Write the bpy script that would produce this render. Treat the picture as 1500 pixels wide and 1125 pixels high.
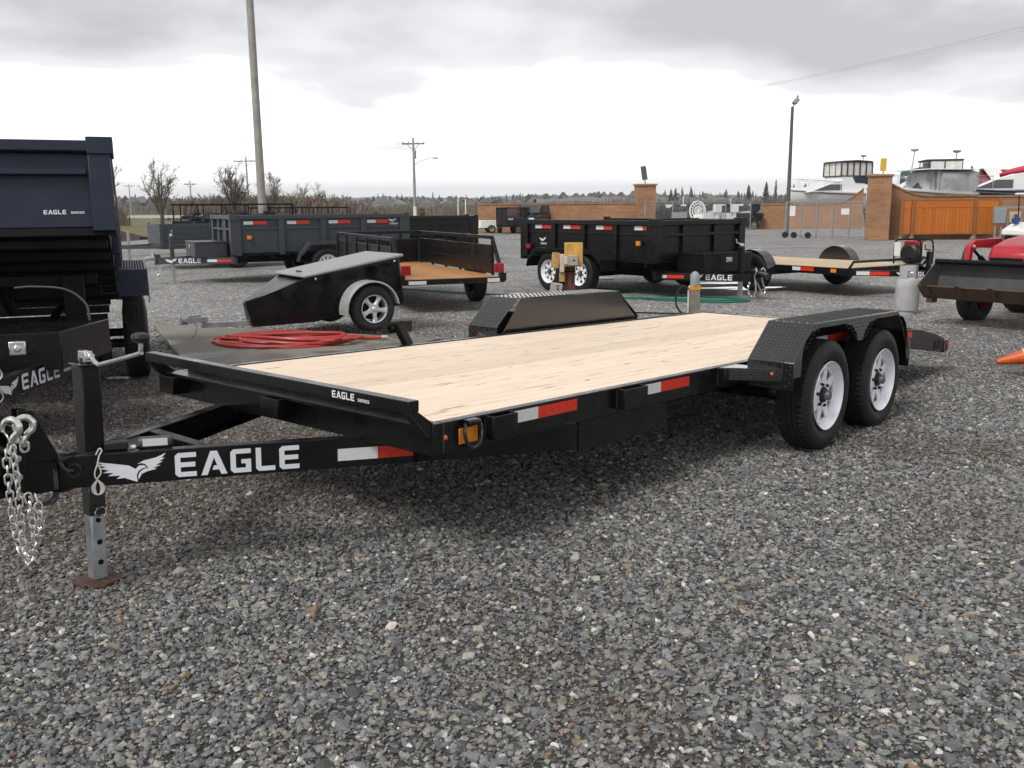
import bpy, bmesh, math, random
import numpy as np
from mathutils import Vector, Matrix, noise
from mathutils.geometry import tessellate_polygon

for _o in list(bpy.data.objects):
    bpy.data.objects.remove(_o)
SC = bpy.context.scene
COL = SC.collection
R = math.radians

# ------------------------------------------------------------------ camera
CF, CP, CROLL, CH = 1391.98, 0.1846, -0.0078, 1.5038      # focal length in photo pixels, pitch, roll, eye height
cam_data = bpy.data.cameras.new('camera')
cam_data.sensor_fit = 'HORIZONTAL'
cam_data.sensor_width = 36.0
cam_data.lens = CF / 1500.0 * 36.0
cam_data.clip_start = 0.05
cam_data.clip_end = 20000.0
cam = bpy.data.objects.new('camera', cam_data)
COL.objects.link(cam)
cam.matrix_world = Matrix.Translation((0, 0, CH)) @ Matrix.Rotation(math.pi / 2 - CP, 4, 'X') @ Matrix.Rotation(CROLL, 4, 'Z')
SC.camera = cam

# ------------------------------------------------------------------ sky, sun, exposure
SUN_EL, SUN_AZ = R(50), R(222)            # azimuth measured from +Y (the way the camera looks) towards +X
world = bpy.data.worlds.new('World')
SC.world = world
world.use_nodes = True
wt = world.node_tree
wt.nodes.clear()
def wn(t, **k):
    n = wt.nodes.new(t)
    for a, b in k.items():
        setattr(n, a, b)
    return n
def wl(a, b):
    wt.links.new(a, b)
def wmath(op, a, b=None, clamp=False):
    n = wn('ShaderNodeMath', operation=op, use_clamp=clamp)
    for i, q in enumerate((a, b)):
        if q is None:
            continue
        if isinstance(q, (int, float)):
            n.inputs[i].default_value = q
        else:
            wl(q, n.inputs[i])
    return n.outputs[0]
sky = wn('ShaderNodeTexSky', sky_type='NISHITA', sun_disc=False)
sky.sun_elevation = SUN_EL
sky.sun_rotation = SUN_AZ
tc = wn('ShaderNodeTexCoord')
sep = wn('ShaderNodeSeparateXYZ')
wl(tc.outputs['Generated'], sep.inputs[0])
up_ = wmath('ADD', wmath('MAXIMUM', sep.outputs['Z'], 0.0), 0.20)
comb = wn('ShaderNodeCombineXYZ')
wl(wmath('DIVIDE', sep.outputs['X'], up_), comb.inputs[0])
wl(wmath('DIVIDE', sep.outputs['Y'], up_), comb.inputs[1])
comb.inputs[2].default_value = 3.7
n1 = wn('ShaderNodeTexNoise')
n1.inputs['Scale'].default_value = 0.85
n1.inputs['Detail'].default_value = 4.5
n1.inputs['Roughness'].default_value = 0.55
n1.inputs['Distortion'].default_value = 0.15
wl(comb.outputs[0], n1.inputs['Vector'])
n2 = wn('ShaderNodeTexNoise')
n2.inputs['Scale'].default_value = 3.0
n2.inputs['Detail'].default_value = 6.0
wl(comb.outputs[0], n2.inputs['Vector'])
# the cloud deck thins into a bright band above the horizon, as it does in the photograph
deckh = wn('ShaderNodeMapRange')
deckh.inputs['From Min'].default_value = 0.085
deckh.inputs['From Max'].default_value = 0.15
deckh.inputs['To Min'].default_value = -0.24
deckh.inputs['To Max'].default_value = 0.12
wl(sep.outputs['Z'], deckh.inputs['Value'])
m_ = wmath('ADD', wmath('ADD', n1.outputs['Fac'], wmath('MULTIPLY', wmath('SUBTRACT', n2.outputs['Fac'], 0.5), 0.17)), deckh.outputs[0])
ramp = wn('ShaderNodeValToRGB')
ramp.color_ramp.interpolation = 'EASE'
el = ramp.color_ramp.elements
el[0].position = 0.33
el[0].color = (12.2, 12.2, 12.25, 1)
el[1].position = 0.66
el[1].color = (3.9, 3.9, 3.97, 1)
e_ = el.new(0.475)
e_.color = (6.3, 6.32, 6.4, 1)
wl(m_, ramp.inputs[0])
mixc = wn('ShaderNodeMix', data_type='RGBA')
mixc.inputs[0].default_value = 0.93
wl(sky.outputs[0], mixc.inputs[6])
wl(ramp.outputs[0], mixc.inputs[7])
bg = wn('ShaderNodeBackground')
bg.inputs['Strength'].default_value = 0.092
wl(mixc.outputs[2], bg.inputs['Color'])
wo = wn('ShaderNodeOutputWorld')
wl(bg.outputs[0], wo.inputs['Surface'])

sun_d = bpy.data.lights.new('sun', 'SUN')
sun_d.energy = 1.5
sun_d.angle = R(20)
sun_d.color = (1.0, 0.965, 0.92)
sun = bpy.data.objects.new('sun', sun_d)
COL.objects.link(sun)
_sd = Vector((math.sin(SUN_AZ) * math.cos(SUN_EL), math.cos(SUN_AZ) * math.cos(SUN_EL), math.sin(SUN_EL)))
sun.rotation_euler = _sd.to_track_quat('Z', 'Y').to_euler()
sun.location = (0, 0, 30)

SC.view_settings.view_transform = 'Standard'
SC.view_settings.look = 'None'
SC.view_settings.exposure = 0.78
SC.view_settings.gamma = 1.0
SC.view_settings.use_curve_mapping = False
SC.render.engine = 'CYCLES'
SC.cycles.max_bounces = 6
SC.cycles.diffuse_bounces = 3
SC.cycles.glossy_bounces = 3
SC.cycles.transparent_max_bounces = 8
SC.cycles.volume_bounces = 0
SC.cycles.caustics_reflective = False
SC.cycles.caustics_refractive = False

# ------------------------------------------------------------------ measuring helpers (photo pixel -> place in the world)
_fw = Vector((0, math.cos(CP), -math.sin(CP)))
_up = Vector((0, math.sin(CP), math.cos(CP)))
def ray(px, py):
    X = (px - 750.0) / CF
    Y = -(py - 562.5) / CF
    c, s = math.cos(CROLL), math.sin(CROLL)
    return Vector((1, 0, 0)) * (c * X - s * Y) + _up * (s * X + c * Y) + _fw
EYE = Vector((0, 0, CH))
def at(px, py, z=0.0):
    d = ray(px, py)
    return EYE + d * ((z - CH) / d.z)
def far(px, py, y):
    d = ray(px, py)
    return EYE + d * (y / d.y)

# ------------------------------------------------------------------ mesh helpers
class MB:
    def __init__(self, M=None):
        self.v, self.f, self.mi = [], [], []
        self.mat = 0
        self.M = M
    def add(self, vs, fs, M=None):
        b = len(self.v)
        T = self.M if M is None else (M if self.M is None else self.M @ M)
        for p in vs:
            p = Vector(p)
            self.v.append(tuple(T @ p) if T is not None else tuple(p))
        for f in fs:
            self.f.append(tuple(b + i for i in f))
            self.mi.append(self.mat)
        return self
    def box(self, x0, x1, y0, y1, z0, z1, M=None):
        vs = [(x0, y0, z0), (x1, y0, z0), (x1, y1, z0), (x0, y1, z0), (x0, y0, z1), (x1, y0, z1), (x1, y1, z1), (x0, y1, z1)]
        return self.add(vs, [(0, 3, 2, 1), (4, 5, 6, 7), (0, 1, 5, 4), (1, 2, 6, 5), (2, 3, 7, 6), (3, 0, 4, 7)], M)
    def prism(self, poly, axis, a, b, M=None):
        n = len(poly)
        def P(u, w, t):
            return (t, u, w) if axis == 'x' else ((u, t, w) if axis == 'y' else (u, w, t))
        vs = [P(u, w, a) for u, w in poly] + [P(u, w, b) for u, w in poly]
        area = sum(poly[i][0] * poly[(i + 1) % n][1] - poly[(i + 1) % n][0] * poly[i][1] for i in range(n))
        flip = (area > 0) == (axis != 'y')
        if b < a:
            flip = not flip
        if not flip:
            fs = [tuple(range(n)), tuple(reversed(range(n, 2 * n)))] + [(i + n, (i + 1) % n + n, (i + 1) % n, i) for i in range(n)]
        else:
            fs = [tuple(reversed(range(n))), tuple(range(n, 2 * n))] + [(i, (i + 1) % n, (i + 1) % n + n, i + n) for i in range(n)]
        return self.add(vs, fs, M)
    def bar(self, a, b, w, h, up=(0, 0, 1)):
        a, b = Vector(a), Vector(b)
        d = (b - a)
        L = d.length
        d.normalize()
        s = d.cross(Vector(up))
        if s.length < 1e-4:
            s = d.cross(Vector((1, 0, 0)))
        s.normalize()
        u = s.cross(d)
        vs = []
        for p in (a, b):
            for i, j in ((-1, -1), (1, -1), (1, 1), (-1, 1)):
                vs.append(p + s * (i * w / 2) + u * (j * h / 2))
        return self.add(vs, [(3, 2, 1, 0), (4, 5, 6, 7), (0, 1, 5, 4), (1, 2, 6, 5), (2, 3, 7, 6), (3, 0, 4, 7)])
    def tube(self, pts, r, n=8, closed=False):
        pts = [Vector(p) for p in pts]
        m = len(pts)
        rs = r if isinstance(r, (list, tuple)) else [r] * m
        vs = []
        ref = None
        for i in range(m):
            if closed:
                t = pts[(i + 1) % m] - pts[i - 1]
            else:
                t = pts[min(i + 1, m - 1)] - pts[max(i - 1, 0)]
            t.normalize()
            if ref is None:
                ref = Vector((0, 0, 1)) if abs(t.z) < 0.9 else Vector((1, 0, 0))
            u = ref - t * ref.dot(t)
            if u.length < 1e-5:
                u = t.orthogonal()
            u.normalize()
            ref = u
            w = t.cross(u)
            for k in range(n):
                a = 2 * math.pi * k / n
                vs.append(pts[i] + (u * math.cos(a) + w * math.sin(a)) * rs[i])
        fs = []
        for i in range(m if closed else m - 1):
            j = (i + 1) % m
            for k in range(n):
                l = (k + 1) % n
                fs.append((i * n + k, i * n + l, j * n + l, j * n + k))
        if not closed:
            fs.append(tuple(reversed(range(n))))
            fs.append(tuple(range((m - 1) * n, m * n)))
        return self.add(vs, fs)
    def lathe(self, prof, M=None, n=32, mod=None, cap=False):
        # prof: (radius, axial) ; axis = local Y
        vs = []
        m = len(prof)
        for k in range(n):
            a = 2 * math.pi * k / n
            for i, (r, t) in enumerate(prof):
                rr = r if mod is None else r + mod(i, k)
                vs.append((rr * math.cos(a), t, rr * math.sin(a)))
        fs = []
        for k in range(n):
            l = (k + 1) % n
            for i in range(m - 1):
                fs.append((k * m + i, k * m + i + 1, l * m + i + 1, l * m + i))
        if cap:
            fs.append(tuple(k * m for k in reversed(range(n))))
            fs.append(tuple(k * m + m - 1 for k in range(n)))
        return self.add(vs, fs, M)
    def poly(self, polys, O, U, V, N=None, off=0.0):
        # flat print: list of 2D outlines (or (outline, holes)) on the plane O + u U + v V
        O, U, V = Vector(O), Vector(U), Vector(V)
        if N is None:
            N = U.cross(V).normalized()
        O = O + N * off
        for p in polys:
            loops = [p[0]] + p[1] if isinstance(p, tuple) else [p]
            tri = tessellate_polygon([[Vector((x, y, 0)) for x, y in lp] for lp in loops])
            pts = [q for lp in loops for q in lp]
            fs = []
            for t in tri:
                a, b, c = [pts[i] for i in t]
                cr = (b[0] - a[0]) * (c[1] - a[1]) - (b[1] - a[1]) * (c[0] - a[0])
                fs.append(t if cr > 0 else tuple(reversed(t)))
            self.add([O + U * x + V * y for x, y in pts], fs)
        return self
    def quad(self, a, b, c, d):
        return self.add([a, b, c, d], [(0, 1, 2, 3)])
    def mesh(self, name, mats, angle=35):
        me = bpy.data.meshes.new(name)
        me.from_pydata(self.v, [], self.f)
        mats = mats if isinstance(mats, (list, tuple)) else [mats]
        for m in mats:
            me.materials.append(m)
        if len(mats) > 1:
            me.polygons.foreach_set('material_index', self.mi)
        me.polygons.foreach_set('use_smooth', [True] * len(me.polygons))
        me.update()
        me.set_sharp_from_angle(angle=R(angle))
        return me
    def parts(self, gap=0.006):
        """split into groups of pieces that do not touch"""
        n = len(self.v)
        par = list(range(n))
        def find(a):
            while par[a] != a:
                par[a] = par[par[a]]
                a = par[a]
            return a
        for f in self.f:
            for i in f[1:]:
                par[find(i)] = find(f[0])
        boxes = {}
        for i in range(n):
            r = find(i)
            b = boxes.setdefault(r, [[1e9] * 3, [-1e9] * 3])
            for k in range(3):
                b[0][k] = min(b[0][k], self.v[i][k])
                b[1][k] = max(b[1][k], self.v[i][k])
        roots = list(boxes)
        for i, a in enumerate(roots):
            for c in roots[i + 1:]:
                A, B = boxes[a], boxes[c]
                if all(A[0][k] - gap <= B[1][k] and B[0][k] - gap <= A[1][k] for k in range(3)):
                    par[find(a)] = find(c)
        out = {}
        for f, mi in zip(self.f, self.mi):
            out.setdefault(find(f[0]), []).append((f, mi))
        res = []
        for fs in out.values():
            m = MB()
            ix = {}
            for f, mi in fs:
                for i in f:
                    if i not in ix:
                        ix[i] = len(m.v)
                        m.v.append(self.v[i])
                m.f.append(tuple(ix[i] for i in f))
                m.mi.append(mi)
            res.append(m)
        return res
    def build_each(self, name, mats, parent=None, bevel=0.0, angle=35, recalc=False):
        return [m.build(name, mats, parent, bevel, angle, recalc) for m in self.parts()]
    def build(self, name, mats, parent=None, bevel=0.0, angle=35, recalc=False):
        me = self.mesh(name, mats, angle)
        if recalc:
            bm = bmesh.new()
            bm.from_mesh(me)
            bmesh.ops.recalc_face_normals(bm, faces=bm.faces)
            bm.to_mesh(me)
            bm.free()
        return put(name, me, parent, bevel)

def put(name, me, parent=None, bevel=0.0, loc=None, rot=None):
    o = bpy.data.objects.new(name, me)
    COL.objects.link(o)
    if parent is not None:
        o.parent = parent
    if loc is not None:
        o.location = loc
    if rot is not None:
        o.rotation_euler = rot
    if bevel > 0:
        md = o.modifiers.new('edge', 'BEVEL')
        md.width = bevel
        md.segments = 2
        md.limit_method = 'ANGLE'
        md.angle_limit = R(40)
        md.harden_normals = False
    return o

def empty(name, loc=(0, 0, 0), rotz=0.0, parent=None):
    o = bpy.data.objects.new(name, None)
    COL.objects.link(o)
    o.empty_display_size = 0.1
    o.location = loc
    o.rotation_euler = (0, 0, rotz)
    if parent is not None:
        o.parent = parent
    return o

def tag(o, label=None, cat=None, group=None, kind=None):
    if label: o['label'] = label
    if cat: o['category'] = cat
    if group: o['group'] = group
    if kind: o['kind'] = kind
    return o

def thing(name, label, cat, loc=(0, 0, 0), rotz=0.0, group=None):
    return tag(empty(name, loc, rotz), label, cat, group)

def heading(d):
    return math.atan2(d[1], d[0])

# ------------------------------------------------------------------ materials
MAT = {}
def new_mat(name):
    m = bpy.data.materials.new(name)
    m.use_nodes = True
    nt = m.node_tree
    nt.nodes.clear()
    out = nt.nodes.new('ShaderNodeOutputMaterial')
    b = nt.nodes.new('ShaderNodeBsdfPrincipled')
    nt.links.new(b.outputs[0], out.inputs['Surface'])
    MAT[name] = m
    return m, nt, b

def node(nt, t, ins=None, **k):
    n = nt.nodes.new(t)
    for a, b in k.items():
        setattr(n, a, b)
    for a, b in (ins or {}).items():
        s = n.inputs[a]
        if hasattr(b, 'is_linked') or b.__class__.__name__.startswith('NodeSocket'):
            nt.links.new(b, s)
        else:
            s.default_value = b
    return n

def mat(name, col, rough=0.5, metal=0.0, var=0.12, scale=6.0, dust=0.0, dustcol=(0.22, 0.2, 0.18), bump=0.0, bscale=60.0, coat=0.0, spec=0.5, rvar=0.12):
    """a plain surface with procedural wear: tone drift, roughness drift, a film of dust on upward faces and fine relief"""
    m, nt, b = new_mat(name)
    tcn = node(nt, 'ShaderNodeTexCoord')
    nz = node(nt, 'ShaderNodeTexNoise', {'Vector': tcn.outputs['Object'], 'Scale': scale, 'Detail': 6.0, 'Roughness': 0.6})
    mr = node(nt, 'ShaderNodeMapRange', {'Value': nz.outputs['Fac'], 'From Min': 0.3, 'From Max': 0.7, 'To Min': 1 - var, 'To Max': 1 + var})
    mx = node(nt, 'ShaderNodeVectorMath', {0: (col[0], col[1], col[2])}, operation='SCALE')
    nt.links.new(mr.outputs[0], mx.inputs['Scale'])
    colout = mx.outputs[0]
    if dust > 0:
        geo = node(nt, 'ShaderNodeNewGeometry')
        sp = node(nt, 'ShaderNodeSeparateXYZ', {0: geo.outputs['Normal']})
        nd = node(nt, 'ShaderNodeTexNoise', {'Vector': tcn.outputs['Object'], 'Scale': scale * 2.5, 'Detail': 8.0, 'Roughness': 0.7})
        a1 = node(nt, 'ShaderNodeMapRange', {'Value': sp.outputs['Z'], 'From Min': -0.2, 'From Max': 1.0, 'To Min': 0.25, 'To Max': 1.0})
        a2 = node(nt, 'ShaderNodeMapRange', {'Value': nd.outputs['Fac'], 'From Min': 0.42, 'From Max': 0.72, 'To Min': 0.0, 'To Max': dust})
        a3 = node(nt, 'ShaderNodeMath', {0: a1.outputs[0], 1: a2.outputs[0]}, operation='MULTIPLY')
        mm = node(nt, 'ShaderNodeMix', {0: a3.outputs[0], 6: colout, 7: (*dustcol, 1)}, data_type='RGBA')
        colout = mm.outputs[2]
    nt.links.new(colout, b.inputs['Base Color'])
    rr = node(nt, 'ShaderNodeMapRange', {'Value': nz.outputs['Fac'], 'From Min': 0.3, 'From Max': 0.7, 'To Min': max(0.02, rough - rvar), 'To Max': min(1, rough + rvar)})
    nt.links.new(rr.outputs[0], b.inputs['Roughness'])
    b.inputs['Metallic'].default_value = metal
    b.inputs['Specular IOR Level'].default_value = spec
    b.inputs['Coat Weight'].default_value = coat
    b.inputs['Coat Roughness'].default_value = 0.12
    if bump > 0:
        nb = node(nt, 'ShaderNodeTexNoise', {'Vector': tcn.outputs['Object'], 'Scale': bscale, 'Detail': 3.0})
        bp = node(nt, 'ShaderNodeBump', {'Height': nb.outputs['Fac'], 'Strength': bump, 'Distance': 0.01})
        nt.links.new(bp.outputs[0], b.inputs['Normal'])
    return m

mat('black_paint', (0.0042, 0.0042, 0.0047), 0.27, var=0.2, dust=0.045, bump=0.05, bscale=90, spec=0.28, rvar=0.08, coat=0.12)
mat('black_plate', (0.008, 0.008, 0.0085), 0.20, var=0.2, dust=0.07, bump=0.03, spec=0.5, rvar=0.07, coat=0.8)
mat('black_dump', (0.0048, 0.0048, 0.0058), 0.36, var=0.2, dust=0.03, bump=0.04, spec=0.32)
mat('tread_plate', (0.016, 0.016, 0.0165), 0.30, var=0.2, spec=0.6, rvar=0.06, coat=0.3)  # lozenges toned lighter than the plate, a highlight put into the colour
mat('dark_frame', (0.004, 0.004, 0.0043), 0.55, dust=0.02, spec=0.2)
mat('slate_blue', (0.0068, 0.0145, 0.034), 0.40, var=0.08, dust=0.03, bump=0.03, spec=0.40)
mat('primer_grey', (0.043, 0.051, 0.057), 0.42, var=0.08, dust=0.05, bump=0.03, spec=0.4)
mat('blue_grey', (0.036, 0.047, 0.052), 0.5, var=0.1, dust=0.10)
mat('rubber', (0.0095, 0.0095, 0.010), 0.62, var=0.2, dust=0.14, dustcol=(0.09, 0.085, 0.08), scale=9, bump=0.1, bscale=120, spec=0.35)
mat('rubber_dusty', (0.03, 0.029, 0.028), 0.75, var=0.2, dust=0.45, dustcol=(0.13, 0.12, 0.105), scale=9, bump=0.1, bscale=120, spec=0.25)
mat('white_wheel', (0.85, 0.87, 0.90), 0.3, var=0.03, dust=0.05, spec=0.5)
mat('galvanized', (0.46, 0.48, 0.50), 0.42, metal=0.75, var=0.18, scale=14, dust=0.1)
mat('zinc_chain', (0.74, 0.73, 0.70), 0.22, metal=0.95, var=0.2, scale=30, rvar=0.1)
mat('alloy', (0.74, 0.75, 0.77), 0.34, metal=0.45, var=0.06)
mat('hub_grey', (0.16, 0.16, 0.165), 0.4, metal=0.5)
mat('decal_white', (0.74, 0.76, 0.80), 0.45, var=0.04)
mat('tape_white', (0.72, 0.72, 0.72), 0.35, var=0.06, scale=60)
mat('tape_red', (0.70, 0.030, 0.008), 0.33, var=0.10, scale=60)
mat('amber', (0.78, 0.24, 0.01), 0.2, var=0.1, scale=40, coat=0.4)
mat('amber_small', (0.55, 0.11, 0.01), 0.2, var=0.1, scale=40, coat=0.4)
mat('red_lens', (0.34, 0.008, 0.008), 0.18, var=0.1, coat=0.5)
mat('cable_grey', (0.07, 0.07, 0.075), 0.5)
mat('cord_white', (0.62, 0.62, 0.60), 0.6)
mat('black_plastic', (0.016, 0.016, 0.017), 0.45, spec=0.4)
mat('rust', (0.105, 0.062, 0.040), 0.85, var=0.45, scale=22, bump=0.5, bscale=70)
mat('label_white', (0.7, 0.7, 0.68), 0.5, var=0.05)
mat('label_green', (0.25, 0.35, 0.03), 0.5)
mat('hose_red', (0.40, 0.038, 0.032), 0.42, var=0.15, dust=0.1)
mat('hose_green', (0.006, 0.16, 0.11), 0.4, var=0.1)
mat('hose_black', (0.012, 0.012, 0.012), 0.5)
mat('lid_grey', (0.30, 0.295, 0.285), 0.4, var=0.1, dust=0.15, bump=0.02, spec=0.5)
mat('gloss_black', (0.0045, 0.0042, 0.005), 0.17, var=0.2, dust=0.02, spec=0.45)
mat('fender_silver', (0.52, 0.52, 0.53), 0.35, var=0.1, dust=0.15, metal=0.3)
mat('rust_post', (0.13, 0.05, 0.03), 0.85, var=0.45, scale=16, bump=0.6, bscale=50)
mat('yellow_box', (0.60, 0.33, 0.07), 0.6, var=0.35, scale=9)
mat('tan_box', (0.46, 0.27, 0.09), 0.7, var=0.3, scale=14)
mat('cream', (0.58, 0.53, 0.42), 0.55, var=0.12, scale=9)
mat('grey_box', (0.36, 0.35, 0.32), 0.6, var=0.15, scale=20)
mat('tape_yellow', (0.66, 0.26, 0.02), 0.5, var=0.1)
mat('wood_post', (0.22, 0.19, 0.15), 0.85, var=0.3, scale=12, bump=0.3)
mat('pole_wood', (0.32, 0.30, 0.275), 0.85, var=0.22, scale=3, bump=0.3, bscale=20)
mat('pole_wood_dark', (0.12, 0.115, 0.10), 0.85, var=0.2)
mat('pole_metal', (0.10, 0.105, 0.105), 0.5, metal=0.3)
mat('cone_orange', (0.62, 0.10, 0.012), 0.5, var=0.12, scale=8, dust=0.1)
mat('cone_band', (0.62, 0.60, 0.55), 0.4, dust=0.3)
mat('cylinder_grey', (0.42, 0.42, 0.42), 0.45, var=0.12, scale=7, dust=0.2, dustcol=(0.2, 0.16, 0.12))
mat('tractor_red', (0.42, 0.012, 0.022), 0.32, var=0.08, dust=0.1, coat=0.2)
mat('canopy_red', (0.55, 0.035, 0.075), 0.5, var=0.05)
mat('bucket_grey', (0.075, 0.075, 0.078), 0.5, var=0.2, scale=4, dust=0.15, metal=0.2)
mat('bucket_rust', (0.085, 0.050, 0.026), 0.7, var=0.4, scale=6, dust=0.2)
mat('tyre_mud', (0.022, 0.021, 0.020), 0.8, dust=0.35, dustcol=(0.10, 0.085, 0.07), scale=12)
mat('yellow_grass', (0.20, 0.18, 0.065), 0.9, var=0.3, scale=0.3)
mat('gate_orange', (0.40, 0.105, 0.016), 0.55, var=0.25, scale=3)
mat('gate_trim', (0.27, 0.105, 0.035), 0.6, var=0.2, scale=3)
mat('gelcoat', (0.80, 0.80, 0.79), 0.25, var=0.03, coat=0.3)
mat('boat_grey', (0.45, 0.46, 0.47), 0.4, var=0.05)
mat('boat_navy', (0.012, 0.020, 0.045), 0.3, coat=0.3)
mat('boat_maroon', (0.16, 0.012, 0.025), 0.5)
mat('canvas_black', (0.013, 0.014, 0.02), 0.7, var=0.15)
mat('canvas_navy', (0.018, 0.022, 0.05), 0.7, var=0.15)
mat('canvas_grey', (0.33, 0.335, 0.35), 0.75, var=0.25, scale=3)
mat('canvas_teal', (0.03, 0.07, 0.085), 0.7)
mat('vinyl_clear', (0.62, 0.61, 0.56), 0.22, var=0.15, scale=3)
mat('glass_dark', (0.05, 0.055, 0.06), 0.08, var=0.2, spec=0.6)
mat('chrome', (0.7, 0.7, 0.7), 0.15, metal=1.0)
mat('stand_blue', (0.03, 0.05, 0.12), 0.5)
mat('fence_steel', (0.33, 0.34, 0.34), 0.45, metal=0.6)
mat('sign_yellow', (0.62, 0.36, 0.03), 0.6)
mat('elec_grey', (0.27, 0.30, 0.32), 0.5, var=0.06)
mat('elec_cream', (0.50, 0.45, 0.32), 0.5, var=0.06)
mat('cart_white', (0.78, 0.78, 0.76), 0.3)
mat('blue_paint', (0.02, 0.04, 0.16), 0.4)
mat('yellow_paint', (0.6, 0.4, 0.05), 0.4)
mat('skin', (0.50, 0.30, 0.22), 0.55, var=0.05)
mat('hair_brown', (0.13, 0.055, 0.025), 0.6, var=0.3, scale=40)
mat('shirt_blue', (0.045, 0.10, 0.26), 0.8, var=0.1)
mat('jeans', (0.03, 0.04, 0.07), 0.8, var=0.15)
mat('bark', (0.085, 0.075, 0.060), 0.9, var=0.3, scale=4)
mat('twig', (0.15, 0.13, 0.095), 0.9, var=0.25, scale=1.5)
mat('twig_red', (0.155, 0.118, 0.088), 0.9, var=0.3, scale=1)  # reddish brush, with haze lightening put into the colour
mat('thicket', (0.165, 0.138, 0.10), 0.9, var=0.35, scale=0.15)  # lightened for distance: haze put into the colour
mat('thicket_grey', (0.15, 0.142, 0.128), 0.9, var=0.3, scale=0.1)  # likewise paler, with far haze put into the colour
mat('conifer', (0.052, 0.066, 0.056), 0.85, var=0.35, scale=0.6)  # both conifer tones lightened to carry distance haze in the colour
mat('conifer_light', (0.068, 0.082, 0.062), 0.85, var=0.35, scale=0.6)
mat('far_forest', (0.030, 0.042, 0.034), 0.95, var=0.3, scale=0.02)
mat('house_white', (0.55, 0.55, 0.53), 0.7, var=0.06)
mat('house_tan', (0.33, 0.30, 0.26), 0.7, var=0.06)
mat('roof_grey', (0.22, 0.22, 0.225), 0.85, var=0.15)
mat('soil', (0.045, 0.030, 0.021), 0.95, var=0.4, scale=5, bump=0.8, bscale=14)
mat('guard_rail', (0.50, 0.50, 0.49), 0.5)
mat('paper', (0.7, 0.69, 0.66), 0.7, var=0.05)
mat('weld', (0.02, 0.02, 0.021), 0.3, spec=0.5)
# ------------------------------------------------------------------ ground materials
def ramp_node(nt, fac, stops, interp='LINEAR'):
    r = node(nt, 'ShaderNodeValToRGB', {0: fac})
    r.color_ramp.interpolation = interp
    e = r.color_ramp.elements
    while len(e) > 1:
        e.remove(e[-1])
    e[0].position = stops[0][0]
    e[0].color = (*stops[0][1], 1)
    for p, c in stops[1:]:
        q = e.new(p)
        q.color = (*c, 1)
    return r.outputs[0]

STONES = [(0.0, (0.058, 0.058, 0.060)), (0.13, (0.100, 0.101, 0.104)), (0.30, (0.138, 0.140, 0.143)), (0.46, (0.185, 0.178, 0.164)),
          (0.58, (0.128, 0.137, 0.140)), (0.69, (0.230, 0.226, 0.214)), (0.81, (0.205, 0.178, 0.138)), (0.885, (0.200, 0.132, 0.082)),
          (0.897, (0.160, 0.178, 0.170)), (0.935, (0.33, 0.315, 0.275)), (0.982, (0.52, 0.50, 0.45))]

def soil_masks(nt):
    """world-space masks: brown earth showing through, damp ground"""
    g = node(nt, 'ShaderNodeNewGeometry')
    pos = g.outputs['Position']
    big = node(nt, 'ShaderNodeTexNoise', {'Vector': pos, 'Scale': 0.55, 'Detail': 7.0, 'Roughness': 0.62})
    earth = node(nt, 'ShaderNodeMapRange', {'Value': big.outputs['Fac'], 'From Min': 0.52, 'From Max': 0.68, 'To Min': 0.0, 'To Max': 0.9})
    # worn earth beside the blue trailer
    d1 = node(nt, 'ShaderNodeVectorMath', {0: pos, 1: (-3.3, 6.3, 0.0)}, operation='DISTANCE')
    w1 = node(nt, 'ShaderNodeMath', {0: big.outputs['Fac'], 1: 2.2}, operation='MULTIPLY')
    s1 = node(nt, 'ShaderNodeMath', {0: d1.outputs['Value'], 1: w1.outputs[0]}, operation='SUBTRACT')
    patch = node(nt, 'ShaderNodeMapRange', {'Value': s1.outputs[0], 'From Min': 0.9, 'From Max': 2.5, 'To Min': 0.9, 'To Max': 0.0})
    e = node(nt, 'ShaderNodeMath', {0: earth.outputs[0], 1: patch.outputs[0]}, operation='MAXIMUM')
    return pos, e.outputs[0], big.outputs['Fac']

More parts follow.
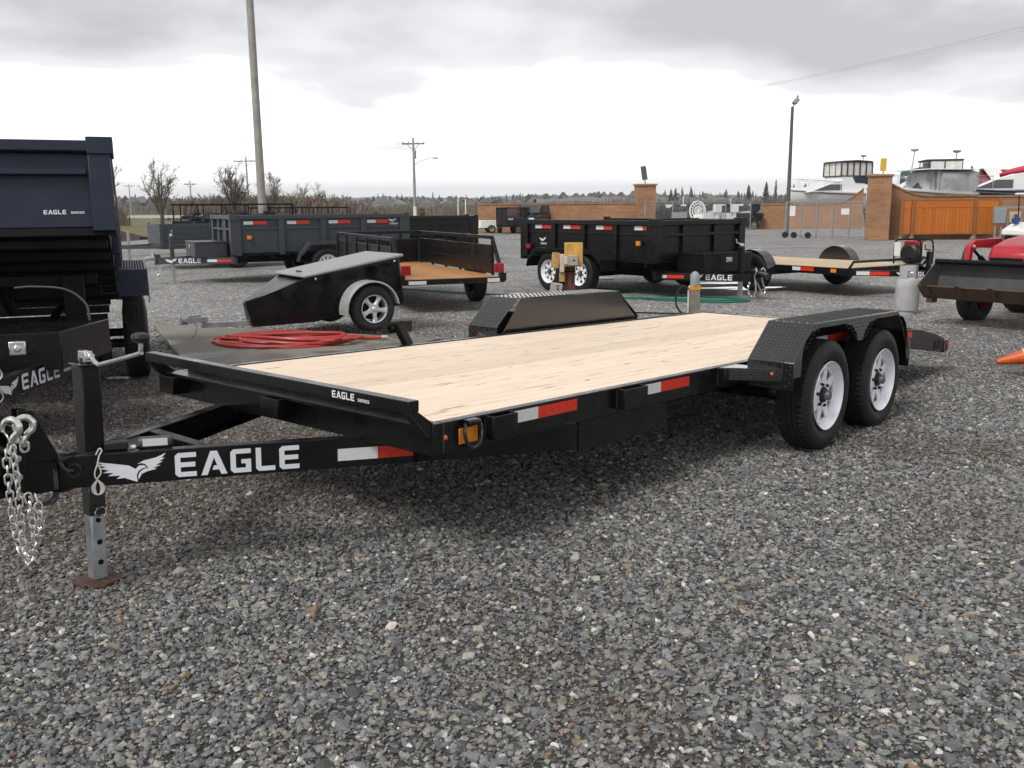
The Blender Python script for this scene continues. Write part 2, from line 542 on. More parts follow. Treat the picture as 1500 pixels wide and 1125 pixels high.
def gravel_lot_mat():
    m, nt, b = new_mat('gravel_lot')
    pos, earth, big = soil_masks(nt)
    v1 = node(nt, 'ShaderNodeTexVoronoi', {'Vector': pos, 'Scale': 36.0}, feature='F1')
    v1e = node(nt, 'ShaderNodeTexVoronoi', {'Vector': pos, 'Scale': 36.0}, feature='DISTANCE_TO_EDGE')
    v2 = node(nt, 'ShaderNodeTexVoronoi', {'Vector': pos, 'Scale': 9.0}, feature='F1')
    s = node(nt, 'ShaderNodeSeparateColor', {0: v1.outputs['Color']})
    s2 = node(nt, 'ShaderNodeSeparateColor', {0: v2.outputs['Color']})
    c1 = ramp_node(nt, s.outputs[0], STONES, 'CONSTANT')
    gap = node(nt, 'ShaderNodeMapRange', {'Value': v1e.outputs['Distance'], 'From Min': 0.02, 'From Max': 0.16, 'To Min': 0.35, 'To Max': 1.0})
    drift = node(nt, 'ShaderNodeMapRange', {'Value': s2.outputs[1], 'From Min': 0, 'From Max': 1, 'To Min': 0.82, 'To Max': 1.15})
    k = node(nt, 'ShaderNodeMath', {0: gap.outputs[0], 1: drift.outputs[0]}, operation='MULTIPLY')
    # broad, vehicle-worn tone drift
    nb = node(nt, 'ShaderNodeTexNoise', {'Vector': pos, 'Scale': 0.16, 'Detail': 6.0, 'Roughness': 0.6})
    br = node(nt, 'ShaderNodeMapRange', {'Value': nb.outputs['Fac'], 'From Min': 0.3, 'From Max': 0.7, 'To Min': 1.85, 'To Max': 2.6})
    k2 = node(nt, 'ShaderNodeMath', {0: k.outputs[0], 1: br.outputs[0]}, operation='MULTIPLY')
    c2 = node(nt, 'ShaderNodeVectorMath', {0: c1}, operation='SCALE')
    nt.links.new(k2.outputs[0], c2.inputs['Scale'])
    e2 = node(nt, 'ShaderNodeMath', {0: earth, 1: 0.7}, operation='MULTIPLY')
    mx = node(nt, 'ShaderNodeMix', {0: e2.outputs[0], 6: c2.outputs[0], 7: (0.098, 0.076, 0.056, 1)}, data_type='RGBA')
    # shallow puddles between the parked trailers
    sp = node(nt, 'ShaderNodeVectorMath', {0: pos, 1: (0.30, 1.0, 1.0)}, operation='MULTIPLY')
    npd = node(nt, 'ShaderNodeTexNoise', {'Vector': sp.outputs[0], 'Scale': 0.9, 'Detail': 5.0})
    dd = node(nt, 'ShaderNodeVectorMath', {0: pos, 1: (4.6, 18.0, 0.0)}, operation='DISTANCE')
    dm = node(nt, 'ShaderNodeMapRange', {'Value': dd.outputs['Value'], 'From Min': 0.6, 'From Max': 2.6, 'To Min': 0.10, 'To Max': -0.3})
    pa = node(nt, 'ShaderNodeMath', {0: npd.outputs['Fac'], 1: dm.outputs[0]}, operation='ADD')
    pud = node(nt, 'ShaderNodeMapRange', {'Value': pa.outputs[0], 'From Min': 0.55, 'From Max': 0.59, 'To Min': 0.0, 'To Max': 1.0})
    mx2 = node(nt, 'ShaderNodeMix', {0: pud.outputs[0], 6: mx.outputs[2], 7: (0.05, 0.048, 0.045, 1)}, data_type='RGBA')
    # where loose stones are scattered as real pebbles, the bed colour is darkened as shade in the gaps, brown over earth
    an = node(nt, 'ShaderNodeAttribute', attribute_name='near')
    gk = node(nt, 'ShaderNodeMath', {0: an.outputs['Fac'], 1: 0.85}, operation='MULTIPLY', use_clamp=True)
    gap_shade_earth = node(nt, 'ShaderNodeMix', {0: earth, 6: (0.024, 0.022, 0.020, 1), 7: (0.066, 0.043, 0.027, 1)}, data_type='RGBA')
    mx3 = node(nt, 'ShaderNodeMix', {0: gk.outputs[0], 6: mx2.outputs[2], 7: gap_shade_earth.outputs[2]}, data_type='RGBA')
    nt.links.new(mx3.outputs[2], b.inputs['Base Color'])
    rg = node(nt, 'ShaderNodeMapRange', {'Value': pud.outputs[0], 'To Min': 0.72, 'To Max': 0.04})
    nt.links.new(rg.outputs[0], b.inputs['Roughness'])
    b.inputs['Specular IOR Level'].default_value = 0.4
    inv = node(nt, 'ShaderNodeMath', {0: 1.0, 1: pud.outputs[0]}, operation='SUBTRACT')
    bp = node(nt, 'ShaderNodeBump', {'Height': v1e.outputs['Distance'], 'Distance': 0.03})
    st = node(nt, 'ShaderNodeMath', {0: inv.outputs[0], 1: 0.7}, operation='MULTIPLY')
    nt.links.new(st.outputs[0], bp.inputs['Strength'])
    nt.links.new(bp.outputs[0], b.inputs['Normal'])
gravel_lot_mat()

def pebble_mat():
    m, nt, b = new_mat('pebble')
    pos, earth, big = soil_masks(nt)
    oi = node(nt, 'ShaderNodeObjectInfo')
    c1 = ramp_node(nt, oi.outputs['Random'], STONES, 'CONSTANT')
    f = node(nt, 'ShaderNodeTexNoise', {'Vector': pos, 'Scale': 160.0, 'Detail': 3.0})
    fm = node(nt, 'ShaderNodeMapRange', {'Value': f.outputs['Fac'], 'From Min': 0.3, 'From Max': 0.7, 'To Min': 0.72, 'To Max': 1.26})
    c2 = node(nt, 'ShaderNodeVectorMath', {0: c1}, operation='SCALE')
    fm2 = node(nt, 'ShaderNodeMath', {0: fm.outputs[0], 1: 1.10}, operation='MULTIPLY')
    nt.links.new(fm2.outputs[0], c2.inputs['Scale'])
    e2 = node(nt, 'ShaderNodeMath', {0: earth, 1: 0.62}, operation='MULTIPLY')
    mx = node(nt, 'ShaderNodeMix', {0: e2.outputs[0], 6: c2.outputs[0], 7: (0.078, 0.055, 0.038, 1)}, data_type='RGBA')
    nt.links.new(mx.outputs[2], b.inputs['Base Color'])
    b.inputs['Roughness'].default_value = 0.46
    b.inputs['Specular IOR Level'].default_value = 0.5
pebble_mat()

def deck_wood_mat(name, tint, dark):
    m, nt, b = new_mat(name)
    tcn = node(nt, 'ShaderNodeTexCoord')
    oi = node(nt, 'ShaderNodeObjectInfo')
    off = node(nt, 'ShaderNodeVectorMath', {0: oi.outputs['Random']}, operation='SCALE')
    nt.links.new(oi.outputs['Random'], off.inputs[0])
    off.inputs['Scale'].default_value = 37.0
    p = node(nt, 'ShaderNodeVectorMath', {0: tcn.outputs['Object'], 1: off.outputs[0]}, operation='ADD')
    s1 = node(nt, 'ShaderNodeVectorMath', {0: p.outputs[0], 1: (0.55, 11.0, 11.0)}, operation='MULTIPLY')
    g1 = node(nt, 'ShaderNodeTexNoise', {'Vector': s1.outputs[0], 'Scale': 2.2, 'Detail': 6.0, 'Roughness': 0.6, 'Distortion': 0.7})
    s2 = node(nt, 'ShaderNodeVectorMath', {0: p.outputs[0], 1: (1.6, 70.0, 70.0)}, operation='MULTIPLY')
    g2 = node(nt, 'ShaderNodeTexNoise', {'Vector': s2.outputs[0], 'Scale': 1.6, 'Detail': 4.0, 'Roughness': 0.55})
    s3 = node(nt, 'ShaderNodeVectorMath', {0: p.outputs[0], 1: (2.0, 26.0, 26.0)}, operation='MULTIPLY')
    g3 = node(nt, 'ShaderNodeTexNoise', {'Vector': s3.outputs[0], 'Scale': 1.7, 'Detail': 3.0})
    base = ramp_node(nt, g1.outputs['Fac'], [(0.25, tuple(c * q for c, q in zip(tint, (0.80, 0.66, 0.54)))), (0.42, tint), (0.58, tuple(c * 1.08 for c in tint)), (0.72, tuple(c * q for c, q in zip(tint, (0.97, 0.77, 0.68)))), (0.85, tint)])
    fine = node(nt, 'ShaderNodeMapRange', {'Value': g2.outputs['Fac'], 'From Min': 0.3, 'From Max': 0.7, 'To Min': 0.93, 'To Max': 1.05})
    tone = node(nt, 'ShaderNodeMapRange', {'Value': oi.outputs['Random'], 'To Min': 0.87, 'To Max': 1.07})
    k = node(nt, 'ShaderNodeMath', {0: fine.outputs[0], 1: tone.outputs[0]}, operation='MULTIPLY')
    c1 = node(nt, 'ShaderNodeVectorMath', {0: base}, operation='SCALE')
    nt.links.new(k.outputs[0], c1.inputs['Scale'])
    split = node(nt, 'ShaderNodeMapRange', {'Value': g3.outputs['Fac'], 'From Min': 0.635, 'From Max': 0.71, 'To Min': 0.0, 'To Max': 0.85})
    mx = node(nt, 'ShaderNodeMix', {0: split.outputs[0], 6: c1.outputs[0], 7: (*dark, 1)}, data_type='RGBA')
    sk = node(nt, 'ShaderNodeVectorMath', {0: p.outputs[0], 1: (1.0, 2.6, 2.6)}, operation='MULTIPLY')
    vk = node(nt, 'ShaderNodeTexVoronoi', {'Vector': sk.outputs[0], 'Scale': 2.3}, feature='F1')
    kn = node(nt, 'ShaderNodeMapRange', {'Value': vk.outputs['Distance'], 'From Min': 0.035, 'From Max': 0.075, 'To Min': 0.75, 'To Max': 0.0})
    mx2 = node(nt, 'ShaderNodeMix', {0: kn.outputs[0], 6: mx.outputs[2], 7: (dark[0] * 1.2, dark[1] * 0.9, dark[2] * 0.75, 1)}, data_type='RGBA')
    nt.links.new(mx2.outputs[2], b.inputs['Base Color'])
    b.inputs['Roughness'].default_value = 0.6
    b.inputs['Specular IOR Level'].default_value = 0.3
    bp = node(nt, 'ShaderNodeBump', {'Height': g2.outputs['Fac'], 'Strength': 0.25, 'Distance': 0.004})
    nt.links.new(bp.outputs[0], b.inputs['Normal'])
deck_wood_mat('deck_wood', (0.79, 0.645, 0.50), (0.20, 0.11, 0.065))
deck_wood_mat('floor_wood', (0.42, 0.20, 0.075), (0.14, 0.06, 0.02))
deck_wood_mat('tan_wood', (0.56, 0.43, 0.28), (0.2, 0.12, 0.06))
deck_wood_mat('fence_wood', (0.50, 0.145, 0.020), (0.26, 0.06, 0.008))

def brick_mat():
    m, nt, b = new_mat('brick')
    tcn = node(nt, 'ShaderNodeTexCoord')
    g = node(nt, 'ShaderNodeNewGeometry')
    # lay courses along whichever way the face runs
    sp = node(nt, 'ShaderNodeSeparateXYZ', {0: tcn.outputs['Object']})
    ad = node(nt, 'ShaderNodeMath', {0: sp.outputs['X'], 1: sp.outputs['Y']}, operation='ADD')
    cb = node(nt, 'ShaderNodeCombineXYZ', {0: ad.outputs[0], 1: sp.outputs['Z']})
    br = node(nt, 'ShaderNodeTexBrick', {'Vector': cb.outputs[0], 'Scale': 1.0, 'Mortar Size': 0.008, 'Brick Width': 0.30, 'Row Height': 0.10,
              'Color1': (0.37, 0.185, 0.085, 1), 'Color2': (0.29, 0.135, 0.060, 1), 'Mortar': (0.30, 0.23, 0.17, 1)})
    nz = node(nt, 'ShaderNodeTexNoise', {'Vector': tcn.outputs['Object'], 'Scale': 0.8, 'Detail': 7.0, 'Roughness': 0.65})
    k = node(nt, 'ShaderNodeMapRange', {'Value': nz.outputs['Fac'], 'From Min': 0.3, 'From Max': 0.7, 'To Min': 0.8, 'To Max': 1.2})
    c = node(nt, 'ShaderNodeVectorMath', {0: br.outputs['Color']}, operation='SCALE')
    nt.links.new(k.outputs[0], c.inputs['Scale'])
    nt.links.new(c.outputs[0], b.inputs['Base Color'])
    b.inputs['Roughness'].default_value = 0.85
    bp = node(nt, 'ShaderNodeBump', {'Height': br.outputs['Fac'], 'Strength': 0.5, 'Distance': 0.01}, invert=True)
    nt.links.new(bp.outputs[0], b.inputs['Normal'])
brick_mat()

def grass_mat():
    m, nt, b = new_mat('grass_field')
    g = node(nt, 'ShaderNodeNewGeometry')
    st = node(nt, 'ShaderNodeVectorMath', {0: g.outputs['Position'], 1: (1.0, 0.45, 1.0)}, operation='MULTIPLY')
    n1 = node(nt, 'ShaderNodeTexNoise', {'Vector': st.outputs[0], 'Scale': 0.22, 'Detail': 8.0, 'Roughness': 0.65})
    c = ramp_node(nt, n1.outputs['Fac'], [(0.3, (0.075, 0.085, 0.028)), (0.47, (0.135, 0.125, 0.048)), (0.58, (0.17, 0.135, 0.065)), (0.72, (0.10, 0.105, 0.035))])
    nt.links.new(c, b.inputs['Base Color'])
    b.inputs['Roughness'].default_value = 0.9
    n2 = node(nt, 'ShaderNodeTexNoise', {'Vector': g.outputs['Position'], 'Scale': 5.0, 'Detail': 4.0})
    bp = node(nt, 'ShaderNodeBump', {'Height': n2.outputs['Fac'], 'Strength': 0.8, 'Distance': 0.2})
    nt.links.new(bp.outputs[0], b.inputs['Normal'])
grass_mat()

def concrete_mat():
    m, nt, b = new_mat('concrete')
    g = node(nt, 'ShaderNodeNewGeometry')
    n1 = node(nt, 'ShaderNodeTexNoise', {'Vector': g.outputs['Position'], 'Scale': 1.3, 'Detail': 8.0, 'Roughness': 0.65, 'Distortion': 0.8})
    n2 = node(nt, 'ShaderNodeTexNoise', {'Vector': g.outputs['Position'], 'Scale': 45.0, 'Detail': 5.0})
    wet = node(nt, 'ShaderNodeMapRange', {'Value': n1.outputs['Fac'], 'From Min': 0.44, 'From Max': 0.56, 'To Min': 0.0, 'To Max': 1.0})
    dry = ramp_node(nt, n2.outputs['Fac'], [(0.3, (0.165, 0.148, 0.118)), (0.55, (0.215, 0.195, 0.155)), (0.75, (0.26, 0.235, 0.19))])
    mx = node(nt, 'ShaderNodeMix', {0: wet.outputs[0], 6: dry, 7: (0.115, 0.105, 0.086, 1)}, data_type='RGBA')
    nt.links.new(mx.outputs[2], b.inputs['Base Color'])
    r = node(nt, 'ShaderNodeMapRange', {'Value': wet.outputs[0], 'To Min': 0.8, 'To Max': 0.35})
    nt.links.new(r.outputs[0], b.inputs['Roughness'])
    bp = node(nt, 'ShaderNodeBump', {'Height': n2.outputs['Fac'], 'Strength': 0.3, 'Distance': 0.01})
    nt.links.new(bp.outputs[0], b.inputs['Normal'])
concrete_mat()

# ------------------------------------------------------------------ ground sheets
# the main trailer's place: wheels' midpoint, rearward direction, nose-up tilt
TPSI, TDL, TX, TY, TXM = 0.7264, 0.0286, 1.9469, 6.2561, 2.9828 + 0.8791 / 2
def smooth(t):
    t = max(0.0, min(1.0, t))
    return t * t * (3 - 2 * t)
def gz(x, y):
    und = 0.012 * (noise.noise(Vector((x * 0.9, y * 0.9, 2.0))) + 0.6 * noise.noise(Vector((x * 2.3, y * 2.3, 5.0))))
    return und * smooth((22 - math.hypot(x, y)) / 10)

def sheet(xs, ys, zf, keep=None):
    mb = MB()
    vs = [(x, y, zf(x, y)) for y in ys for x in xs]
    nx = len(xs)
    fs = []
    for j in range(len(ys) - 1):
        for i in range(nx - 1):
            if keep is None or keep((xs[i] + xs[i + 1]) / 2, (ys[j] + ys[j + 1]) / 2):
                fs.append((j * nx + i, j * nx + i + 1, (j + 1) * nx + i + 1, (j + 1) * nx + i))
    return mb.add(vs, fs)

def spread(a, b, fine0, fine1, step, far_n):
    out = [a + (fine0 - a) * (1 - (1 - i / far_n) ** 2.2) for i in range(far_n)] if a < fine0 else []
    n = int(round((fine1 - fine0) / step))
    out += [fine0 + i * (fine1 - fine0) / n for i in range(n)]
    out += [fine1 + (b - fine1) * (i / far_n) ** 2.2 for i in range(far_n + 1)]
    return out

g_ = sheet(spread(-6000, 6000, -60, 60, 20, 10), spread(-800, 9000, 0, 100, 20, 12), lambda x, y: -0.06)
tag(g_.build('ground', MAT['grass_field'], angle=180), kind='structure')
xs = spread(-60, 75, -7, 8, 0.16, 12)
ys = spread(-25, 66, 0.0, 13, 0.16, 14)
def lot_keep(x, y):
    return not (x < -17.5 - 0.06 * (y - 40) and y > 47 + 0.05 * x)
lot = sheet(xs, ys, gz, lot_keep)
tag(lot.build('gravel_lot', MAT['gravel_lot'], angle=180), kind='structure')

# loose stones: geometry nodes scatter real pebbles over the near ground, thinning out where they become smaller than a pixel
def pebble_tree():
    ng = bpy.data.node_groups.new('scatter_pebbles', 'GeometryNodeTree')
    ng.interface.new_socket(name='Geometry', in_out='INPUT', socket_type='NodeSocketGeometry')
    ng.interface.new_socket(name='Geometry', in_out='OUTPUT', socket_type='NodeSocketGeometry')
    gi = ng.nodes.new('NodeGroupInput')
    go = ng.nodes.new('NodeGroupOutput')
    L = ng.links.new
    def N(t, **k):
        n = ng.nodes.new(t)
        for a, b in k.items():
            setattr(n, a, b)
        return n
    variants = N('GeometryNodeJoinGeometry')
    for i, (sx, sy, sz) in enumerate(((1, .74, .56), (1, .62, .46), (1, .86, .66), (1, .52, .50), (1, .92, .46), (1, .7, .75), (1, .48, .4))):
        ico = N('GeometryNodeMeshIcoSphere')
        ico.inputs['Radius'].default_value = 1.0
        ico.inputs['Subdivisions'].default_value = 2
        pos = N('GeometryNodeInputPosition')
        nz = N('ShaderNodeTexNoise')
        nz.noise_dimensions = '4D'
        nz.inputs['W'].default_value = 7.3 * i + 1.1
        nz.inputs['Scale'].default_value = 1.35
        nz.inputs['Detail'].default_value = 1.0
        L(pos.outputs[0], nz.inputs['Vector'])
        sub = N('ShaderNodeVectorMath', operation='SUBTRACT')
        L(nz.outputs['Color'], sub.inputs[0])
        sub.inputs[1].default_value = (0.5, 0.5, 0.5)
        sc = N('ShaderNodeVectorMath', operation='SCALE')
        L(sub.outputs[0], sc.inputs[0])
        sc.inputs['Scale'].default_value = 2.6
        sp = N('GeometryNodeSetPosition')
        L(ico.outputs['Mesh'], sp.inputs['Geometry'])
        L(sc.outputs[0], sp.inputs['Offset'])
        tr = N('GeometryNodeTransform')
        tr.inputs['Scale'].default_value = (sx, sy, sz)
        ch = N('GeometryNodeConvexHull')
        L(sp.outputs[0], ch.inputs[0])
        L(ch.outputs[0], tr.inputs['Geometry'])
        sm = N('GeometryNodeSetMaterial')
        sm.inputs['Material'].default_value = MAT['pebble']
        L(tr.outputs[0], sm.inputs['Geometry'])
        ss = N('GeometryNodeSetShadeSmooth')
        ss.inputs['Shade Smooth'].default_value = False
        L(sm.outputs[0], ss.inputs['Geometry'])
        gt = N('GeometryNodeGeometryToInstance')
        L(ss.outputs[0], gt.inputs[0])
        L(gt.outputs[0], variants.inputs[0])
    join = N('GeometryNodeJoinGeometry')
    for dens, attr, smin, smax, power, seed, lift in ((3300.0, 'near', 0.0056, 0.0150, 1.8, 3, 0.0035), (4200.0, 'tiny', 0.0028, 0.0070, 1.3, 8, 0.001), (60.0, 'near', 0.015, 0.027, 2.0, 5, 0.004)):
        na = N('GeometryNodeInputNamedAttribute', data_type='FLOAT')
        na.inputs['Name'].default_value = attr
        mul = N('ShaderNodeMath', operation='MULTIPLY')
        L(na.outputs['Attribute'], mul.inputs[0])
        mul.inputs[1].default_value = dens
        ds = N('GeometryNodeDistributePointsOnFaces', distribute_method='RANDOM')
        L(gi.outputs[0], ds.inputs['Mesh'])
        # fewer stones where the brown earth shows through (same noise as the soil mask)
        pz = N('GeometryNodeInputPosition')
        en = N('ShaderNodeTexNoise')
        en.inputs['Scale'].default_value = 0.55
        en.inputs['Detail'].default_value = 7.0
        en.inputs['Roughness'].default_value = 0.62
        L(pz.outputs[0], en.inputs['Vector'])
        em = N('ShaderNodeMapRange')
        L(en.outputs[0], em.inputs['Value'])
        em.inputs['From Min'].default_value = 0.51
        em.inputs['From Max'].default_value = 0.70
        em.inputs['To Min'].default_value = 1.0
        em.inputs['To Max'].default_value = 0.35
        m2 = N('ShaderNodeMath', operation='MULTIPLY')
        L(mul.outputs[0], m2.inputs[0])
        L(em.outputs[0], m2.inputs[1])
        L(m2.outputs[0], ds.inputs['Density'])
        ds.inputs['Seed'].default_value = seed
        rv = N('FunctionNodeRandomValue', data_type='FLOAT')
        rv.inputs['Seed'].default_value = seed + 20
        pw = N('ShaderNodeMath', operation='POWER')
        L(rv.outputs[1], pw.inputs[0])
        pw.inputs[1].default_value = power
        mr = N('ShaderNodeMapRange')
        L(pw.outputs[0], mr.inputs['Value'])
        mr.inputs['To Min'].default_value = smin
        mr.inputs['To Max'].default_value = smax
        rot = N('FunctionNodeRandomValue', data_type='FLOAT_VECTOR')
        rot.inputs[0].default_value = (-0.38, -0.38, 0.0)
        rot.inputs[1].default_value = (0.38, 0.38, 6.283)
        rot.inputs['Seed'].default_value = seed + 40
        idx = N('FunctionNodeRandomValue', data_type='INT')
        idx.inputs[4].default_value = 0
        idx.inputs[5].default_value = 6
        idx.inputs['Seed'].default_value = seed + 60
        ip = N('GeometryNodeInstanceOnPoints')
        L(ds.outputs['Points'], ip.inputs['Points'])
        L(variants.outputs[0], ip.inputs['Instance'])
        ip.inputs['Pick Instance'].default_value = True
        L(idx.outputs[2], ip.inputs['Instance Index'])
        L(rot.outputs[0], ip.inputs['Rotation'])
        L(mr.outputs[0], ip.inputs['Scale'])
        ti = N('GeometryNodeTranslateInstances')
        L(ip.outputs[0], ti.inputs[0])
        ti.inputs['Translation'].default_value = (0, 0, lift)
        ti.inputs['Local Space'].default_value = False
        L(ti.outputs[0], join.inputs[0])
    L(gi.outputs[0], join.inputs[0])
    L(join.outputs[0], go.inputs[0])
    return ng
def SLAB(x, y):
    # inside the concrete pad (its stones are swept off)
    pts = [(-4.60, 12.16), (-0.80, 10.60), (-2.10, 7.9), (-2.9, 8.45), (-3.35, 9.47)]
    inside = False
    for i in range(len(pts)):
        (x1, y1), (x2, y2) = pts[i], pts[i - 1]
        if (y1 > y) != (y2 > y) and x < (x2 - x1) * (y - y1) / (y2 - y1) + x1:
            inside = not inside
    return inside
pxs = [-10 + i * 0.25 for i in range(81)]
pys = [1.2 + i * 0.25 for i in range(55)]
pk = sheet(pxs, pys, lambda x, y: gz(x, y) + 0.007, lambda x, y: abs(x) < 0.60 * y + 1.0 and not (SLAB(x, y)))
me_ = pk.mesh('gravel', MAT['gravel_lot'])
bm_ = bmesh.new(); bm_.from_mesh(me_)
bmesh.ops.delete(bm_, geom=[v for v in bm_.verts if not v.link_faces], context='VERTS')
bm_.to_mesh(me_); bm_.free()
for nm, r0, r1, lo in (('near', 6.0, 14.0, 0.0), ('tiny', 4.0, 8.5, 0.0)):
    at_ = me_.attributes.new(nm, 'FLOAT', 'POINT')
    at_.data.foreach_set('value', [1 - (1 - lo) * smooth((math.hypot(v.co.x, v.co.y) - r0) / (r1 - r0)) for v in me_.vertices])
gravel = put('gravel', me_)
tag(gravel, kind='stuff')
gm = gravel.modifiers.new('pebbles', 'NODES')
gm.node_group = pebble_tree()

# concrete pad under the little enclosed trailer
slab_pts = [(-4.60, 12.16), (-0.80, 10.60), (-2.10, 7.9), (-2.9, 8.45), (-3.35, 9.47)]
sl = MB().prism(list(reversed(slab_pts)), 'z', -0.05, 0.06)
tag(sl.build('concrete_pad', MAT['concrete'], bevel=0.012), kind='structure')
sl = MB()
sl.tube([(-4.55, 12.10, 0.03), (-4.0, 10.9, 0.028), (-3.40, 9.52, 0.03), (-3.0, 8.55, 0.03)], [0.05, 0.07, 0.06, 0.05], 6)
# a low earth heap in front of the field
def heap(name, cx, cy, rx, ry, h, seed):
    mb = MB()
    n, m = 26, 8
    vs = [(cx, cy, h)]
    for j in range(1, m + 1):
        t = j / m
        for i in range(n):
            a = 2 * math.pi * i / n
            k = 1 + 0.25 * noise.noise(Vector((math.cos(a) * 1.4 + seed, math.sin(a) * 1.4, t * 2)))
            z = h * (1 - smooth(t)) + 0.10 * h * noise.noise(Vector((math.cos(a) * t * 5 + seed, math.sin(a) * t * 5, 1))) - (0.08 if j == m else 0)
            vs.append((cx + rx * t * k * math.cos(a), cy + ry * t * k * math.sin(a), z))
    fs = [(0, 1 + i, 1 + (i + 1) % n) for i in range(n)]
    for j in range(m - 1):
        for i in range(n):
            fs.append((1 + j * n + i, 1 + (j + 1) * n + i, 1 + (j + 1) * n + (i + 1) % n, 1 + j * n + (i + 1) % n))
    o = mb.add(vs, fs).build(name, MAT['soil'], angle=180)
    return o
tag(heap('dirt_heap', -20.6, 49.0, 2.6, 1.6, 0.55, 3.0), 'low heap of dark brown earth at the edge of the gravel', 'dirt heap')
# ------------------------------------------------------------------ lettering and emblem (outlines in a 0..1 box)
GLYPH = {
 'E': (.84, [[(.12,0),(0,.12),(0,.88),(.12,1),(.8,1),(.8,.8),(.21,.8),(.21,.6),(.76,.6),(.76,.4),(.21,.4),(.21,.2),(.8,.2),(.8,0)]]),
 'A': (1.0, [[(0,0),(.37,1),(.63,1),(1,0),(.76,0),(.69,.2),(.43,.2),(.49,.38),(.62,.38),(.5,.72),(.24,0)]]),
 'G': (.86, [[(.8,1),(.12,1),(0,.88),(0,.12),(.12,0),(.8,0),(.8,.56),(.42,.56),(.42,.38),(.59,.38),(.59,.2),(.21,.2),(.21,.8),(.8,.8)]]),
 'L': (.80, [[(0,1),(0,.12),(.12,0),(.76,0),(.76,.2),(.21,.2),(.21,1)]]),
 'S': (.86, [[(.8,1),(.1,1),(0,.9),(0,.5),(.1,.4),(.59,.4),(.59,.2),(0,.2),(0,0),(.7,0),(.8,.1),(.8,.5),(.7,.6),(.21,.6),(.21,.8),(.8,.8)]]),
 'R': (.86, [([(0,0),(0,1),(.7,1),(.8,.9),(.8,.5),(.68,.4),(.8,0),(.58,0),(.46,.38),(.21,.38),(.21,0)], [[(.21,.56),(.6,.56),(.6,.82),(.21,.82)]])]),
 'I': (.28, [[(0,0),(.22,0),(.22,1),(0,1)]]),
 'D': (.86, [([(0,0),(0,1),(.66,1),(.8,.86),(.8,.14),(.66,0)], [[(.21,.2),(.6,.2),(.6,.8),(.21,.8)]])]),
}
def text_polys(txt, h, gap=.14, wide=1.0):
    out, x = [], 0.0
    for ch in txt:
        if ch == ' ':
            x += .45 * h
            continue
        w, ps = GLYPH[ch]
        def sc(lp):
            return [(x + a * h * wide, b * h) for a, b in lp]
        for p in ps:
            out.append((sc(p[0]), [sc(q) for q in p[1]]) if isinstance(p, tuple) else sc(p))
        x += (w + gap) * h * wide
    return out, x - gap * h * wide
_EL = [(410,590),(480,603),(540,615),(566,632),(580,618),(600,617),(611,629),(596,630),(578,641),(569,660),(572,690),(520,668),(488,670),(505,657),(455,655),(478,643),(435,640),(460,630),(420,621),(447,614),(412,604),(436,603)]
_ER = [(573,611),(600,597),(650,587),(692,569),(672,592),(687,590),(662,606),(679,606),(648,620),(668,622),(638,633),(652,638),(615,645),(590,655),(576,680),(575,662),(584,645),(600,634),(618,631),(604,612),(590,608)]
def emblem_polys(w):
    k = w / 282.0
    return [[((x - 410) * k, (690 - y) * k) for x, y in p] for p in (_EL, _ER)]

# ------------------------------------------------------------------ wheels (axis along local Y, outer face towards -Y)
def tyre_mesh(name, Ro, w, Ri, m, lugs=72, groove=0.008, chunky=False):
    h = w / 2
    prof, tread = [], []
    side = [(Ri, -h * .72), (Ri + .012, -h * .86), (Ri + (Ro - Ri) * .28, -h * .97), (Ri + (Ro - Ri) * .42, -h * 1.0), (Ri + (Ro - Ri) * .46, -h * 1.015), (Ri + (Ro - Ri) * .62, -h * 1.0), (Ro - .030, -h * .93), (Ro - .012, -h * .85)]
    prof += side
    rows = [-.76, -.50, -.46, -.20, -.16, .16, .20, .46, .50, .76]
    for i, t in enumerate(rows):
        prof.append((Ro - .004 * abs(t) ** 2, h * t))
        tread.append(len(prof) - 1)
        if i % 2 == 1 and i < len(rows) - 1:
            prof.append((Ro - groove, h * (t + .012)))
            prof.append((Ro - groove, h * (rows[i + 1] - .012)))
    prof += [(r, -t) for r, t in reversed(side)]
    n = lugs * 2
    sh = set(tread[:2] + tread[-2:] + [tread[0] - 1, tread[-1] + 1])
    mid = set(tread[2:-2])
    def mod(i, k):
        if i in sh and k % 2 == 0:
            return -groove * (1.6 if chunky else .85)
        if i in mid and (k // 2) % 2 == 0 and k % 2 == 0:
            return -groove * .5
        return 0.0
    mb = MB()
    mb.lathe(prof, n=n, mod=mod)
    return mb.mesh(name, m, 28)

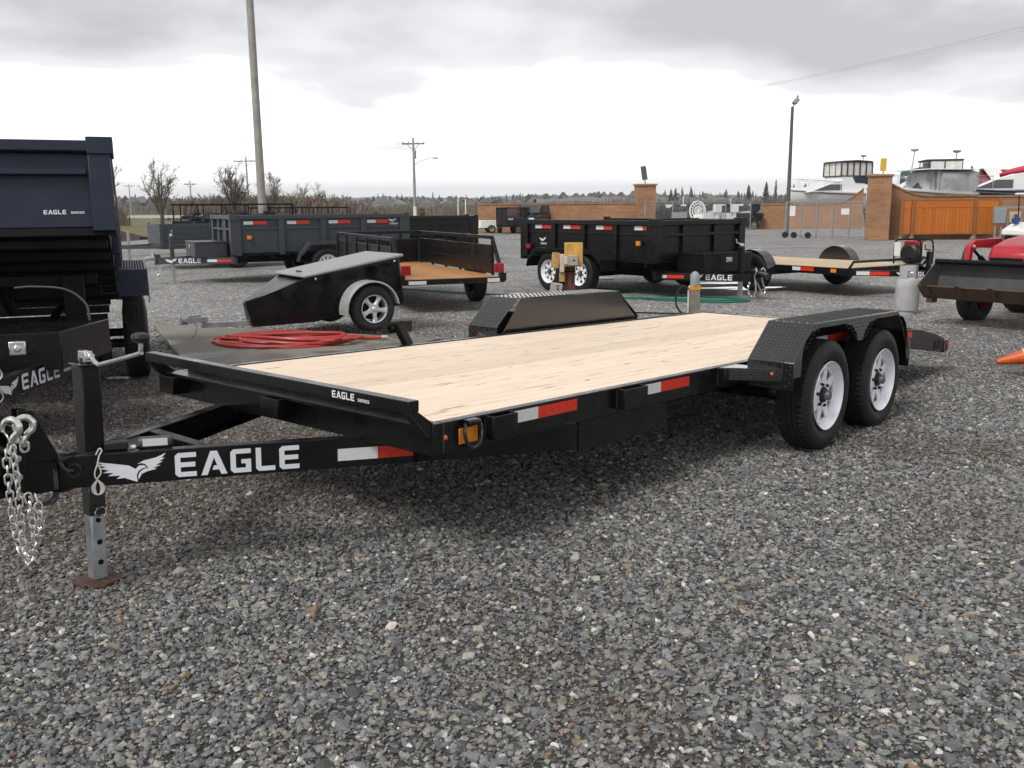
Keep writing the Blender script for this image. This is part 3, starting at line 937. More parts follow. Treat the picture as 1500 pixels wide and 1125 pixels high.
def steel_rim_mesh(name, r, w, m, holes=8, hole_r=(.43, .82), shape='tri', inset=.045):
    mb = MB()
    h = w / 2
    # barrel with rolled lip and a step
    prof = [(r * .93, -h * .95), (r * 1.01, -h * 1.02), (r * 1.02, -h * .97), (r * .985, -h * .94), (r * .965, -h * .80), (r * .93, -h * .72), (r * .90, -h * .62), (r * .86, -h * .45), (r * .84, -h + inset), (r * .82, -h + inset + .03), (r * .80, h * .6), (r * .95, h * .95)]
    mb.lathe(prof[1:], n=48)
    y0 = -h + inset
    ro, rh, ri = r * .85, r * .36, r * .25
    # centre dish
    mb.lathe([(ri, y0 - .004), (rh * .9, y0 - .006), (rh, y0 + .002)], n=holes * 6)
    N = holes
    for k in range(N):
        a0, a1 = 2 * math.pi * k / N, 2 * math.pi * (k + 1) / N
        am, da = (a0 + a1) / 2, (a1 - a0)
        def P(rad, a, dy=0.0):
            return (rad * math.cos(a), y0 + dy, rad * math.sin(a))
        if shape == 'tri':
            hole = [P(r * hole_r[0], am), P(r * hole_r[1], am + da * .34), P(r * hole_r[1], am - da * .34)]
        else:
            hole = [P(r * hole_r[0], am + da * .20), P(r * hole_r[1], am + da * .17), P(r * hole_r[1], am - da * .17), P(r * hole_r[0], am - da * .20)]
        inner = [P(rh, a0, .002), P(rh, am, .002), P(rh, a1, .002)]
        outer = [P(ro, a0), P(ro, a0 + da * .33), P(ro, a0 + da * .67), P(ro, a1)]
        if shape == 'tri':
            vs = inner + outer + hole
            fs = [(0, 1, 7), (1, 2, 7), (2, 6, 8), (2, 8, 7), (6, 5, 8), (5, 4, 9, 8), (4, 3, 9), (3, 0, 9), (0, 7, 9)]
        else:
            vs = inner + outer + hole
            fs = [(0, 1, 10), (1, 7, 10), (1, 2, 7), (2, 6, 8, 7), (6, 5, 8), (5, 4, 9, 8), (4, 3, 9), (3, 0, 10, 9)]
        mb.add(vs, fs)
        # turned-in edge of each opening
        m3 = len(hole)
        back = [(p[0] * .97, p[1] + .012, p[2] * .97) for p in hole]
        mb.add(hole + back, [(i, (i + 1) % m3, (i + 1) % m3 + m3, i + m3) for i in range(m3)])
    return mb.mesh(name, m, 40)

def alloy_rim_mesh(name, r, w, m):
    mb = MB()
    h = w / 2
    mb.lathe([(r * 1.0, -h * 1.02), (r * 1.02, -h * .96), (r * .94, -h * .9), (r * .90, -h * .6), (r * .88, h * .8)], n=48)
    y0 = -h * .8
    for k in range(5):
        a = 2 * math.pi * k / 5 + .3
        c, s = math.cos(a), math.sin(a)
        def P(u, v, y):
            return (u * c - v * s, y, u * s + v * c)
        o = [(r * .2, .24), (r * .55, .15), (r * .92, .23)]
        vs = []
        for u, q in o:
            vs += [P(u, -q * r, y0 + .012), P(u, -q * r * .5, y0 - .012), P(u, q * r * .5, y0 - .012), P(u, q * r, y0 + .012)]
        fs = []
        for i in range(2):
            for j in range(3):
                fs.append((i * 4 + j, i * 4 + j + 1, i * 4 + j + 5, i * 4 + j + 4))
        mb.add(vs, fs)
    mb.lathe([(.001, y0 - .03), (r * .14, y0 - .028), (r * .2, y0 - .01), (r * .34, y0)], n=24)
    for k in range(5):
        a = 2 * math.pi * k / 5 + .93
        mb.lathe([(.001, y0 - .014), (.009, y0 - .014), (.01, y0 + .004)], Matrix.Translation((r * .3 * math.cos(a), 0, r * .3 * math.sin(a))), 8)
    return mb.mesh(name, m, 40)

def hub_meshes(r, w, inset=.045, cap=.075):
    h = w / 2
    y0 = -h + inset
    d = MB()
    d.lathe([(.001, y0 + .07), (r * .8, y0 + .07), (r * .8, y0 + .03), (r * .7, y0 + .022), (.001, y0 + .022)], n=32)
    drum = d.mesh('brake_drum', MAT['dark_frame'])
    c = MB()
    c.lathe([(.001, y0 - .022), (.040, y0 - .022), (.045, y0 - .018), (.050, y0 + .03)], n=28)
    for k in range(6):
        a = 2 * math.pi * k / 6
        c.lathe([(.001, y0 - .018), (.009, y0 - .018), (.011, y0 - .008), (.012, y0 + .004)], Matrix.Translation((r * .335 * math.cos(a), 0, r * .335 * math.sin(a))), 6)
    hub = c.mesh('hub', MAT['black_plastic'])
    e = MB()
    cap *= .42
    e.lathe([(.001, y0 - .022 - cap), (.015, y0 - .022 - cap), (.016, y0 - .020 - cap), (.027, y0 - .020 - cap), (.030, y0 - .015 - cap), (.030, y0 - .021)], n=24)
    capm = e.mesh('hub_cap', MAT['hub_grey'])
    return drum, hub, capm

class WheelKit:
    """one set of shared meshes for a kind of wheel; put() adds a wheel part with its sub-parts to a thing"""
    def __init__(s, tag_, Ro, w, Rr, rim='steel', rubber='rubber', rimmat='white_wheel', chunky=False, cap=.075, inset=.045, holes=8, shape='tri'):
        s.Ro = Ro
        s.tyre = tyre_mesh('tyre', Ro, w, Rr * .97, MAT[rubber], lugs=26 if chunky else 60, groove=.022 if chunky else .008, chunky=chunky)
        s.rim = alloy_rim_mesh('rim', Rr, w, MAT[rimmat]) if rim == 'alloy' else steel_rim_mesh('rim', Rr, w, MAT[rimmat], inset=inset, holes=holes, shape=shape)
        s.extra = hub_meshes(Rr, w, inset, cap)
        if rim == 'alloy':
            s.extra = s.extra[:1]
    def put(s, parent, loc, flip=False, spin=0.0):
        w = empty('wheel', loc, 0, parent)
        w.rotation_euler = (0, spin, math.pi if flip else 0)
        put('tyre', s.tyre, w)
        put('rim', s.rim, w)
        for m in s.extra:
            put(m.name.split('.')[0], m, w)
        return w

# raised lozenges of tread plate on a parallelogram O + u U + v V (U, V full edge vectors)
def lozenges(mb, O, U, V, pitch=.025, L=.025, W=.0085, h=.0042, inset=.01):
    O, U, V = Vector(O), Vector(U), Vector(V)
    N = U.cross(V).normalized()
    lu, lv = U.length, V.length
    u, v = U / lu, V / lv
    nu, nv = int((lu - 2 * inset) / pitch), int((lv - 2 * inset) / pitch)
    for i in range(nu + 1):
        for j in range(nv + 1):
            x = inset + (i + .5) * (lu - 2 * inset) / (nu + 1)
            y = inset + (j + .5) * (lv - 2 * inset) / (nv + 1)
            a = math.pi / 4 if (i + j) % 2 == 0 else -math.pi / 4
            d = u * math.cos(a) + v * math.sin(a)
            e = N.cross(d)
            c = O + u * x + v * y
            mb.add([c + d * L / 2, c + e * W / 2, c - d * L / 2, c - e * W / 2, c + d * L * .2 + N * h, c - d * L * .2 + N * h],
                   [(0, 1, 4), (1, 2, 5, 4), (2, 3, 5), (3, 0, 4, 5)])

def tape(parent, O, U, V, w_white, w_red, h, off=.0025, name='reflector_tape'):
    """white and red conspicuity tape as one flat part"""
    mb = MB()
    mb.mat = 0
    mb.poly([[(0, 0), (w_white, 0), (w_white, h), (0, h)]], O, U, V, off=off)
    mb.mat = 1
    mb.poly([[(w_white, 0), (w_white + w_red, 0), (w_white + w_red, h), (w_white, h)]], O, U, V, off=off)
    return mb.build(name, [MAT['tape_white'], MAT['tape_red']], parent)

def print_on(parent, name, polys, O, U, V, off=.0025, m='decal_white'):
    mb = MB()
    mb.poly(polys, O, U, V, off=off)
    return mb.build(name, MAT[m], parent)

def copy_tree(o, parent=None):
    c = o.copy()
    COL.objects.link(c)
    if parent is not None:
        c.parent = parent
    for ch in list(o.children):
        copy_tree(ch, c)
    return c

def stadium(length, width, r, n=8):
    """the centre line of a chain link lying in XZ"""
    pts = []
    hl = (length - width) / 2
    for i in range(n + 1):
        a = math.pi * i / n
        pts.append((width / 2 * math.cos(a), 0, hl + width / 2 * math.sin(a)))
    for i in range(n + 1):
        a = math.pi + math.pi * i / n
        pts.append((width / 2 * math.cos(a), 0, -hl + width / 2 * math.sin(a)))
    return pts
def link_mesh(length=.034, width=.019, r=.0030):
    mb = MB()
    mb.tube(stadium(length, width, r), r, 6, closed=True)
    return mb.mesh('chain_link', MAT['zinc_chain'])

def resample(pts, step):
    pts = [Vector(p) for p in pts]
    out = [pts[0].copy()]
    acc = 0.0
    for a, b in zip(pts, pts[1:]):
        L = (b - a).length
        t = step - acc
        while t <= L:
            out.append(a + (b - a) * (t / L))
            t += step
        acc = L - (t - step)
    return out
def curve(pts, n=8):
    """Catmull-Rom through the points"""
    P = [Vector(p) for p in pts]
    P = [P[0] * 2 - P[1]] + P + [P[-1] * 2 - P[-2]]
    out = []
    for i in range(1, len(P) - 2):
        for k in range(n):
            t = k / n
            a, b, c, d = P[i - 1], P[i], P[i + 1], P[i + 2]
            out.append(0.5 * ((2 * b) + (c - a) * t + (2 * a - 5 * b + 4 * c - d) * t * t + (3 * b - a - 3 * c + d) * t ** 3))
    out.append(P[-2].copy())
    return out
def chain(parent, name, pts, mesh, pitch=.026):
    """a chain part whose links are sub-parts sharing one mesh"""
    c = empty(name, (0, 0, 0), 0, parent)
    q = resample(pts, pitch)
    for i in range(len(q) - 1):
        a, b = q[i], q[i + 1]
        d = (b - a).normalized()
        o = put('chain_link', mesh, c, 0)
        rot = d.to_track_quat('Z', 'Y').to_matrix().to_4x4() @ Matrix.Rotation((math.pi / 2 if i % 2 else 0) + .35, 4, 'Z')
        o.matrix_local = Matrix.Translation((a + b) / 2) @ rot
    return c
def hook_mesh(s=1.0):
    mb = MB()
    pts = [(0, 0, 0), (0, 0, .02), (.012, 0, .045), (.030, 0, .062), (.030, 0, .088), (.010, 0, .104), (-.014, 0, .098), (-.026, 0, .078), (-.026, 0, .060)]
    pts = [(x * s, y, z * s) for x, y, z in curve(pts, 4)]
    n = len(pts)
    mb.tube(pts, [s * (.007 + .006 * math.sin(math.pi * min(1, i / n * 1.1))) for i in range(n)], 8)
    mb.tube(stadium(.036 * s, .026 * s, .006, 6), .006 * s, 6, closed=True)
    mb.tube([(-.026 * s, 0, .066 * s), (-.004 * s, 0, .03 * s)], .003 * s, 6)
    return mb.mesh('safety_hook', MAT['zinc_chain'])
# ------------------------------------------------------------------ the flatbed trailer in front
KIT15 = WheelKit('trailer', .3415, .205, .208)
LINK = link_mesh()
HOOK = hook_mesh(1.0)
flat = thing('flatbed_trailer', 'long black flatbed trailer with new bare wood plank deck and white wheels', 'trailer')
_c, _s = math.cos(TDL), math.sin(TDL)
_e = Vector((math.sin(TPSI), math.cos(TPSI), 0))
_n = Vector((-math.cos(TPSI), math.sin(TPSI), 0))
_X = Vector((_e.x * _c, _e.y * _c, -_s))
_Z = Vector((_e.x * _s, _e.y * _s, _c))
FM = Matrix(((_X.x, _n.x, _Z.x, TX), (_X.y, _n.y, _Z.y, TY), (_X.z, _n.z, _Z.z, 0), (0, 0, 0, 1)))
flat.location = FM.to_translation()
flat.rotation_euler = FM.to_euler()
SH = Matrix.Translation((-TXM, 0, 0))                     # part coordinates count from the deck's front edge
def FB():
    return MB(SH)
def fl(px, py, y):
    """photo pixel at world depth y -> trailer coordinates (deck-front based)"""
    q = FM.inverted() @ far(px, py, y)
    return Vector((q.x + TXM, q.y, q.z))
DZ, RB, DW, DL = .550, .418, 2.0255, 5.53
BP = MAT['black_paint']
# side rails with a kicked-down beaver tail
for y0, y1 in ((0.0, .05), (DW - .05, DW)):
    m = FB()
    m.prism([(.052, RB), (4.9, RB), (5.2, .372), (5.55, .374), (6.31, .276), (6.375, .382), (6.08, .452), (5.68, .522), (5.27, .553), (.052, DZ)], 'y', y0, y1)
    m.build('side_rail', BP, flat, .004)
# front cross channel, with top flange
m = FB()
m.box(-.004, .05, 0.0, DW, RB, DZ)
m.box(-.062, -.003, .03, DW + .045, DZ - .012, DZ + .003)
m.build('front_rail', BP, flat, .003)
m = FB()
for y in (1.93, 1.0):
    m.box(-.095, -.088, y - .07, y + .07, DZ - .10, DZ - .008)
    m.box(-.088, -.006, y - .07, y - .063, DZ - .10, DZ - .008)
    m.box(-.088, -.006, y + .063, y + .07, DZ - .10, DZ - .008)
m.build_each('front_stake_pocket', BP, flat, .002)
m = FB()
m.box(.0525, .0595, .20, DW - .06, .5455, .602)
m.build('deck_stop', BP, flat, .002)
# bumper rail standing proud of the deck front, on two sloping end plates
m = FB()
m.box(-.137, -.079, 0.0, DW + .03, .613, .660)
bump = m.build('bulkhead_rail', BP, flat, .003)
m = FB()
for y in (.006, DW - .02):
    m.prism([(-.137, .612), (-.079, .612), (.03, .535), (.03, .455), (-.03, .50), (-.12, .575)], 'y', y, y + .012)
m.build_each('bulkhead_bracket', BP, flat, .002)
tp, tw = text_polys('EAGLE', .030)
sp_, sw = text_polys('SERIES', .013, gap=.2)
print_on(bump, 'brand_lettering', tp, SH @ Vector((-.137, .47, .621)), (0, -1, 0), (0, 0, 1))
print_on(bump, 'series_lettering', sp_, SH @ Vector((-.137, .47 - tw - .022, .623)), (0, -1, 0), (0, 0, 1))
# deck planks
rng = random.Random(4)
npl = 9
pw = (DW - .104) / npl
pm = MB()
pm.box(0, 5.42, 0, pw - .0055, 0, .038)
plank_me = pm.mesh('plank', MAT['deck_wood'])
for i in range(npl):
    o = put('plank', plank_me, flat, .004)
    o.location = (.055 + rng.uniform(0, .004) - TXM, .052 + pw * i + .0015, .507 + rng.uniform(-.0012, .0014))
m = FB()
m.box(5.49, 5.53, .052, DW - .052, .46, .549)
m.prism([(5.532, .548), (6.33, .392), (6.33, .38), (5.532, .535)], 'y', .052, DW - .052)
m.box(6.28, 6.32, .052, DW - .052, .28, .378)
m.build('tail_deck', MAT['black_plate'], flat, .003)
m = FB()
for i in range(10):
    x = .35 + i * .56
    m.box(x, x + .05, .052, DW - .052, RB + .004, .503)
m.build_each('crossmember', MAT['dark_frame'], flat)
# wrapped tongue: two channels that run under the deck and meet at the nose
TA, TB_ = Vector((.98, -.0, 0)), Vector((-1.15, 1.0, 0))
tA, tB = Vector((.90, -.03, 0)), Vector((-1.17, 1.07, 0))
tD = (tB - tA).normalized()
tN = Vector((tD.y, -tD.x, 0))            # towards inside
if tN.x < 0: tN = -tN
TZ0, TZ1 = .300, .430
def tongue_beam(mirror):
    m = FB()
    a, b = tA.copy(), tA + tD * 2.26
    fl_, th = .055, .008
    def Q(p, w, z):
        q = p + tN * w
        y = DW - q.y if mirror else q.y
        return (q.x, y, z)
    for (w0, w1, z0, z1) in ((0, th, TZ0, TZ1), (th, fl_, TZ1 - th, TZ1), (th, fl_, TZ0, TZ0 + th)):
        vs = [Q(a, w0, z0), Q(b, w0, z0), Q(b, w1, z0), Q(a, w1, z0), Q(a, w0, z1), Q(b, w0, z1), Q(b, w1, z1), Q(a, w1, z1)]
        m.add(vs, [(0, 3, 2, 1), (4, 5, 6, 7), (0, 1, 5, 4), (1, 2, 6, 5), (2, 3, 7, 6), (3, 0, 4, 7)])
    return m.build('tongue_beam', BP, flat, .0025, recalc=True)
tb1 = tongue_beam(False)
tb2 = tongue_beam(True)
def on_beam(s, z):
    q = tA + tD * s
    return SH @ Vector((q.x, q.y, z))
UB = -tD
tp, tw = text_polys('EAGLE', .100, gap=.13, wide=.515 / .499)
print_on(tb1, 'brand_lettering', [p for p in tp], on_beam(1.786, .314), UB, (0, 0, 1))
print_on(tb1, 'eagle_emblem', emblem_polys(.262), on_beam(2.080, .307), UB, (0, 0, 1))
tape(tb1, on_beam(1.125, .331), UB, (0, 0, 1), .174, .32, .053)
m = FB()
m.box(-.57, -.515, .80, DW - .80, TZ0 + .02, TZ1 - .002)
m.box(-.86, -.80, .95, DW - .95, TZ0 + .02, TZ1 - .002)
m.build_each('tongue_crosspiece', BP, flat, .003)
# gusset plates where the tongue meets the frame, and long under-frame
m = FB()
m.box(1.0, 1.79, .032, .044, .262, .404)
m.box(1.0, 1.79, .044, .10, .396, .404)
m.box(1.0, 1.79, DW - .044, DW - .032, .262, .404)
m.build_each('gusset_plate', BP, flat, .002)
m = FB()
for y in (.30, DW - .36):
    m.box(.2, 5.4, y, y + .06, TZ0 + .01, RB)
m.build_each('under_frame', MAT['dark_frame'], flat)
# nose: adjustable coupler channel with bolts and a gusset
m = FB()
m.box(-1.203, -1.07, .985, 1.04, TZ0 + .004, TZ1 - .003)
m.box(-1.262, -1.204, .93, .938, .285, .575)
m.box(-1.262, -1.204, 1.087, 1.095, .285, .575)
m.box(-1.212, -1.204, .938, 1.087, .285, .575)
m.build('coupler_channel', BP, flat, .003)
m = FB()
m.prism([(-1.203, TZ1), (-1.06, TZ1), (-1.15, .632), (-1.203, .640)], 'y', .975, .985)
m.prism([(-1.203, TZ1), (-1.06, TZ1), (-1.15, .632), (-1.203, .640)], 'y', 1.04, 1.05)
m.build_each('nose_gusset', BP, flat, .002)
m = FB()
for z in (.33, .40, .47, .54):
    m.tube([(-1.235, .92, z), (-1.235, .93, z)], .014, 6)
m.build_each('coupler_bolt', MAT['zinc_chain'], flat)
m = FB()
m.tube([(-1.55, 1.012, .50), (-1.40, 1.012, .50), (-1.262, 1.012, .46)], [.035, .04, .05], 12)
m.box(-1.50, -1.262, .975, 1.05, .40, .47)
m.build('ball_coupler', BP, flat, .003)
# chains, one hook hanging at the nose
hk = put('safety_hook', HOOK, flat)
hk.location = SH @ Vector((-1.215, .905, .515)); hk.rotation_euler = (0, 0, -.35); hk.scale = (1.05, 1.05, 1.05)
hk = put('safety_hook', HOOK, flat)
hk.location = SH @ Vector((-1.262, .90, .515)); hk.rotation_euler = (0, 0, -.9); hk.scale = (1.05, 1.05, 1.05)
YC = 2.72
def cp(*pts):
    return [SH @ fl(px, py, YC - .001 * i) for i, (px, py) in enumerate(pts)]
chain(flat, 'safety_chain', curve(cp((18, 655), (26, 708), (29, 745), (33, 788), (43, 828), (52, 800), (60, 768), (55, 735), (47, 715)), 6), LINK)
YC = 2.80
chain(flat, 'safety_chain', curve(cp((8, 660), (14, 720), (20, 770), (30, 806), (45, 818), (49, 788), (46, 752), (40, 722)), 6), LINK)
# jack: post, crank, gear head, drop leg, foot
jx, jy = -.918, 1.025
m = FB()
m.box(jx - .038, jx + .038, jy - .045, jy + .045, TZ0 - .005, .778)
m.build('jack_post', BP, flat, .006)
m = FB()
m.box(jx - .046, jx + .046, jy - .052, jy + .052, .778, .788)
m.tube([(jx, jy, .788), (jx, jy, .81)], .022, 12)
m.build('jack_cap', MAT['black_plate'], flat, .003)
m = FB()
m.box(jx - .016, jx + .016, jy - .035, jy + .03, .79, .835)
m.tube([(jx, jy - .03, .815), (jx, jy - .06, .815)], .014, 10)
m.build('gear_head', MAT['zinc_chain'], flat, .004)
m = FB()
m.tube(curve([(jx, jy + .0, .828), (jx, jy - .03, .826), (jx, jy - .10, .792), (jx, jy - .16, .800), (jx, jy - .43, .862), (jx, jy - .452, .874), (jx, jy - .456, .905)], 5), .0085, 10)
m.build('crank_handle', MAT['galvanized'], flat)
m = FB()
k_ = SH.inverted() @ (SH @ Vector((jx, jy - .457, .905)))
prof = [(.001, 0), (.016, 0), (.030, .008), (.034, .02), (.030, .032), (.016, .037), (.001, .038)]
m.lathe(prof, Matrix.Translation(k_) @ Matrix.Rotation(math.pi / 2, 4, 'X'), 18)
m.build('crank_knob', MAT['black_plastic'], flat)
m = FB()
m.box(jx - .033, jx + .033, jy - .033, jy + .033, .168, TZ0 - .004)
m.build('jack_sleeve', MAT['rust'], flat, .004).data.materials[0] = MAT['black_plate']
m = FB()
leg = m.box(jx - .030, jx + .030, jy - .030, jy + .030, -.104, .206).build('jack_leg', MAT['galvanized'], flat, .006)
m = FB()
for z in (.148, .055, -.03):
    m.lathe([(.001, 0), (.0115, 0), (.0115, .012)], Matrix.Translation((jx, jy - .0312, z)), 14)
m.build_each('pin_hole', MAT['dark_frame'], leg)
m = FB()
m.tube([(jx, jy - .06, .165), (jx, jy + .05, .165)], .007, 8)
m.tube([(jx + .022 * math.cos(a * .5236), jy - .055, .185 + .022 * math.sin(a * .5236)) for a in range(12)], .0022, 6, closed=True)
m.build('lock_pin', MAT['zinc_chain'], flat)
m = FB()
pts = []
for i in range(24):
    a = 2 * math.pi * i / 24
    q = .084 / max(abs(math.cos(a)), abs(math.sin(a)))
    q = min(q, .104) * (1 + .03 * math.sin(5 * a))
    pts.append((q * math.cos(a + .3), q * math.sin(a + .3)))
for i in range(24):
    pass
top = [(jx + x, jy + y, -.106 + .004 * math.sin(3 * i)) for i, (x, y) in enumerate(pts)]
m.add(top + [(x, y, z - .01) for x, y, z in top] + [(jx, jy, -.103), (jx, jy, -.113)], [(i, (i + 1) % 24, 48) for i in range(24)] + [((i + 1) % 24 + 24, i + 24, 49) for i in range(24)] + [(i + 24, (i + 1) % 24 + 24, (i + 1) % 24, i) for i in range(24)])
m.build('jack_foot', MAT['rust'], flat, .002)
# wiring: a grommet in the channel with looms hung over it
q = tA + tD * 2.16
gq = Vector((q.x, q.y, .372)) - tN * .002
m = FB()
ring = [gq + (-tD) * (.026 * math.cos(a)) + Vector((0, 0, .026 * math.sin(a))) for a in [2 * math.pi * i / 20 for i in range(20)]]
m.tube(ring, .006, 8, closed=True)
m.build('grommet', MAT['black_plastic'], flat)
def nb(s, z, out=.012):
    q = tA + tD * s - tN * out
    return (q.x, q.y, z)
m = FB()
for k in range(3):
    d = .012 * k
    m.tube(curve([nb(2.165, .372, .0), nb(2.19, .385, .02), nb(2.215, .43 + d, .03), nb(2.25 + d, .475 + d, .01), nb(2.30, .492 + d, -.03), nb(2.34, .47, -.05)], 6), .0055, 7)
m.tube(curve([nb(2.25, .472, .0), nb(2.228, .44, .02), nb(2.222, .38, .025), nb(2.222, .30, .025), nb(2.235, .255, .0), nb(2.28, .238, -.02), nb(2.33, .25, -.03), nb(2.36, .30, -.05)], 6), .006, 7)
m.tube(curve([nb(2.262, .472, .0), nb(2.236, .44, .02), nb(2.229, .38, .03), nb(2.229, .31, .03), nb(2.245, .265, .0), nb(2.29, .246, -.02), nb(2.34, .262, -.03)], 6), .006, 7)
m.build('wiring_loom', MAT['cable_grey'], flat)
m = FB()
m.tube(curve([nb(2.078, .43, .006), nb(2.064, .455, .01), nb(2.055, .447, .012), nb(2.066, .425, .012), nb(2.073, .395, .014), nb(2.085, .36, .014), nb(2.080, .335, .014), nb(2.062, .36, .014), nb(2.072, .395, .014)], 6), .0028, 6)
for k in range(4):
    w = .022 - .004 * k
    m.tube(curve([nb(2.076, .332, .016), nb(2.076 + w, .305, .016), nb(2.076 + w * .8, .280, .018), nb(2.076, .272, .02), nb(2.076 - w * .8, .280, .018), nb(2.076 - w, .305, .016), nb(2.076, .332, .016)], 5), .0026, 6)
m.build('breakaway_cord', MAT['cord_white'], flat)
# document tube and battery pack lying in the A-frame, stickers inside the far channel
def inside(s, w, z):
    q = tA + tD * s + tN * w
    return (q.x, q.y, z)
m = FB()
m.bar(inside(1.925, .075, .452), inside(1.79, .075, .452), .05, .042)
bt = m.build('document_tube', MAT['cable_grey'], flat, .014)
m = FB()
m.bar(inside(1.905, .0478, .455), inside(1.81, .0478, .455), .003, .03)
m.build('sticker', MAT['label_white'], bt)
m = FB()
m.bar(inside(2.05, .07, .448), inside(1.96, .07, .448), .055, .034)
m.build('breakaway_switch', MAT['black_plastic'], flat, .006)
m = FB()
m.bar(inside(1.955, .07, .436), inside(1.93, .07, .436), .03, .012)
m.build('cable_clip', MAT['label_white'], flat, .004)
m = FB()
def farin(s, z):
    q = tA + tD * s + tN * .0105
    return Vector((q.x, DW - q.y, z))
m.mat = 0
for s0, s1, z0, z1 in ((1.90, 1.84, .365, .418), (1.83, 1.70, .36, .422)):
    m.quad(farin(s0, z0), farin(s1, z0), farin(s1, z1), farin(s0, z1))
m.mat = 1
m.quad(farin(1.80, .412) , farin(1.74, .412), farin(1.74, .4185), farin(1.80, .4185))
m.build('sticker', [MAT['label_white'], MAT['label_green']], tb2)
# stake pockets along the near rail (open-topped)
for side in (0, 1):
    m = FB()
    for x0, x1 in ((.300, .455), (1.262, 1.465), (2.262, 2.47)):
        for (a, b, c, d) in ((x0, x1, -.052, -.046), (x0, x0 + .007, -.046, -.001), (x1 - .007, x1, -.046, -.001)):
            if side:
                c, d = DW - d, DW - c
            m.box(a, b, c, d, .442, .545)
    m.build_each('stake_pocket', BP, flat, .0025)
# welds, D-ring with amber reflector, marker lights, tapes
O_ = SH @ Vector((0, 0, 0))
m = FB()
m.box(.140, .252, -.006, -.001, .445, .512)
m.build('side_reflector', MAT['amber'], flat, .003)
m = FB()
m.tube(curve([(.158, -.022, .535), (.150, -.028, .50), (.160, -.032, .455), (.198, -.034, .428), (.240, -.032, .452), (.250, -.028, .50), (.242, -.022, .535)], 5), .0085, 10)
dr = m.build('tie_down_ring', MAT['black_plate'], flat)
m = FB()
m.prism([(-.001, .548), (-.040, .548), (-.046, .538), (-.040, .525), (-.001, .510)], 'x', .165, .235)
m.build('ring_bracket', BP, flat, .004)
def small_light(x, y, z, ny=-1, par=None, mt='amber_small', r=.012):
    m = FB()
    M = Matrix.Translation((x, y, z))
    if ny > 0:
        M = M @ Matrix.Rotation(math.pi, 4, 'Z')
    m.lathe([(.001, -.012), (r * .6, -.011), (r, -.005), (r * 1.05, .0)], M, 14)
    return m.build('marker_light', MAT[mt], par or flat)
small_light(.062, 0, .487)
small_light(.062, DW, .487, 1)
tape(flat, SH @ Vector((.459, 0, .483)), (1, 0, 0), (0, 0, 1), .19, .287, .055)
tape(flat, SH @ Vector((1.472, 0, .481)), (1, 0, 0), (0, 0, 1), .19, .287, .055)
tape(flat, SH @ Vector((3.40, -.081, .588)), (1, 0, 0), (0, 0, 1), .17, .33, .056)
tape(flat, SH @ Vector((5.02, 0, .47)), (1, 0, 0), (0, 0, 1), .16, .27, .055)
m = FB()
m.box(6.03, 6.19, -.004, .0, .32, .40)
m.build('tail_recess', MAT['dark_frame'], flat, .003)
for y in (.0, DW - .13):
    m = FB()
    m.prism([(6.28, .275), (6.40, .275), (6.40, .39), (6.30, .385)], 'y', y - .012, y + .15)
    lb = m.build('tail_light_box', MAT['black_plate'], flat, .004)
    m = FB()
    m.box(6.335, 6.385, y - .019, y - .0125, .295, .365)
    m.box(6.401, 6.41, y + .01, y + .12, .29, .37)
    m.build('tail_light', MAT['red_lens'], lb, .004)
m = FB()
m.box(5.24, 5.30, -.012, .0, .30, .40)
m.build('ramp_latch', BP, flat, .003)
# axles and wheels
XA = (2.9828, 2.9828 + .8791)
m = FB()
for x in XA:
    m.tube([(x, -.17, .31), (x, DW + .17, .31)], .038, 12)
    for y in (.09, DW - .09):
        m.tube(curve([(x - .35, y, .36), (x, y, .345), (x + .35, y, .36)], 4), .022, 6)
m.build_each('axle', MAT['dark_frame'], flat)
for k, x in enumerate(XA):
    w = KIT15.put(flat, SH @ Vector((x, -.266, .3415)), False, .2 + .9 * k)
    w = KIT15.put(flat, SH @ Vector((x, DW + .266, .3415)), True, .5 + k)
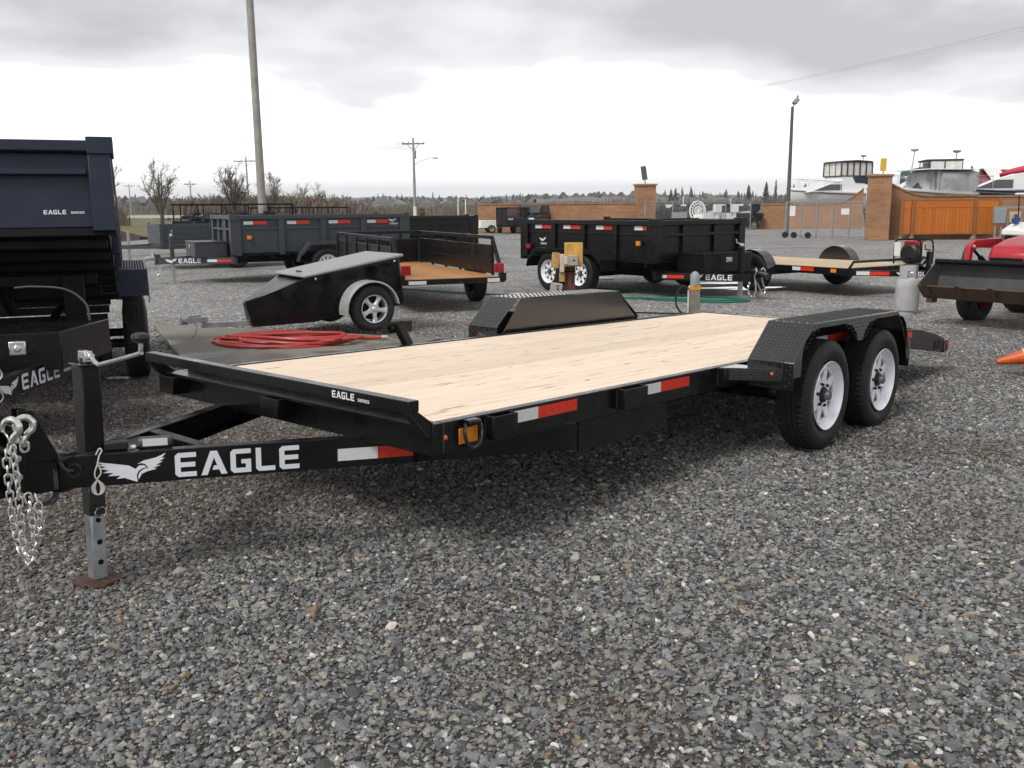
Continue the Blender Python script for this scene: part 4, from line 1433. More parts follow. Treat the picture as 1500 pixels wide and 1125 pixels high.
# fenders of tread plate
FZ, FZ2 = .800, .588
def fender(mirror):
    global SH
    keep = SH
    if mirror:
        SH = Matrix.Translation((.19, 0, 0)) @ SH       # the far fender sits a touch farther back
    try:
        return fender_(mirror)
    finally:
        SH = keep
def fender_(mirror):
    ya, yb = (-.365, -.075) if not mirror else (DW + .365, DW + .075)
    sgn = 1 if not mirror else -1
    prof = [(2.475, .43), (2.475, FZ2), (2.715, FZ), (4.055, FZ), (4.365, .565), (4.345, .385)]
    t = .006
    m = FB()
    for (x0, z0), (x1, z1) in zip(prof, prof[1:]):
        d = Vector((x1 - x0, 0, z1 - z0)).normalized()
        nn = Vector((-d.z, 0, d.x)) * t
        m.prism([(x0, z0), (x1, z1), (x1 - nn.x, z1 - nn.z), (x0 - nn.x, z0 - nn.z)], 'y', min(ya, yb), max(ya, yb))
    # outer skirt: a top band with an open arch over each wheel and a web between them
    def arch(cx, back=True):
        h = [(.41, .50), (.405, .63), (.37, .70), (.30, .748), (.19, .768), (-.19, .768), (-.30, .748), (-.37, .70), (-.405, .63), (-.41, .50)]
        return [(cx + dx, z) for dx, z in h]
    sk = [(2.482, .50), (2.482, FZ2), (2.718, FZ - .003), (4.052, FZ - .003), (4.36, .56), (4.345, .44), (4.30, .44)]
    low = arch(XA[1])[:-1] + [(XA[1] - .40, .645), (XA[0] + .40, .645)] + arch(XA[0])[1:]
    low = [q for q in low if not (q == (XA[1] - .405, .63) or q == (XA[0] + .405, .63))]
    m.prism(sk + low, 'y', ya, ya + .006 * sgn)
    # inner plate
    m.prism([(2.53, .52), (2.76, FZ - .008), (4.02, FZ - .008), (4.33, .555), (4.36, .545), (4.36, .50), (2.53, .50)], 'y', yb - .006 * sgn, yb)
    f = m.build('fender', MAT['black_plate'], flat, .0025, recalc=True)
    # raised lozenges: sloped front, top, front skirt
    l = FB()
    def face(x0, z0, x1, z1):
        U = Vector((x1 - x0, 0, z1 - z0))
        if not mirror:
            lozenges(l, (x0, ya, z0), U, (0, yb - ya, 0)) if False else lozenges(l, (x0, yb, z0), (0, ya - yb, 0), U)
        else:
            lozenges(l, (x0, ya, z0), (0, yb - ya, 0), U)
    face(2.475, .43, 2.475, FZ2)
    face(2.475, FZ2, 2.715, FZ)
    face(2.715, FZ, 4.055, FZ)
    if not mirror:
        # near skirt: keep to the web between the wheels and the top band
        N = Vector((0, -1, 0))
        for i in range(62):
            for j in range(11):
                x, z = 2.60 + i * .026, .555 + j * .0225
                ok = .655 < z < FZ - .012 and (x - 2.482) * (FZ - FZ2) / .236 + FZ2 > z + .012 and (4.36 - x) / .308 * (FZ - .56) + .56 > z + .012
                ok = ok and all((abs(x - c) / .425) ** 2.4 + (max(0, z - .33) / .455) ** 2.4 > 1 for c in XA)
                if ok:
                    a = math.pi / 4 if (i + j) % 2 == 0 else -math.pi / 4
                    d = Vector((math.cos(a), 0, math.sin(a)))
                    e = Vector((-math.sin(a), 0, math.cos(a)))
                    c = Vector((x, ya, z))
                    l.add([c + d * .0125, c + e * .0035, c - d * .0125, c - e * .0035, c + d * .005 + N * .0022, c - d * .005 + N * .0022], [(0, 1, 4), (1, 2, 5, 4), (2, 3, 5), (3, 0, 4, 5)])
    tag(l.build('tread_lozenges', MAT['tread_plate'], f, angle=10), kind='stuff')
    # step plate in front of the fender, its outer edge running back from the rail
    s = FB()
    pl = [(2.27, 0.0), (2.474, -.30), (2.474, 0.0)]
    if mirror:
        pl = [(x, DW - y) for x, y in pl]
    s.prism(pl, 'z', .542, .549)
    s.bar(Vector((2.27, 0 if not mirror else DW, .51)), Vector((2.474, -.30 if not mirror else DW + .30, .51)), .006, .064)
    st = s.build('step_plate', MAT['black_plate'], flat, .002)
    if not mirror:
        l = FB()
        U = Vector((.204, -.30, 0))
        lozenges(l, (2.27, -.0045, .482), U, (0, 0, .06), pitch=.022, L=.022, inset=.004)
        tag(l.build('tread_lozenges', MAT['tread_plate'], st, angle=10), kind='stuff')
        q = Vector((2.27, 0, 0)) + U * .82
        o = small_light(q.x - .002, q.y - .004, .52, -1, st)
    return f
fender(False)
fender(True)
# spare-wheel mount on the far rail
m = FB()
m.bar((1.80, DW + .02, .42), (1.715, DW + .10, .66), .055, .055, (1, 0, 0))
m.bar((1.60, DW + .13, .655), (1.86, DW + .13, .655), .008, .075)
m.tube([(1.665, DW + .122, .652), (1.665, DW + .10, .652)], .014, 10)
m.build('spare_wheel_mount', BP, flat, .004)

# weld beads at the joints that show
def weld(pts, r=.0042):
    m = FB()
    p = resample([Vector(q) for q in pts], .006)
    rg = random.Random(len(p))
    m.tube(p, [r * rg.uniform(.7, 1.3) for _ in p], 6)
    return m.build('weld_bead', MAT['weld'], flat)
weld([(.052, -.002, RB + .01), (.052, -.002, DZ - .006)])
weld([(jx - .04, jy - .047, TZ1 + .002), (jx + .04, jy - .047, TZ1 + .002)])
for x in (.300, 1.262, 2.262):
    weld([(x - .001, -.003, .445), (x - .001, -.003, .54)], .0032)
for x in (.455, 1.465, 2.47):
    weld([(x + .001, -.003, .445), (x + .001, -.003, .54)], .0032)
weld([(1.0, .030, .405), (1.79, .030, .405)], .0035)
weld([(-.130, .004, .611), (-.03, .004, .503)], .0035)
weld([(-.54, .80 + .001, TZ1 - .001), (-.54, .86, TZ1 - .001)], .003)
# ------------------------------------------------------------------ dump trailers (local X towards the tongue, Y to its left)
KITW = WheelKit('white', .345, .205, .205, cap=.05)
KITG = WheelKit('grey', .345, .205, .205, cap=.04, shape='quad', holes=10)
def mat_m(T):
    return T
def dump_trailer(name, label, group, pos, hd, front, rear, hw, zb0, zb1, body, frame, kit, side, axles=(-.42, .42), tongue=1.35, fz=(.34, .46), tilt=0.0,
                 toolbox=True, ribs=4, tapes=(), jack=True, decal=True, box_taper=0.0, emblem_at=None, fender_z=.80, wheel_gap=.15, beam_half=.75, seriesfront=False, tongue_tape=True, brand_off=.42, fdrop=True):
    t = thing(name, label, 'trailer', (pos[0], pos[1], 0), heading(hd), group)
    # ---- chassis
    m = MB()
    for s in (-1, 1):
        m.box(rear, front, s * .42 - .04, s * .42 + .04, fz[0], zb0 - .06 if tilt == 0 else fz[1] + .08)
    for i in range(5):
        x = rear + .1 + i * (front - rear - .25) / 4
        m.box(x, x + .06, -hw + .1, hw - .1, fz[1] - .02, fz[1] + .05)
    for a in axles:
        m.tube([(a, -hw - .05, .32), (a, hw + .05, .32)], .04, 10)
    m.build('chassis', MAT[frame], t)
    # ---- tongue
    m = MB()
    beams = []
    for s in (-1, 1):
        a, b = Vector((front - .05, s * beam_half, (fz[0] + fz[1]) / 2)), Vector((front + tongue - .1, s * .06, (fz[0] + fz[1]) / 2))
        m.bar(a, b, .06, fz[1] - fz[0])
        beams.append((a, b))
    m.box(front - .06, front + .0, -hw + .05, hw - .05, fz[0], fz[1] + .02)
    m.box(front + tongue - .14, front + tongue - .02, -.075, .075, fz[0] - .01, fz[1] + .07)
    tg = m.build('tongue', MAT[body], t, .004)
    m = MB()
    m.tube([(front + tongue - .03, 0, fz[1]), (front + tongue + .10, 0, fz[1] - .01), (front + tongue + .17, 0, fz[1] - .03)], [.05, .045, .055], 10)
    m.build('coupler', MAT['galvanized'] if body != 'black_dump' else MAT['black_plate'], t)
    for s in (-1, 1):
        a, b = beams[0] if s < 0 else beams[1]
        d = (b - a)
        L = d.length
        d.normalize()
        nrm = Vector((d.y, -d.x, 0)) * (1 if s < 0 else -1)
        if nrm.y * s < 0:
            nrm = -nrm
        if s < 0:      # right-hand side: reads along +d
            U, O = d, a + nrm * .032
        else:          # left-hand side: reads from the coupler back
            U, O = -d, b + nrm * .032
        hgt = (fz[1] - fz[0])
        if decal:
            h = hgt * .74
            tp, tw = text_polys('EAGLE', h, gap=.13)
            ew = h * 2.6
            gapw = .03
            if s < 0:
                u0 = L - brand_off - tw
                print_on(tg, 'brand_lettering', tp, O + U * u0 + Vector((0, 0, -h / 2)), U, (0, 0, 1), .003)
                print_on(tg, 'eagle_emblem', emblem_polys(ew), O + U * (u0 - ew - gapw) + Vector((0, 0, -h / 2)), U, (0, 0, 1), .003)
                if tongue_tape:
                    tape(tg, O + U * (u0 - ew - gapw - .58) + Vector((0, 0, -.026)), U, (0, 0, 1), .2, .29, .052, .003)
            else:
                u0 = brand_off
                print_on(tg, 'eagle_emblem', emblem_polys(ew), O + U * (u0 - ew - gapw) + Vector((0, 0, -h / 2)), U, (0, 0, 1), .003)
                print_on(tg, 'brand_lettering', tp, O + U * u0 + Vector((0, 0, -h / 2)), U, (0, 0, 1), .003)
                if tongue_tape:
                    tape(tg, O + U * (u0 + tw + .12) + Vector((0, 0, -.026)), U, (0, 0, 1), .2, .29, .052, .003)
    # ---- jack and chains
    if jack:
        m = MB()
        jx = front + tongue - .38
        m.box(jx - .04, jx + .04, -.04, .04, fz[0], fz[1] + .42)
        jp = m.build('jack_post', MAT[body], t, .005)
        m = MB()
        m.box(jx - .03, jx + .03, -.03, .03, .02, fz[0])
        m.box(jx - .10, jx + .10, -.10, .10, .0, .016)
        m.build('jack_leg', MAT['galvanized'], t, .003)
        m = MB()
        m.tube([(jx, 0, fz[1] + .42), (jx, 0, fz[1] + .47), (jx, side * .12, fz[1] + .49), (jx, side * .14, fz[1] + .55)], .011, 8)
        m.lathe([(.001, -.04), (.03, -.03), (.032, .03), (.001, .04)], Matrix.Translation((jx, 0, fz[1] + .45)), 10)
        m.build('crank_handle', MAT['zinc_chain'], t)
    m = MB()
    for k, dy in enumerate((-.07, .07)):
        q = resample(curve([(front + tongue - .04, dy, fz[1]), (front + tongue + .03, dy * 1.6, fz[0] - .14), (front + tongue - .02, dy * 2, fz[0] - .24), (front + tongue - .10, dy * 2.1, fz[0] - .12), (front + tongue - .12, dy, fz[0] + .02)], 6), .034)
        for i in range(len(q) - 1):
            d = (q[i + 1] - q[i]).normalized()
            side_ = d.cross(Vector((1, 0, 0))) if i % 2 else d.cross(Vector((0, 1, 0)))
            side_.normalize()
            c = (q[i] + q[i + 1]) / 2
            m.tube([c + d * .022, c + side_ * .012 + d * .008, c + side_ * .012 - d * .008, c - d * .022, c - side_ * .012 - d * .008, c - side_ * .012 + d * .008], .005, 4, closed=True)
        m.tube([(front + tongue - .04, dy, fz[1] + .06), (front + tongue + .0, dy * 1.3, fz[1] + .10), (front + tongue + .03, dy * 1.5, fz[1] + .05), (front + tongue - .01, dy * 1.4, fz[1])], .013, 6)
    m.build('safety_chain', MAT['zinc_chain'], t)
    # ---- toolbox across the tongue
    if toolbox:
        x0, x1 = toolbox if isinstance(toolbox, tuple) else (front + .06, front + .72)
        z0, z1 = fz[1] + .004, fz[1] + .30
        w0, w1 = .58, .58 - box_taper
        m = MB()
        m.add([(x0, -w0, z0), (x1, -w1, z0), (x1, w1, z0), (x0, w0, z0), (x0, -w0, z1), (x1, -w1, z1), (x1, w1, z1), (x0, w0, z1)], [(0, 3, 2, 1), (4, 5, 6, 7), (0, 1, 5, 4), (1, 2, 6, 5), (2, 3, 7, 6), (3, 0, 4, 7)])
        tb = m.build('toolbox', MAT[body], t, .008)
        m = MB()
        m.add([(x0 - .01, -w0 - .012, z1 + .001), (x1 + .012, -w1 - .012, z1 + .001), (x1 + .012, w1 + .012, z1 + .001), (x0 - .01, w0 + .012, z1 + .001), (x0 - .01, -w0 - .012, z1 + .016), (x1 + .012, -w1 - .012, z1 + .016), (x1 + .012, w1 + .012, z1 + .016), (x0 - .01, w0 + .012, z1 + .016)], [(0, 3, 2, 1), (4, 5, 6, 7), (0, 1, 5, 4), (1, 2, 6, 5), (2, 3, 7, 6), (3, 0, 4, 7)])
        m.build('toolbox_lid', MAT[body], tb, .004)
        m = MB()
        m.box(x1 + .001, x1 + .02, -.07, .07, z1 - .13, z1 - .05)
        m.build('latch', MAT['zinc_chain'], tb, .006)
    # ---- dump body (built level, then tipped about its rear hinge)
    H = Vector((rear + .06, 0, zb0 - .03))
    BM = Matrix.Translation(H) @ Matrix.Rotation(-tilt, 4, 'Y') @ Matrix.Translation(-H) if tilt else None
    L = front - rear
    hb = zb1 - zb0
    m = MB(BM)
    m.box(rear + .05, front - .005, -hw, -hw + .03, zb0 + .001, zb1 - .08)
    m.box(rear + .05, front - .005, hw - .03, hw, zb0 + .001, zb1 - .08)
    m.box(front - .035, front, -hw + .031, hw - .031, zb0 + .001, zb1 - .08)
    bed = m.build('dump_bed', MAT[body], t, .004)
    m = MB(BM)
    m.box(rear, front - .005, -hw + .004, hw - .004, zb0 - .06, zb0 - .001)
    for i in range(7):
        x = rear + .2 + i * (L - .4) / 6
        m.box(x - .03, x + .03, -hw + .02, hw - .02, zb0 - .12, zb0 - .061)
    m.build('bed_floor', MAT['dark_frame'], bed, .004)
    m = MB(BM)
    for s in (-1, 1):
        m.box(rear + .05, front + .02, s * (hw + .0) - .055, s * (hw + .0) + .055, zb1 - .078, zb1)
        m.box(rear + .05, front - .09, s * (hw + .006) - .012, s * (hw + .006) + .012, zb0 + hb * .62, zb0 + hb * .62 + .035)
    m.box(front - .05, front + .075, -hw + .056, hw - .056, zb1 - .078, zb1)
    m.box(front + .001, front + .062, -hw + .12, hw - .12, zb0 + hb * .60, zb0 + hb * .60 + .045)
    m.build('top_rail', MAT[body], bed, .006)
    # stakes down the sides, corner posts
    m = MB(BM)
    for i in range(ribs + 1):
        x = rear + .10 + (L - .18) * i / ribs
        for s in (-1, 1):
            m.box(x - .055, x + .055, s * (hw + .025) - .024, s * (hw + .025) + .024, zb0 - .05, zb1 - .079)
    m.build_each('side_stake', MAT[body], bed, .005)
    m = MB(BM)
    for s in (-1, 1):
        m.box(front - .06, front + .07, s * (hw - .03) - .075, s * (hw - .03) + .075, zb0 - .04, zb1 - .079)
        m.box(front - .075, front + .085, s * (hw - .02) - .09, s * (hw - .02) + .09, zb1 - .10, zb1 + .025)
    m.build_each('corner_post', MAT[body], bed, .006)
    if not seriesfront:
        m = MB(BM)
        for y in (-hw * .36, hw * .36):
            m.box(front + .001, front + .05, y - .055, y + .055, zb0 - .03, zb1 - .079)
        m.build_each('front_stake', MAT[body], bed, .005)
    m = MB(BM)
    m.box(rear - .03, rear + .045, -hw, hw, zb0, zb1 - .03)
    for s in (-1, 1):
        m.box(rear - .06, rear + .05, s * hw - .05, s * hw + .05, zb0 - .1, zb1 + .03)
    m.build('tailgate', MAT[body], bed, .006)
    # side tapes, light, emblem on the side that shows
    ys = side * (hw + .0505)
    U = Vector((-side, 0, 0))
    bmx = (lambda v: BM @ Vector(v)) if BM is not None else (lambda v: Vector(v))
    for xx in tapes:
        x0 = xx
        tape(bed, bmx((x0, ys - side * .038, zb0 + hb * .755)), U, (0, 0, 1), .19, .28, .065, .003)
    m = MB(BM)
    m.box(front - .34, front - .25, ys - .03, ys + .004, zb0 + hb * .36, zb0 + hb * .36 + .075)
    m.build('side_light', MAT['amber'], bed, .006)
    m = MB(BM)
    m.box(rear + .16, rear + .27, ys - .03, ys + .004, zb0 + hb * .16, zb0 + hb * .16 + .085)
    m.build('tail_light', MAT['red_lens'], bed, .006)
    if emblem_at is not None:
        ex, ez, ew = emblem_at
        print_on(bed, 'eagle_emblem', emblem_polys(ew), bmx((ex, ys - side * .038, ez)), U, (0, 0, 1), .003)
        tp, tw = text_polys('EAGLE', ew * .18)
        print_on(bed, 'brand_lettering', [[(x + ew * .22, y) for x, y in p] for p in tp], bmx((ex, ys - side * .038, ez - ew * .26)), U, (0, 0, 1), .003)
    if seriesfront:
        tp, tw = text_polys('EAGLE', .030)
        t2, _ = text_polys('SERIES', .016, gap=.2)
        t2 = [[(x + tw + .03, y + .003) for x, y in p] if isinstance(p, list) else ([(x + tw + .03, y + .003) for x, y in p[0]], [[(x + tw + .03, y + .003) for x, y in q] for q in p[1]]) for p in t2]
        o = bmx((front, hw - .42, zb0 + hb * .155))
        u2 = (bmx((front, 1, 0)) - bmx((front, 0, 0)))
        v2 = (bmx((front, 0, 1)) - bmx((front, 0, 0)))
        print_on(bed, 'brand_lettering', tp, o, u2, v2, .004)
        print_on(bed, 'series_lettering', t2, o, u2, v2, .004)
    # ---- fenders and wheels
    a0, a1 = min(axles), max(axles)
    for s in (-1, 1):
        ya, yb = s * (hw + .02), s * (hw + wheel_gap + .13)
        prof = [(a0 - .62, .42), (a0 - .56, .60), (a0 - .36, fender_z), (a1 + .36, fender_z), (a1 + .56, .60), (a1 + .62, .42)]
        if not fdrop:
            prof = [(a0 - .58, fender_z - .21), (a0 - .40, fender_z), (a1 + .40, fender_z), (a1 + .58, fender_z - .21)]
        m = MB()
        for (x0, z0), (x1, z1) in zip(prof, prof[1:]):
            d = Vector((x1 - x0, 0, z1 - z0)).normalized()
            nn = Vector((-d.z, 0, d.x)) * .01
            m.prism([(x0, z0), (x1, z1), (x1 - nn.x, z1 - nn.z), (x0 - nn.x, z0 - nn.z)], 'y', min(ya, yb), max(ya, yb))
        inner = [(x * .985 + (a0 + a1) / 2 * .015, z - .065) for x, z in prof]
        m.prism((prof[1:5] + list(reversed(inner[1:5]))) if fdrop else (prof + list(reversed(inner))), 'y', yb - .008 * s, yb)
        fd = m.build('fender', MAT[body], t, .003, recalc=True)
        for a in axles:
            kit.put(t, (a, s * (hw + wheel_gap), .345), flip=(s > 0), spin=a * 3 + s)
    return t

GRP = 'dump trailers parked on the lot'
gh = Vector((-.89, -.455, 0)).normalized()
gl = Vector((-gh.y, gh.x, 0))
gP = Vector((-5.64, 19.3, 0)) - gh * 2.35 - gl * 1.0
g_tr = dump_trailer('dump_trailer', 'grey dump trailer seen side-on with white brand lettering on its tongue', GRP, gP, gh, 2.27, -1.42, 1.0, .62, 1.37, 'primer_grey', 'dark_frame', KITG, 1,
             tapes=(2.07, 1.19, .31, -.53), tongue=1.45, fz=(.40, .53), fender_z=.82, emblem_at=(-1.0, 1.2, .2), beam_half=.8, wheel_gap=.14, toolbox=(2.34, 2.98))
bh = Vector((.60, -.80, 0)).normalized()
bl = Vector((-bh.y, bh.x, 0))
bP = Vector((1.17, 17.17, 0)) + bh * .04 + bl * 1.07
b_tr = dump_trailer('dump_trailer', 'black dump trailer with white tandem wheels behind the rusty outlet post', GRP, bP, bh, 1.89, -1.56, 1.07, .62, 1.26, 'black_dump', 'dark_frame', KITW, -1,
             tapes=(-1.20, -.38, .50, 1.45), tongue=1.30, fz=(.29, .41), fender_z=.76, emblem_at=(-1.08, .86, .20), beam_half=.85, wheel_gap=.24, toolbox=(1.96, 2.55), brand_off=.30)
m = MB()
m.box(.9, .98, -1.0, 1.0, 1.262, 1.275)
m.build('tarp_bar', MAT['dark_frame'], b_tr)
# left: dark blue dump trailer with its bed partly raised, facing us
uh = Vector((.37, -.93, 0)).normalized()
ul = Vector((-uh.y, uh.x, 0))
uP = Vector((-3.41, 8.56, 0)) - uh * .42 - ul * 1.05
u_tr = dump_trailer('dump_trailer', 'dark slate blue dump trailer facing us with its bed raised off the frame', GRP, uP, uh, 2.15, -1.5, .93, .66, 1.27, 'slate_blue', 'dark_frame', KIT15, 1,
             tilt=R(11.6), toolbox=False, tapes=(), tongue=1.8, fz=(.40, .53), jack=False, decal=False, wheel_gap=.125, seriesfront=True, beam_half=.80, fender_z=1.0, fdrop=False)
for o in list(u_tr.children):
    if o.name.split('.')[0] in ('chassis', 'tongue'):
        o.data.materials[0] = MAT['black_paint']
l = MB()
lozenges(l, (.42 + .581, .955, .793), (0, .225, 0), (-.178, 0, .207))
lozenges(l, (.42 + .395, .955, 1.0015), (0, .225, 0), (-1.5, 0, 0))
fds = [o for o in u_tr.children if o.name.startswith('fender')]
tag(l.build('tread_lozenges', MAT['slate_blue'], fds[-1], angle=10), kind='stuff')
# its tapered black toolbox, tongue lettering, hoist and hose
m = MB()
x0, x1, z0, z1, w0, w1 = 2.24, 2.92, .49, .735, .88, .60
m.add([(x0, -w0, z0), (x1, -w1, z0), (x1, w1, z0), (x0, w0, z0), (x0, -w0, z1), (x1, -w1, z1), (x1, w1, z1), (x0, w0, z1)], [(0, 3, 2, 1), (4, 5, 6, 7), (0, 1, 5, 4), (1, 2, 6, 5), (2, 3, 7, 6), (3, 0, 4, 7)])
tbx = m.build('toolbox', MAT['black_paint'], u_tr, .006)
m = MB()
m.box(x1 + .002, x1 + .03, .30, .40, .60, .69)
m.tube([(x1 + .03, .35, .645), (x1 + .05, .35, .645)], .022, 10)
m.build('latch', MAT['zinc_chain'], tbx, .008)
m = MB()
m.box(1.55, 1.80, .62, .80, .46, .62)
m.box(1.30, 1.42, .55, .70, .55, 1.0)
m.box(1.25, 1.33, -.6, .8, .92, 1.0)
m.box(.2, .3, -.8, .8, .74, .84)
m.build('sub_frame', MAT['dark_frame'], u_tr, .006)
m = MB()
m.tube([(-.2, .0, .60), (1.5, .0, 1.14)], .06, 12)
m.tube([(1.5, 0, 1.14), (1.75, 0, 1.22)], .035, 12)
m.box(1.6, 1.7, -.25, .25, .52, .66)
m.build('hoist', MAT['dark_frame'], u_tr)
m = MB()
m.tube(curve([(2.3, .30, .98), (2.3, .42, .985), (2.32, .62, .96), (2.34, .74, .86), (2.35, .76, .74)], 6), .008, 8)
m.build('hydraulic_hose', MAT['cable_grey'], u_tr)
tg = [o for o in u_tr.children if o.name.startswith('tongue')][0]
a, b = Vector((2.10, .80, .465)), Vector((3.85, .06, .465))
d = (b - a).normalized()
nrm = Vector((-d.y, d.x, 0))
if nrm.y < 0: nrm = -nrm
O = b + nrm * .032
tp, tw = text_polys('EAGLE', .098, gap=.13)
Lb = (b - a).length
BS = .74
print_on(tg, 'brand_lettering', tp, O - d * BS + Vector((0, 0, -.05)), -d, (0, 0, 1), .003)
print_on(tg, 'eagle_emblem', emblem_polys(.23), O - d * (BS - .26) + Vector((0, 0, -.055)), -d, (0, 0, 1), .003)
tape(tg, O - d * (BS + tw + .05) + Vector((0, 0, -.026)), -d, (0, 0, 1), .10, .30, .055, .003)
m = MB()
m.tube(curve([O - d * .30 + nrm * .02 + Vector((0, 0, z)) + d * x for x, z in ((.1, .02), (0, .03), (-.1, .05), (-.20, .08), (-.17, .13), (-.11, .10), (-.15, .02), (-.19, -.04), (-.14, -.065), (-.09, -.03), (-.12, .05))], 5), .005, 6)
m.build('breakaway_cord', MAT['cord_white'], u_tr)

# a black one behind the grey, only its flat side and tail light in view
k_h = Vector((-.985, -.17, 0)).normalized()
k_l = Vector((-k_h.y, k_h.x, 0))
k_tr = dump_trailer('dump_trailer', 'plain black dump trailer behind the grey one, bed rim just below a head', GRP, Vector((-2.40, 26.6, 0)) - k_l * 1.0, k_h, 1.9, -1.45, 1.0, .60, 1.26, 'black_dump', 'dark_frame', KITG, 1, tapes=(1.86,), ribs=3, tongue=1.3)

# ------------------------------------------------------------------ black utility trailer with plank floor
vh = Vector((-.37, .93, 0)).normalized()
vl = Vector((-vh.y, vh.x, 0))            # left of travel = viewer's left
vt = thing('utility_trailer', 'black open utility trailer with solid sides, red tail lights and orange-brown wood floor', 'trailer', (0, 0, 0), heading(vh))
UW, UL = 1.52, 4.30
vR = Vector((-.12, 13.9, 0))             # right rear corner
vt.location = vR + vl * (UW / 2) + vh * 2.0
XR, XF, HY = -2.0, -2.0 + UL, UW / 2
KITB = WheelKit('black', .34, .20, .19, rimmat='black_plastic', cap=.03)
m = MB()
for s in (-1, 1):
    m.box(XR, XF, s * HY - .03, s * HY + .03, .42, .50)
    m.bar((XF, s * HY * .9, .46), (XF + 1.2, s * .05, .46), .05, .08)
m.box(XR, XR + .05, -HY + .031, HY - .031, .42, .498)
m.box(XF - .05, XF, -HY + .031, HY - .031, .42, .498)
for i in range(6):
    x = XR + .5 + i * .6
    m.box(x, x + .05, -HY + .031, HY - .031, .42, .47)
m.tube([(-.38, -HY - .1, .33), (-.38, HY + .1, .33)], .03, 8)
m.build('frame', MAT['black_paint'], vt, .004)
npf = 9
fw = (UW - .064) / npf
pm = MB()
pm.box(XR + .052, XF - .052, 0, fw - .004, .472, .502)
fme = pm.mesh('floor_board', MAT['floor_wood'])
for i in range(npf):
    o = put('floor_board', fme, vt, .002)
    o.location = (0, -HY + .032 + fw * i, .001)
for s in (-1, 1):
    m = MB()
    m.box(XR + .43, XF - .03, s * HY - .008, s * HY + .008, .52, .93)
    m.box(XR + .43, XF, s * HY - .025, s * HY + .025, 1.03, 1.08)
    m.box(XR + .43, XF - .03, s * HY - .016, s * HY + .016, .925, .945)
    m.box(XR + .43, XF - .03, s * HY - .018, s * HY + .018, .70, .712)
    for i in range(6):
        x = XR + .45 + i * (UL - .5) / 5
        m.box(x - .02, x + .02, s * HY - .02 + s * .011, s * HY + .02 + s * .011, .50, 1.03)
    sd = m.build('side_wall', MAT['black_dump'], vt, .003)
    m = MB()
    m.bar((XR + .43, s * HY, 1.055), (XR + .0, s * HY, .49), .05, .045, (0, 1, 0))
    m.box(XR - .01, XR + .06, s * (HY) - .05, s * (HY) + .05, .44, .56)
    m.build_each('rear_brace', MAT['black_paint'], vt, .003)
    m = MB()
    m.box(XR - .016, XR + .02, s * (HY - .06) - .075, s * (HY - .06) + .075, .565, .70)
    m.build('tail_light', MAT['red_lens'], vt, .01)
m = MB()
m.box(XF - .02, XF, -HY + .026, HY - .026, .52, .93)
m.box(XF - .03, XF + .02, -HY + .026, HY - .026, 1.03, 1.08)
for y in (-.4, 0, .4):
    m.box(XF - .04, XF + .01, y - .02, y + .02, .50, 1.03)
m.build('front_wall', MAT['black_dump'], vt, .003)
m = MB()
m.mat = 0
m.quad((XR - .003, -HY + .04, .43), (XR - .003, -HY + .24, .43), (XR - .003, -HY + .24, .485), (XR - .003, -HY + .04, .485))
m.quad((XR - .003, HY - .10, .43), (XR - .003, HY - .36, .43), (XR - .003, HY - .36, .48), (XR - .003, HY - .10, .48))
m.build('sticker', MAT['label_white'], vt)
for s in (-1, 1):
    KITB.put(vt, (-.38, s * (HY + .145), .34), flip=(s > 0))
    m = MB()
    m.box(-.80, .04, s * HY + s * .032, s * HY + s * .27, .715, .73)
    m.build('fender', MAT['black_plate'], vt, .003)

# ------------------------------------------------------------------ little enclosed motorcycle trailer
oh = Vector((-.83, -.56, 0)).normalized()
ol = Vector((-oh.y, oh.x, 0))            # its left = towards us
oW = Vector((-1.66, 11.19, .06))
OHW = .50
ot = thing('cargo_trailer', 'small black wedge-nosed enclosed trailer with grey lid and five-spoke alloy wheel', 'trailer', tuple(oW - ol * (OHW + .14)), heading(oh))
DZ0 = -.06
def oz(z): return z + DZ0
side = [(1.24, oz(.15)), (1.31, oz(.445)), (.70, oz(.715)), (-.47, oz(.905)), (-.53, oz(.35)), (-.30, oz(.30)), (.40, oz(.24)), (.62, oz(.20))]
m = MB()
taper = lambda x: OHW * (1 - max(0, min(x, .7) - .1) / .6 * .10) if x <= .7 else OHW * .90 * (1 - (x - .7) / .61 * .88)
n = len(side)
vs = [(x, -taper(x), z) for x, z in side] + [(x, taper(x), z) for x, z in side]
m.add(vs, [tuple(range(n)), tuple(reversed(range(n, 2 * n)))] + [(i + n, (i + 1) % n + n, (i + 1) % n, i) for i in range(n)])
ob = m.build('body', MAT['gloss_black'], ot, .02, recalc=True)
m = MB()
lid = [(.735, oz(.712)), (.70, oz(.735)), (-.47, oz(.925)), (-.53, oz(.90)), (-.50, oz(.912)), (-.47, oz(.907)), (.70, oz(.717))]
T1, T2 = taper(.7) + .02, OHW + .02
def LID(x, z):
    return x, z
x0, x1 = .74, -.52
m.add([(x0, -T1, oz(.712)), (x0, T1, oz(.712)), (x1, T2, oz(.918)), (x1, -T2, oz(.918)), (x0, -T1, oz(.745)), (x0, T1, oz(.745)), (x1, T2, oz(.955)), (x1, -T2, oz(.955))], [(0, 3, 2, 1), (4, 5, 6, 7), (0, 1, 5, 4), (1, 2, 6, 5), (2, 3, 7, 6), (3, 0, 4, 7)])
ld = m.build('lid', MAT['lid_grey'], ot, .014)
m = MB()
m.tube(curve([(.62, -.05, oz(.775)), (.66, .05, oz(.772)), (.64, .14, oz(.774))], 4), .008, 6)
m.build('lid_handle', MAT['black_plastic'], ld)
m = MB()
